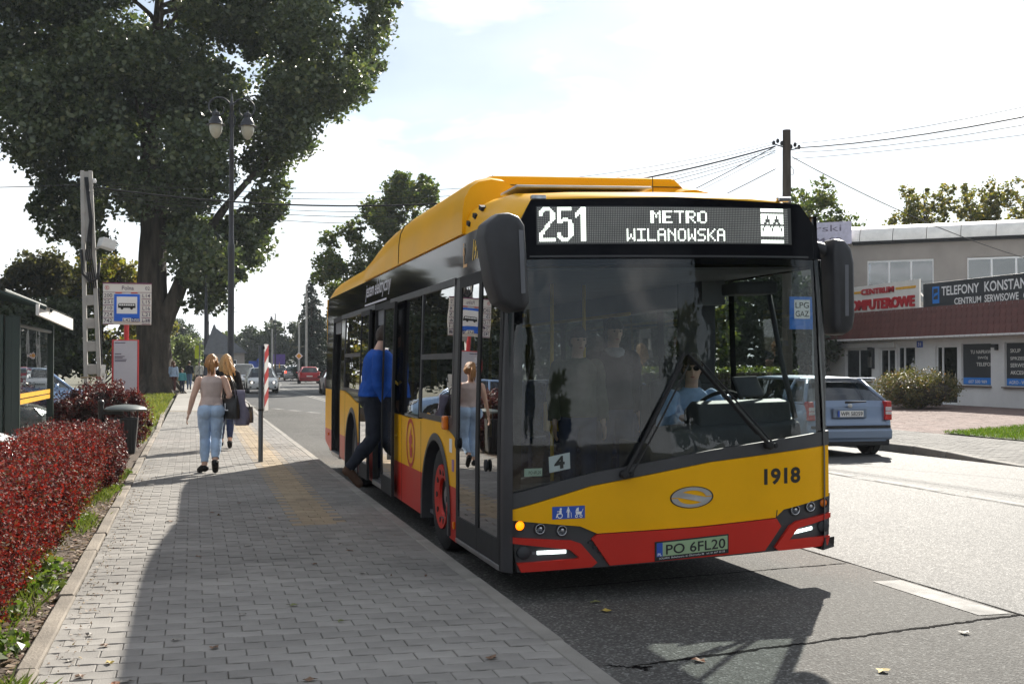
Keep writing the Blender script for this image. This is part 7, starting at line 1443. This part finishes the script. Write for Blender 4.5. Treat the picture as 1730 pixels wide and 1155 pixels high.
g.ell((0,0,.6), (1.15,1.15,.45)); g.build('twigs', B_GEN, bsh)
gs = 'trees on the right seen only through the bus windows'
for (x, Y, w, h, m, n, lab) in ((17.0,47,2.6,8.0,L_DARK,9000,'dark tree beyond the bus, first from the lpg sign'),(20.5,50,3.0,8.4,L_LIN,10000,'green tree beyond the bus, second from the lpg sign'),(16.2,58,3.0,8.6,L_DARK,9000,'dark tree beyond the bus, left of the green one'),(24.6,56,2.8,8.0,L_DARK,9000,'dark tree beyond the bus beside the hall wall'),(26.2,51,3.0,7.8,L_DARK,11000,'dark tree beyond the bus, right in front of the hall corner'),(15.4,70,3.2,9.2,L_DRY,9000,'dull tree beyond the bus, farthest of the row'),(20.5,66,3.4,9.0,L_DARK,9000,'dark tree beyond the bus behind the green one')):
    tree('broadleaf_tree', lab, (x, Y, 0), dom(w, h, .5), 34, .6, 1.2, 2.5, n, m, .30, .18, None, gs, nb=6)
hg = thing('clipped_hedge', 'low green hedge seen through the windscreen beyond the road', 'hedge', (17.5, 38, .1)); P = np.stack([RNG.uniform(-3.2, 2.6, 6000), RNG.uniform(-.5, .5, 6000), RNG.uniform(0, 1.5, 6000)], 1); leaves_obj('foliage', P, .11, .08, L_LIN, hg); G().box(-3.1, -.35, 0, 2.5, .35, 1.3).build('twigs', B_GEN, hg)
# reflected surroundings behind the camera
gb = 'trees standing behind the viewer'
for (x, Y, w, h, m, n, lab) in ((8,-70,4,10,L_DARK,8000,'dark tree far down the road behind the viewer'),(27,-44,4.5,11,L_LIN,9000,'green tree on the right far behind the viewer'),(-6,-46,4.5,11,L_LIN,9000,'green tree on the left far behind the viewer'),(-7.5,-9,3.0,8,L_DARK,9000,'dark tree to the left behind the viewer'),(-8.5,9,2.6,7.5,L_DRY,9000,'brownish tree left of the hedge beside the viewer'),(-9,24,2.6,7.2,L_DRY,9000,'brownish tree behind the shelter to the left')):
    tree('broadleaf_tree', lab, (x, Y, 0), dom(w, h, 1.0), 34, .7, 1.4, 3, n, m, .36, .22, None, gb, nb=6)
tree('broadleaf_tree', 'broad dense dark tree on the right pavement behind the viewer', (25, -21, 0), dom(7.5, 18, 1.2), 120, 1.0, 2.0, 3.5, 60000, L_DARK, .44, .35, None, gb, nb=10)
# ------------------------------------------------------------------ hedges of red barberry
L_RED = leafmat('barberry_red', [(0, (.045,.016,.016)), (.30, (.095,.022,.020)), (.60, (.19,.030,.024)), (.76, (.25,.045,.030)), (.84, (.13,.055,.03)), (.92, (.075,.08,.025)), (1, (.13,.09,.07))], .26, .8, (1,.35,.25)); L_MAR = leafmat('barberry_maroon', [(0, (.035,.014,.016)), (.5, (.075,.022,.022)), (.8, (.15,.035,.03)), (.92, (.06,.06,.02)), (1, (.17,.13,.11))], .25, .55, (1,.4,.35))
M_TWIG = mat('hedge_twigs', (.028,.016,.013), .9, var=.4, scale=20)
def shoots(n, fn, L, per, leaf, m, name, parent, spread=.10):
    base = np.array([fn() for _ in range(n)]); d = RNG.normal(size=(n,3))*np.array([.30,.30,.12]) + np.array([0,0,1.0]); d /= np.linalg.norm(d, axis=1)[:,None]; ln = L*RNG.uniform(.5, 1.3, n)
    u = RNG.uniform(0, 1, (n, per)); P = base[:,None,:] + d[:,None,:]*(u*ln[:,None])[:,:,None] + RNG.normal(size=(n,per,3))*.012
    return leaves_obj(name, P.reshape(-1,3), leaf, leaf*.58, m, parent, -.1)
hedge = thing('barberry_hedge', 'bright red barberry hedge along the edge of the pavement', 'hedge', (0, 0, 0))
hx0, hx1 = -1.78, -1.10
def htop(y): return .74 + .04*math.sin(y*1.7) + .03*math.sin(y*4.1)
def side_pt(y0, y1):
    def f():
        y = random.uniform(y0, y1); q = random.random(); zt = htop(y)
        if q < .62: z = random.uniform(.14, zt); bulge = .10*math.sin(math.pi*min(1, (z - .1)/.8)) + .03*math.sin(y*6); return (hx1 - .05 + bulge*random.uniform(.5, 1.05) + random.gauss(0, .03), y, z)
        return (random.uniform(hx0, hx1 + .03), y, zt + random.gauss(0, .03) - .06)
    return f
shoots(3600, side_pt(2.2, 8.6), .27, 30, .027, L_RED, 'foliage', hedge); shoots(3000, side_pt(8.6, 15.3), .25, 25, .032, L_RED, 'foliage', hedge)
def low_pt():
    y = random.uniform(3, 15); return (hx1 + .02 + random.gauss(0, .04), y, random.uniform(.12, .35))
o = shoots(350, low_pt, .14, 14, .03, leafmat('barberry_green', [(0, (.05,.06,.015)), (.6, (.10,.09,.02)), (1, (.22,.09,.02))], .35, .4), 'lower_foliage', hedge)
g = G()
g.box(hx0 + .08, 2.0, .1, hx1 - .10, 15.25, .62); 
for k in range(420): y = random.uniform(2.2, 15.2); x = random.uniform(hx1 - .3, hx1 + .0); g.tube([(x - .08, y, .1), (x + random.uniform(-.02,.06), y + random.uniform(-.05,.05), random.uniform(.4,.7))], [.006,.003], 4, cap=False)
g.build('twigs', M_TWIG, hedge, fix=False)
he = thing('barberry_hedge', 'dark maroon end of the hedge just before the litter bin', 'hedge', (0, 0, 0))
def end_pt():
    q = random.random(); y = random.uniform(15.2, 18.2)
    if q < .45: z = random.uniform(.14, .74); return (-1.03 + random.gauss(0, .04) + .05*math.sin(z*5), y, z)
    if q < .62: return (random.uniform(-2.0, -1.03), 15.2 + random.gauss(0, .05), random.uniform(.14, .76))
    return (random.uniform(-2.0, -1.03), y, .72 + random.gauss(0, .03))
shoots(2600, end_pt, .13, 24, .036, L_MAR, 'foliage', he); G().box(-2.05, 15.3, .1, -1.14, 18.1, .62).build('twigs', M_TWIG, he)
rb = thing('round_bush', 'rounded maroon barberry bush behind the litter bin', 'bush', (-1.55, 22.6, .1)); P = clumps([(-.05,0,.66,.80,.85,.62),(-.38,.1,.55,.5,.6,.55),(.33,-.1,.58,.5,.6,.56)], 34000, 34, .08); leaves_obj('foliage', P, .045, .027, L_MAR, rb, -.05)
g = G().ell((0,0,.5), (.62,.66,.62)); g.build('twigs', M_TWIG, rb)
# ------------------------------------------------------------------ plants, grass and litter in the planted strip; fallen leaves
L_WEED = leafmat('weed_leaf', [(0, (.05,.085,.015)), (.6, (.09,.135,.025)), (1, (.15,.18,.045))], .35, .45)
Pw = []
for (x, y, r, n) in ((-1.02,7.0,.17,150),(-1.12,6.4,.18,140),(-.96,8.9,.15,110),(-1.0,9.6,.13,70),(-1.08,7.9,.12,60),(-1.18,5.6,.2,130),(-.93,15.6,.15,60),(-.92,17.6,.14,70),(-1.0,12.4,.12,30)):
    for k in range(n): a = random.uniform(0, 6.28); q = r*math.sqrt(random.random()); Pw.append((x + q*math.cos(a), y + 1.6*q*math.sin(a), .12 + random.uniform(.01, .13)*(1 - q/r*.5)))
stuff(leaves_obj('weeds', np.array(Pw), .062, .045, L_WEED, None, .0)); 
Pg = []
for (x, y, rx, ry, n) in ((-.80,5.75,.09,.18,420),(-1.0,15.2,.10,.7,520),(-.95,17.5,.10,.6,480),(-.98,12.3,.10,.4,200),(-1.0,8.4,.12,.7,140)):
    for k in range(n): Pg.append((x + random.gauss(0, rx*.6), y + random.gauss(0, ry*.6), .11 if x < -.84 else .15))
stuff(blades('grass_tufts', np.array(Pg), .10, .008, leafmat('tuft_blade', [(0, (.065,.095,.02)), (1, (.15,.16,.05))], .35, .5)))
L_LIT = leafmat('dead_leaf', [(0, (.07,.035,.02)), (.4, (.16,.09,.05)), (.7, (.26,.19,.12)), (.9, (.36,.30,.24)), (1, (.22,.10,.06))], .15, .7)
n = 1500; P = np.stack([-.84 - np.abs(RNG.normal(0, .12, n)), RNG.uniform(4.5, 19, n), np.full(n, .118) + RNG.uniform(0, .012, n)], 1)
n2 = 420; P2 = np.stack([-.70 + np.abs(RNG.normal(0, .10, n2)), RNG.uniform(5, 19, n2), np.full(n2, .147)], 1)
def flat_leaves(name, P, size, m):
    n = len(P); a = RNG.uniform(0, 6.28, n); L = size*RNG.uniform(.5, 1.4, n)[:,None]; d = np.stack([np.cos(a), np.sin(a), RNG.normal(0, .12, n)], 1)*L; s = np.stack([-np.sin(a), np.cos(a), RNG.normal(0, .18, n)], 1)*L*.6
    V = np.stack([P - d, P + s, P + d, P - s], 1); V[:,1:,2] += np.abs(RNG.normal(0, .006, (n,3))); me = quads(name, V.reshape(-1,3), n, m); o = bpy.data.objects.new(name, me); COL.objects.link(o); return stuff(o)
flat_leaves('leaf_litter', P, .026, L_LIT); flat_leaves('leaf_debris', P2, .010, L_LIT)
stuff(flat_leaves('far_leaf_litter', np.stack([RNG.uniform(-.7, 1.8, 120), RNG.uniform(8, 30, 120), np.full(120, .147)], 1), .014, L_LIT))
# sizeable fallen leaves, each its own thing
M_LF = [mat('fallen_leaf_%s' % n_, c, .7, var=.3, scale=30) for n_, c in (('brown', (.16,.09,.05)), ('grey', (.26,.24,.21)), ('olive', (.14,.15,.05)), ('rust', (.28,.11,.05)), ('yellow', (.40,.30,.06)))]
spots = [(-.35,6.05,3),(-.52,6.25,0),(-.08,6.95,1),(.30,7.55,1),(.62,7.75,2),(.85,7.2,2),(.55,5.9,0),(.12,6.7,0),(.05,9.9,0),(.45,10.4,1),(.9,9.3,0),(1.2,8.8,1),(.75,12.2,0),(.2,12.8,0),(.5,13.6,0),(1.25,9.9,0),(-.2,12.2,0),(1.5,6.1,0),(-.55,7.2,1),(-.6,6.6,1),(-.45,6.9,0),(-.4,6.5,4),(-.3,6.1,1)]
ORD = 'nearest,second,third,fourth,fifth,sixth,seventh,eighth,ninth,tenth,eleventh,twelfth,thirteenth,fourteenth'.split(',')
KIND = ('brown', 'grey', 'olive', 'rust coloured', 'yellow'); LEAFLAB = {}
for k_ in range(5):
    for sunny in (0, 1):
        ii = sorted([i for i, q in enumerate(spots) if q[2] == k_ and (q[0] < -.25) == bool(sunny)], key=lambda i: spots[i][1])
        for r_, i in enumerate(ii): LEAFLAB[i] = ('%s fallen leaf on the %s pavers' % (KIND[k_], 'sunlit' if sunny else 'shaded')) + ('' if len(ii) == 1 else ', %s of them from the bottom edge' % (ORD[r_] if r_ else 'first'))
for i, (x, y, k) in enumerate(spots):
    pts = []; n = 10; s_ = random.uniform(.028, .045)
    for j in range(n): a = 2*math.pi*j/n; r = s_*(1 if j % 2 == 0 else .62)*(1.25 if j == 0 else 1); pts.append((r*math.cos(a), r*math.sin(a)*.8, .004 + .012*abs(math.sin(a*1.5 + i))))
    o = G().add(pts + [(0,0,.007)], [(j, (j+1) % n, n) for j in range(n)]).build('fallen_leaf', M_LF[k], None, fix=False); o.location = (x, y, .143); o.rotation_euler = (0, 0, random.uniform(0, 6.28)); tag(o, LEAFLAB[i], 'leaf', 'fallen leaves on the pavement')
for (x, y, k, lab) in ((2.72,8.05,2,'olive fallen leaf on the asphalt near the kerb below the bus front'),(2.70,7.75,4,'yellow fallen leaf on the asphalt near the kerb below the bus front'),(3.62,5.85,4,'pale yellow leaf on the sunlit asphalt at the bottom'),(4.62,6.55,1,'grey dry leaf lying on the long crack in the asphalt'),(2.75,6.32,3,'rust coloured leaf just below the crack')):
    s_ = .05; pts = [(s_*(1 if j % 2 == 0 else .6)*math.cos(.628*j), s_*.8*(1 if j % 2 == 0 else .6)*math.sin(.628*j), .006 + .012*abs(math.sin(j))) for j in range(10)]
    o = G().add(pts + [(0,0,.01)], [(j, (j+1) % 10, 10) for j in range(10)]).build('fallen_leaf', M_LF[k], None, fix=False); o.location = (x, y, .001); o.rotation_euler = (0, 0, random.uniform(0, 6.28)); tag(o, lab, 'leaf')

# ------------------------------------------------------------------ a trace of haze in the air
hb = G().box(-720, -720, -1.2, 720, 920, 38).build('haze', B_GEN); hb.data.materials.clear(); stuff(hb)
hm = bpy.data.materials.new('haze'); hm.use_nodes = True; hm.node_tree.nodes.clear(); ho = hm.node_tree.nodes.new('ShaderNodeOutputMaterial'); hv = hm.node_tree.nodes.new('ShaderNodeVolumePrincipled')
hv.inputs['Density'].default_value = 0.00030; hv.inputs['Color'].default_value = (.84, .92, 1, 1); hm.node_tree.links.new(hv.outputs[0], ho.inputs['Volume']); hb.data.materials.append(hm)
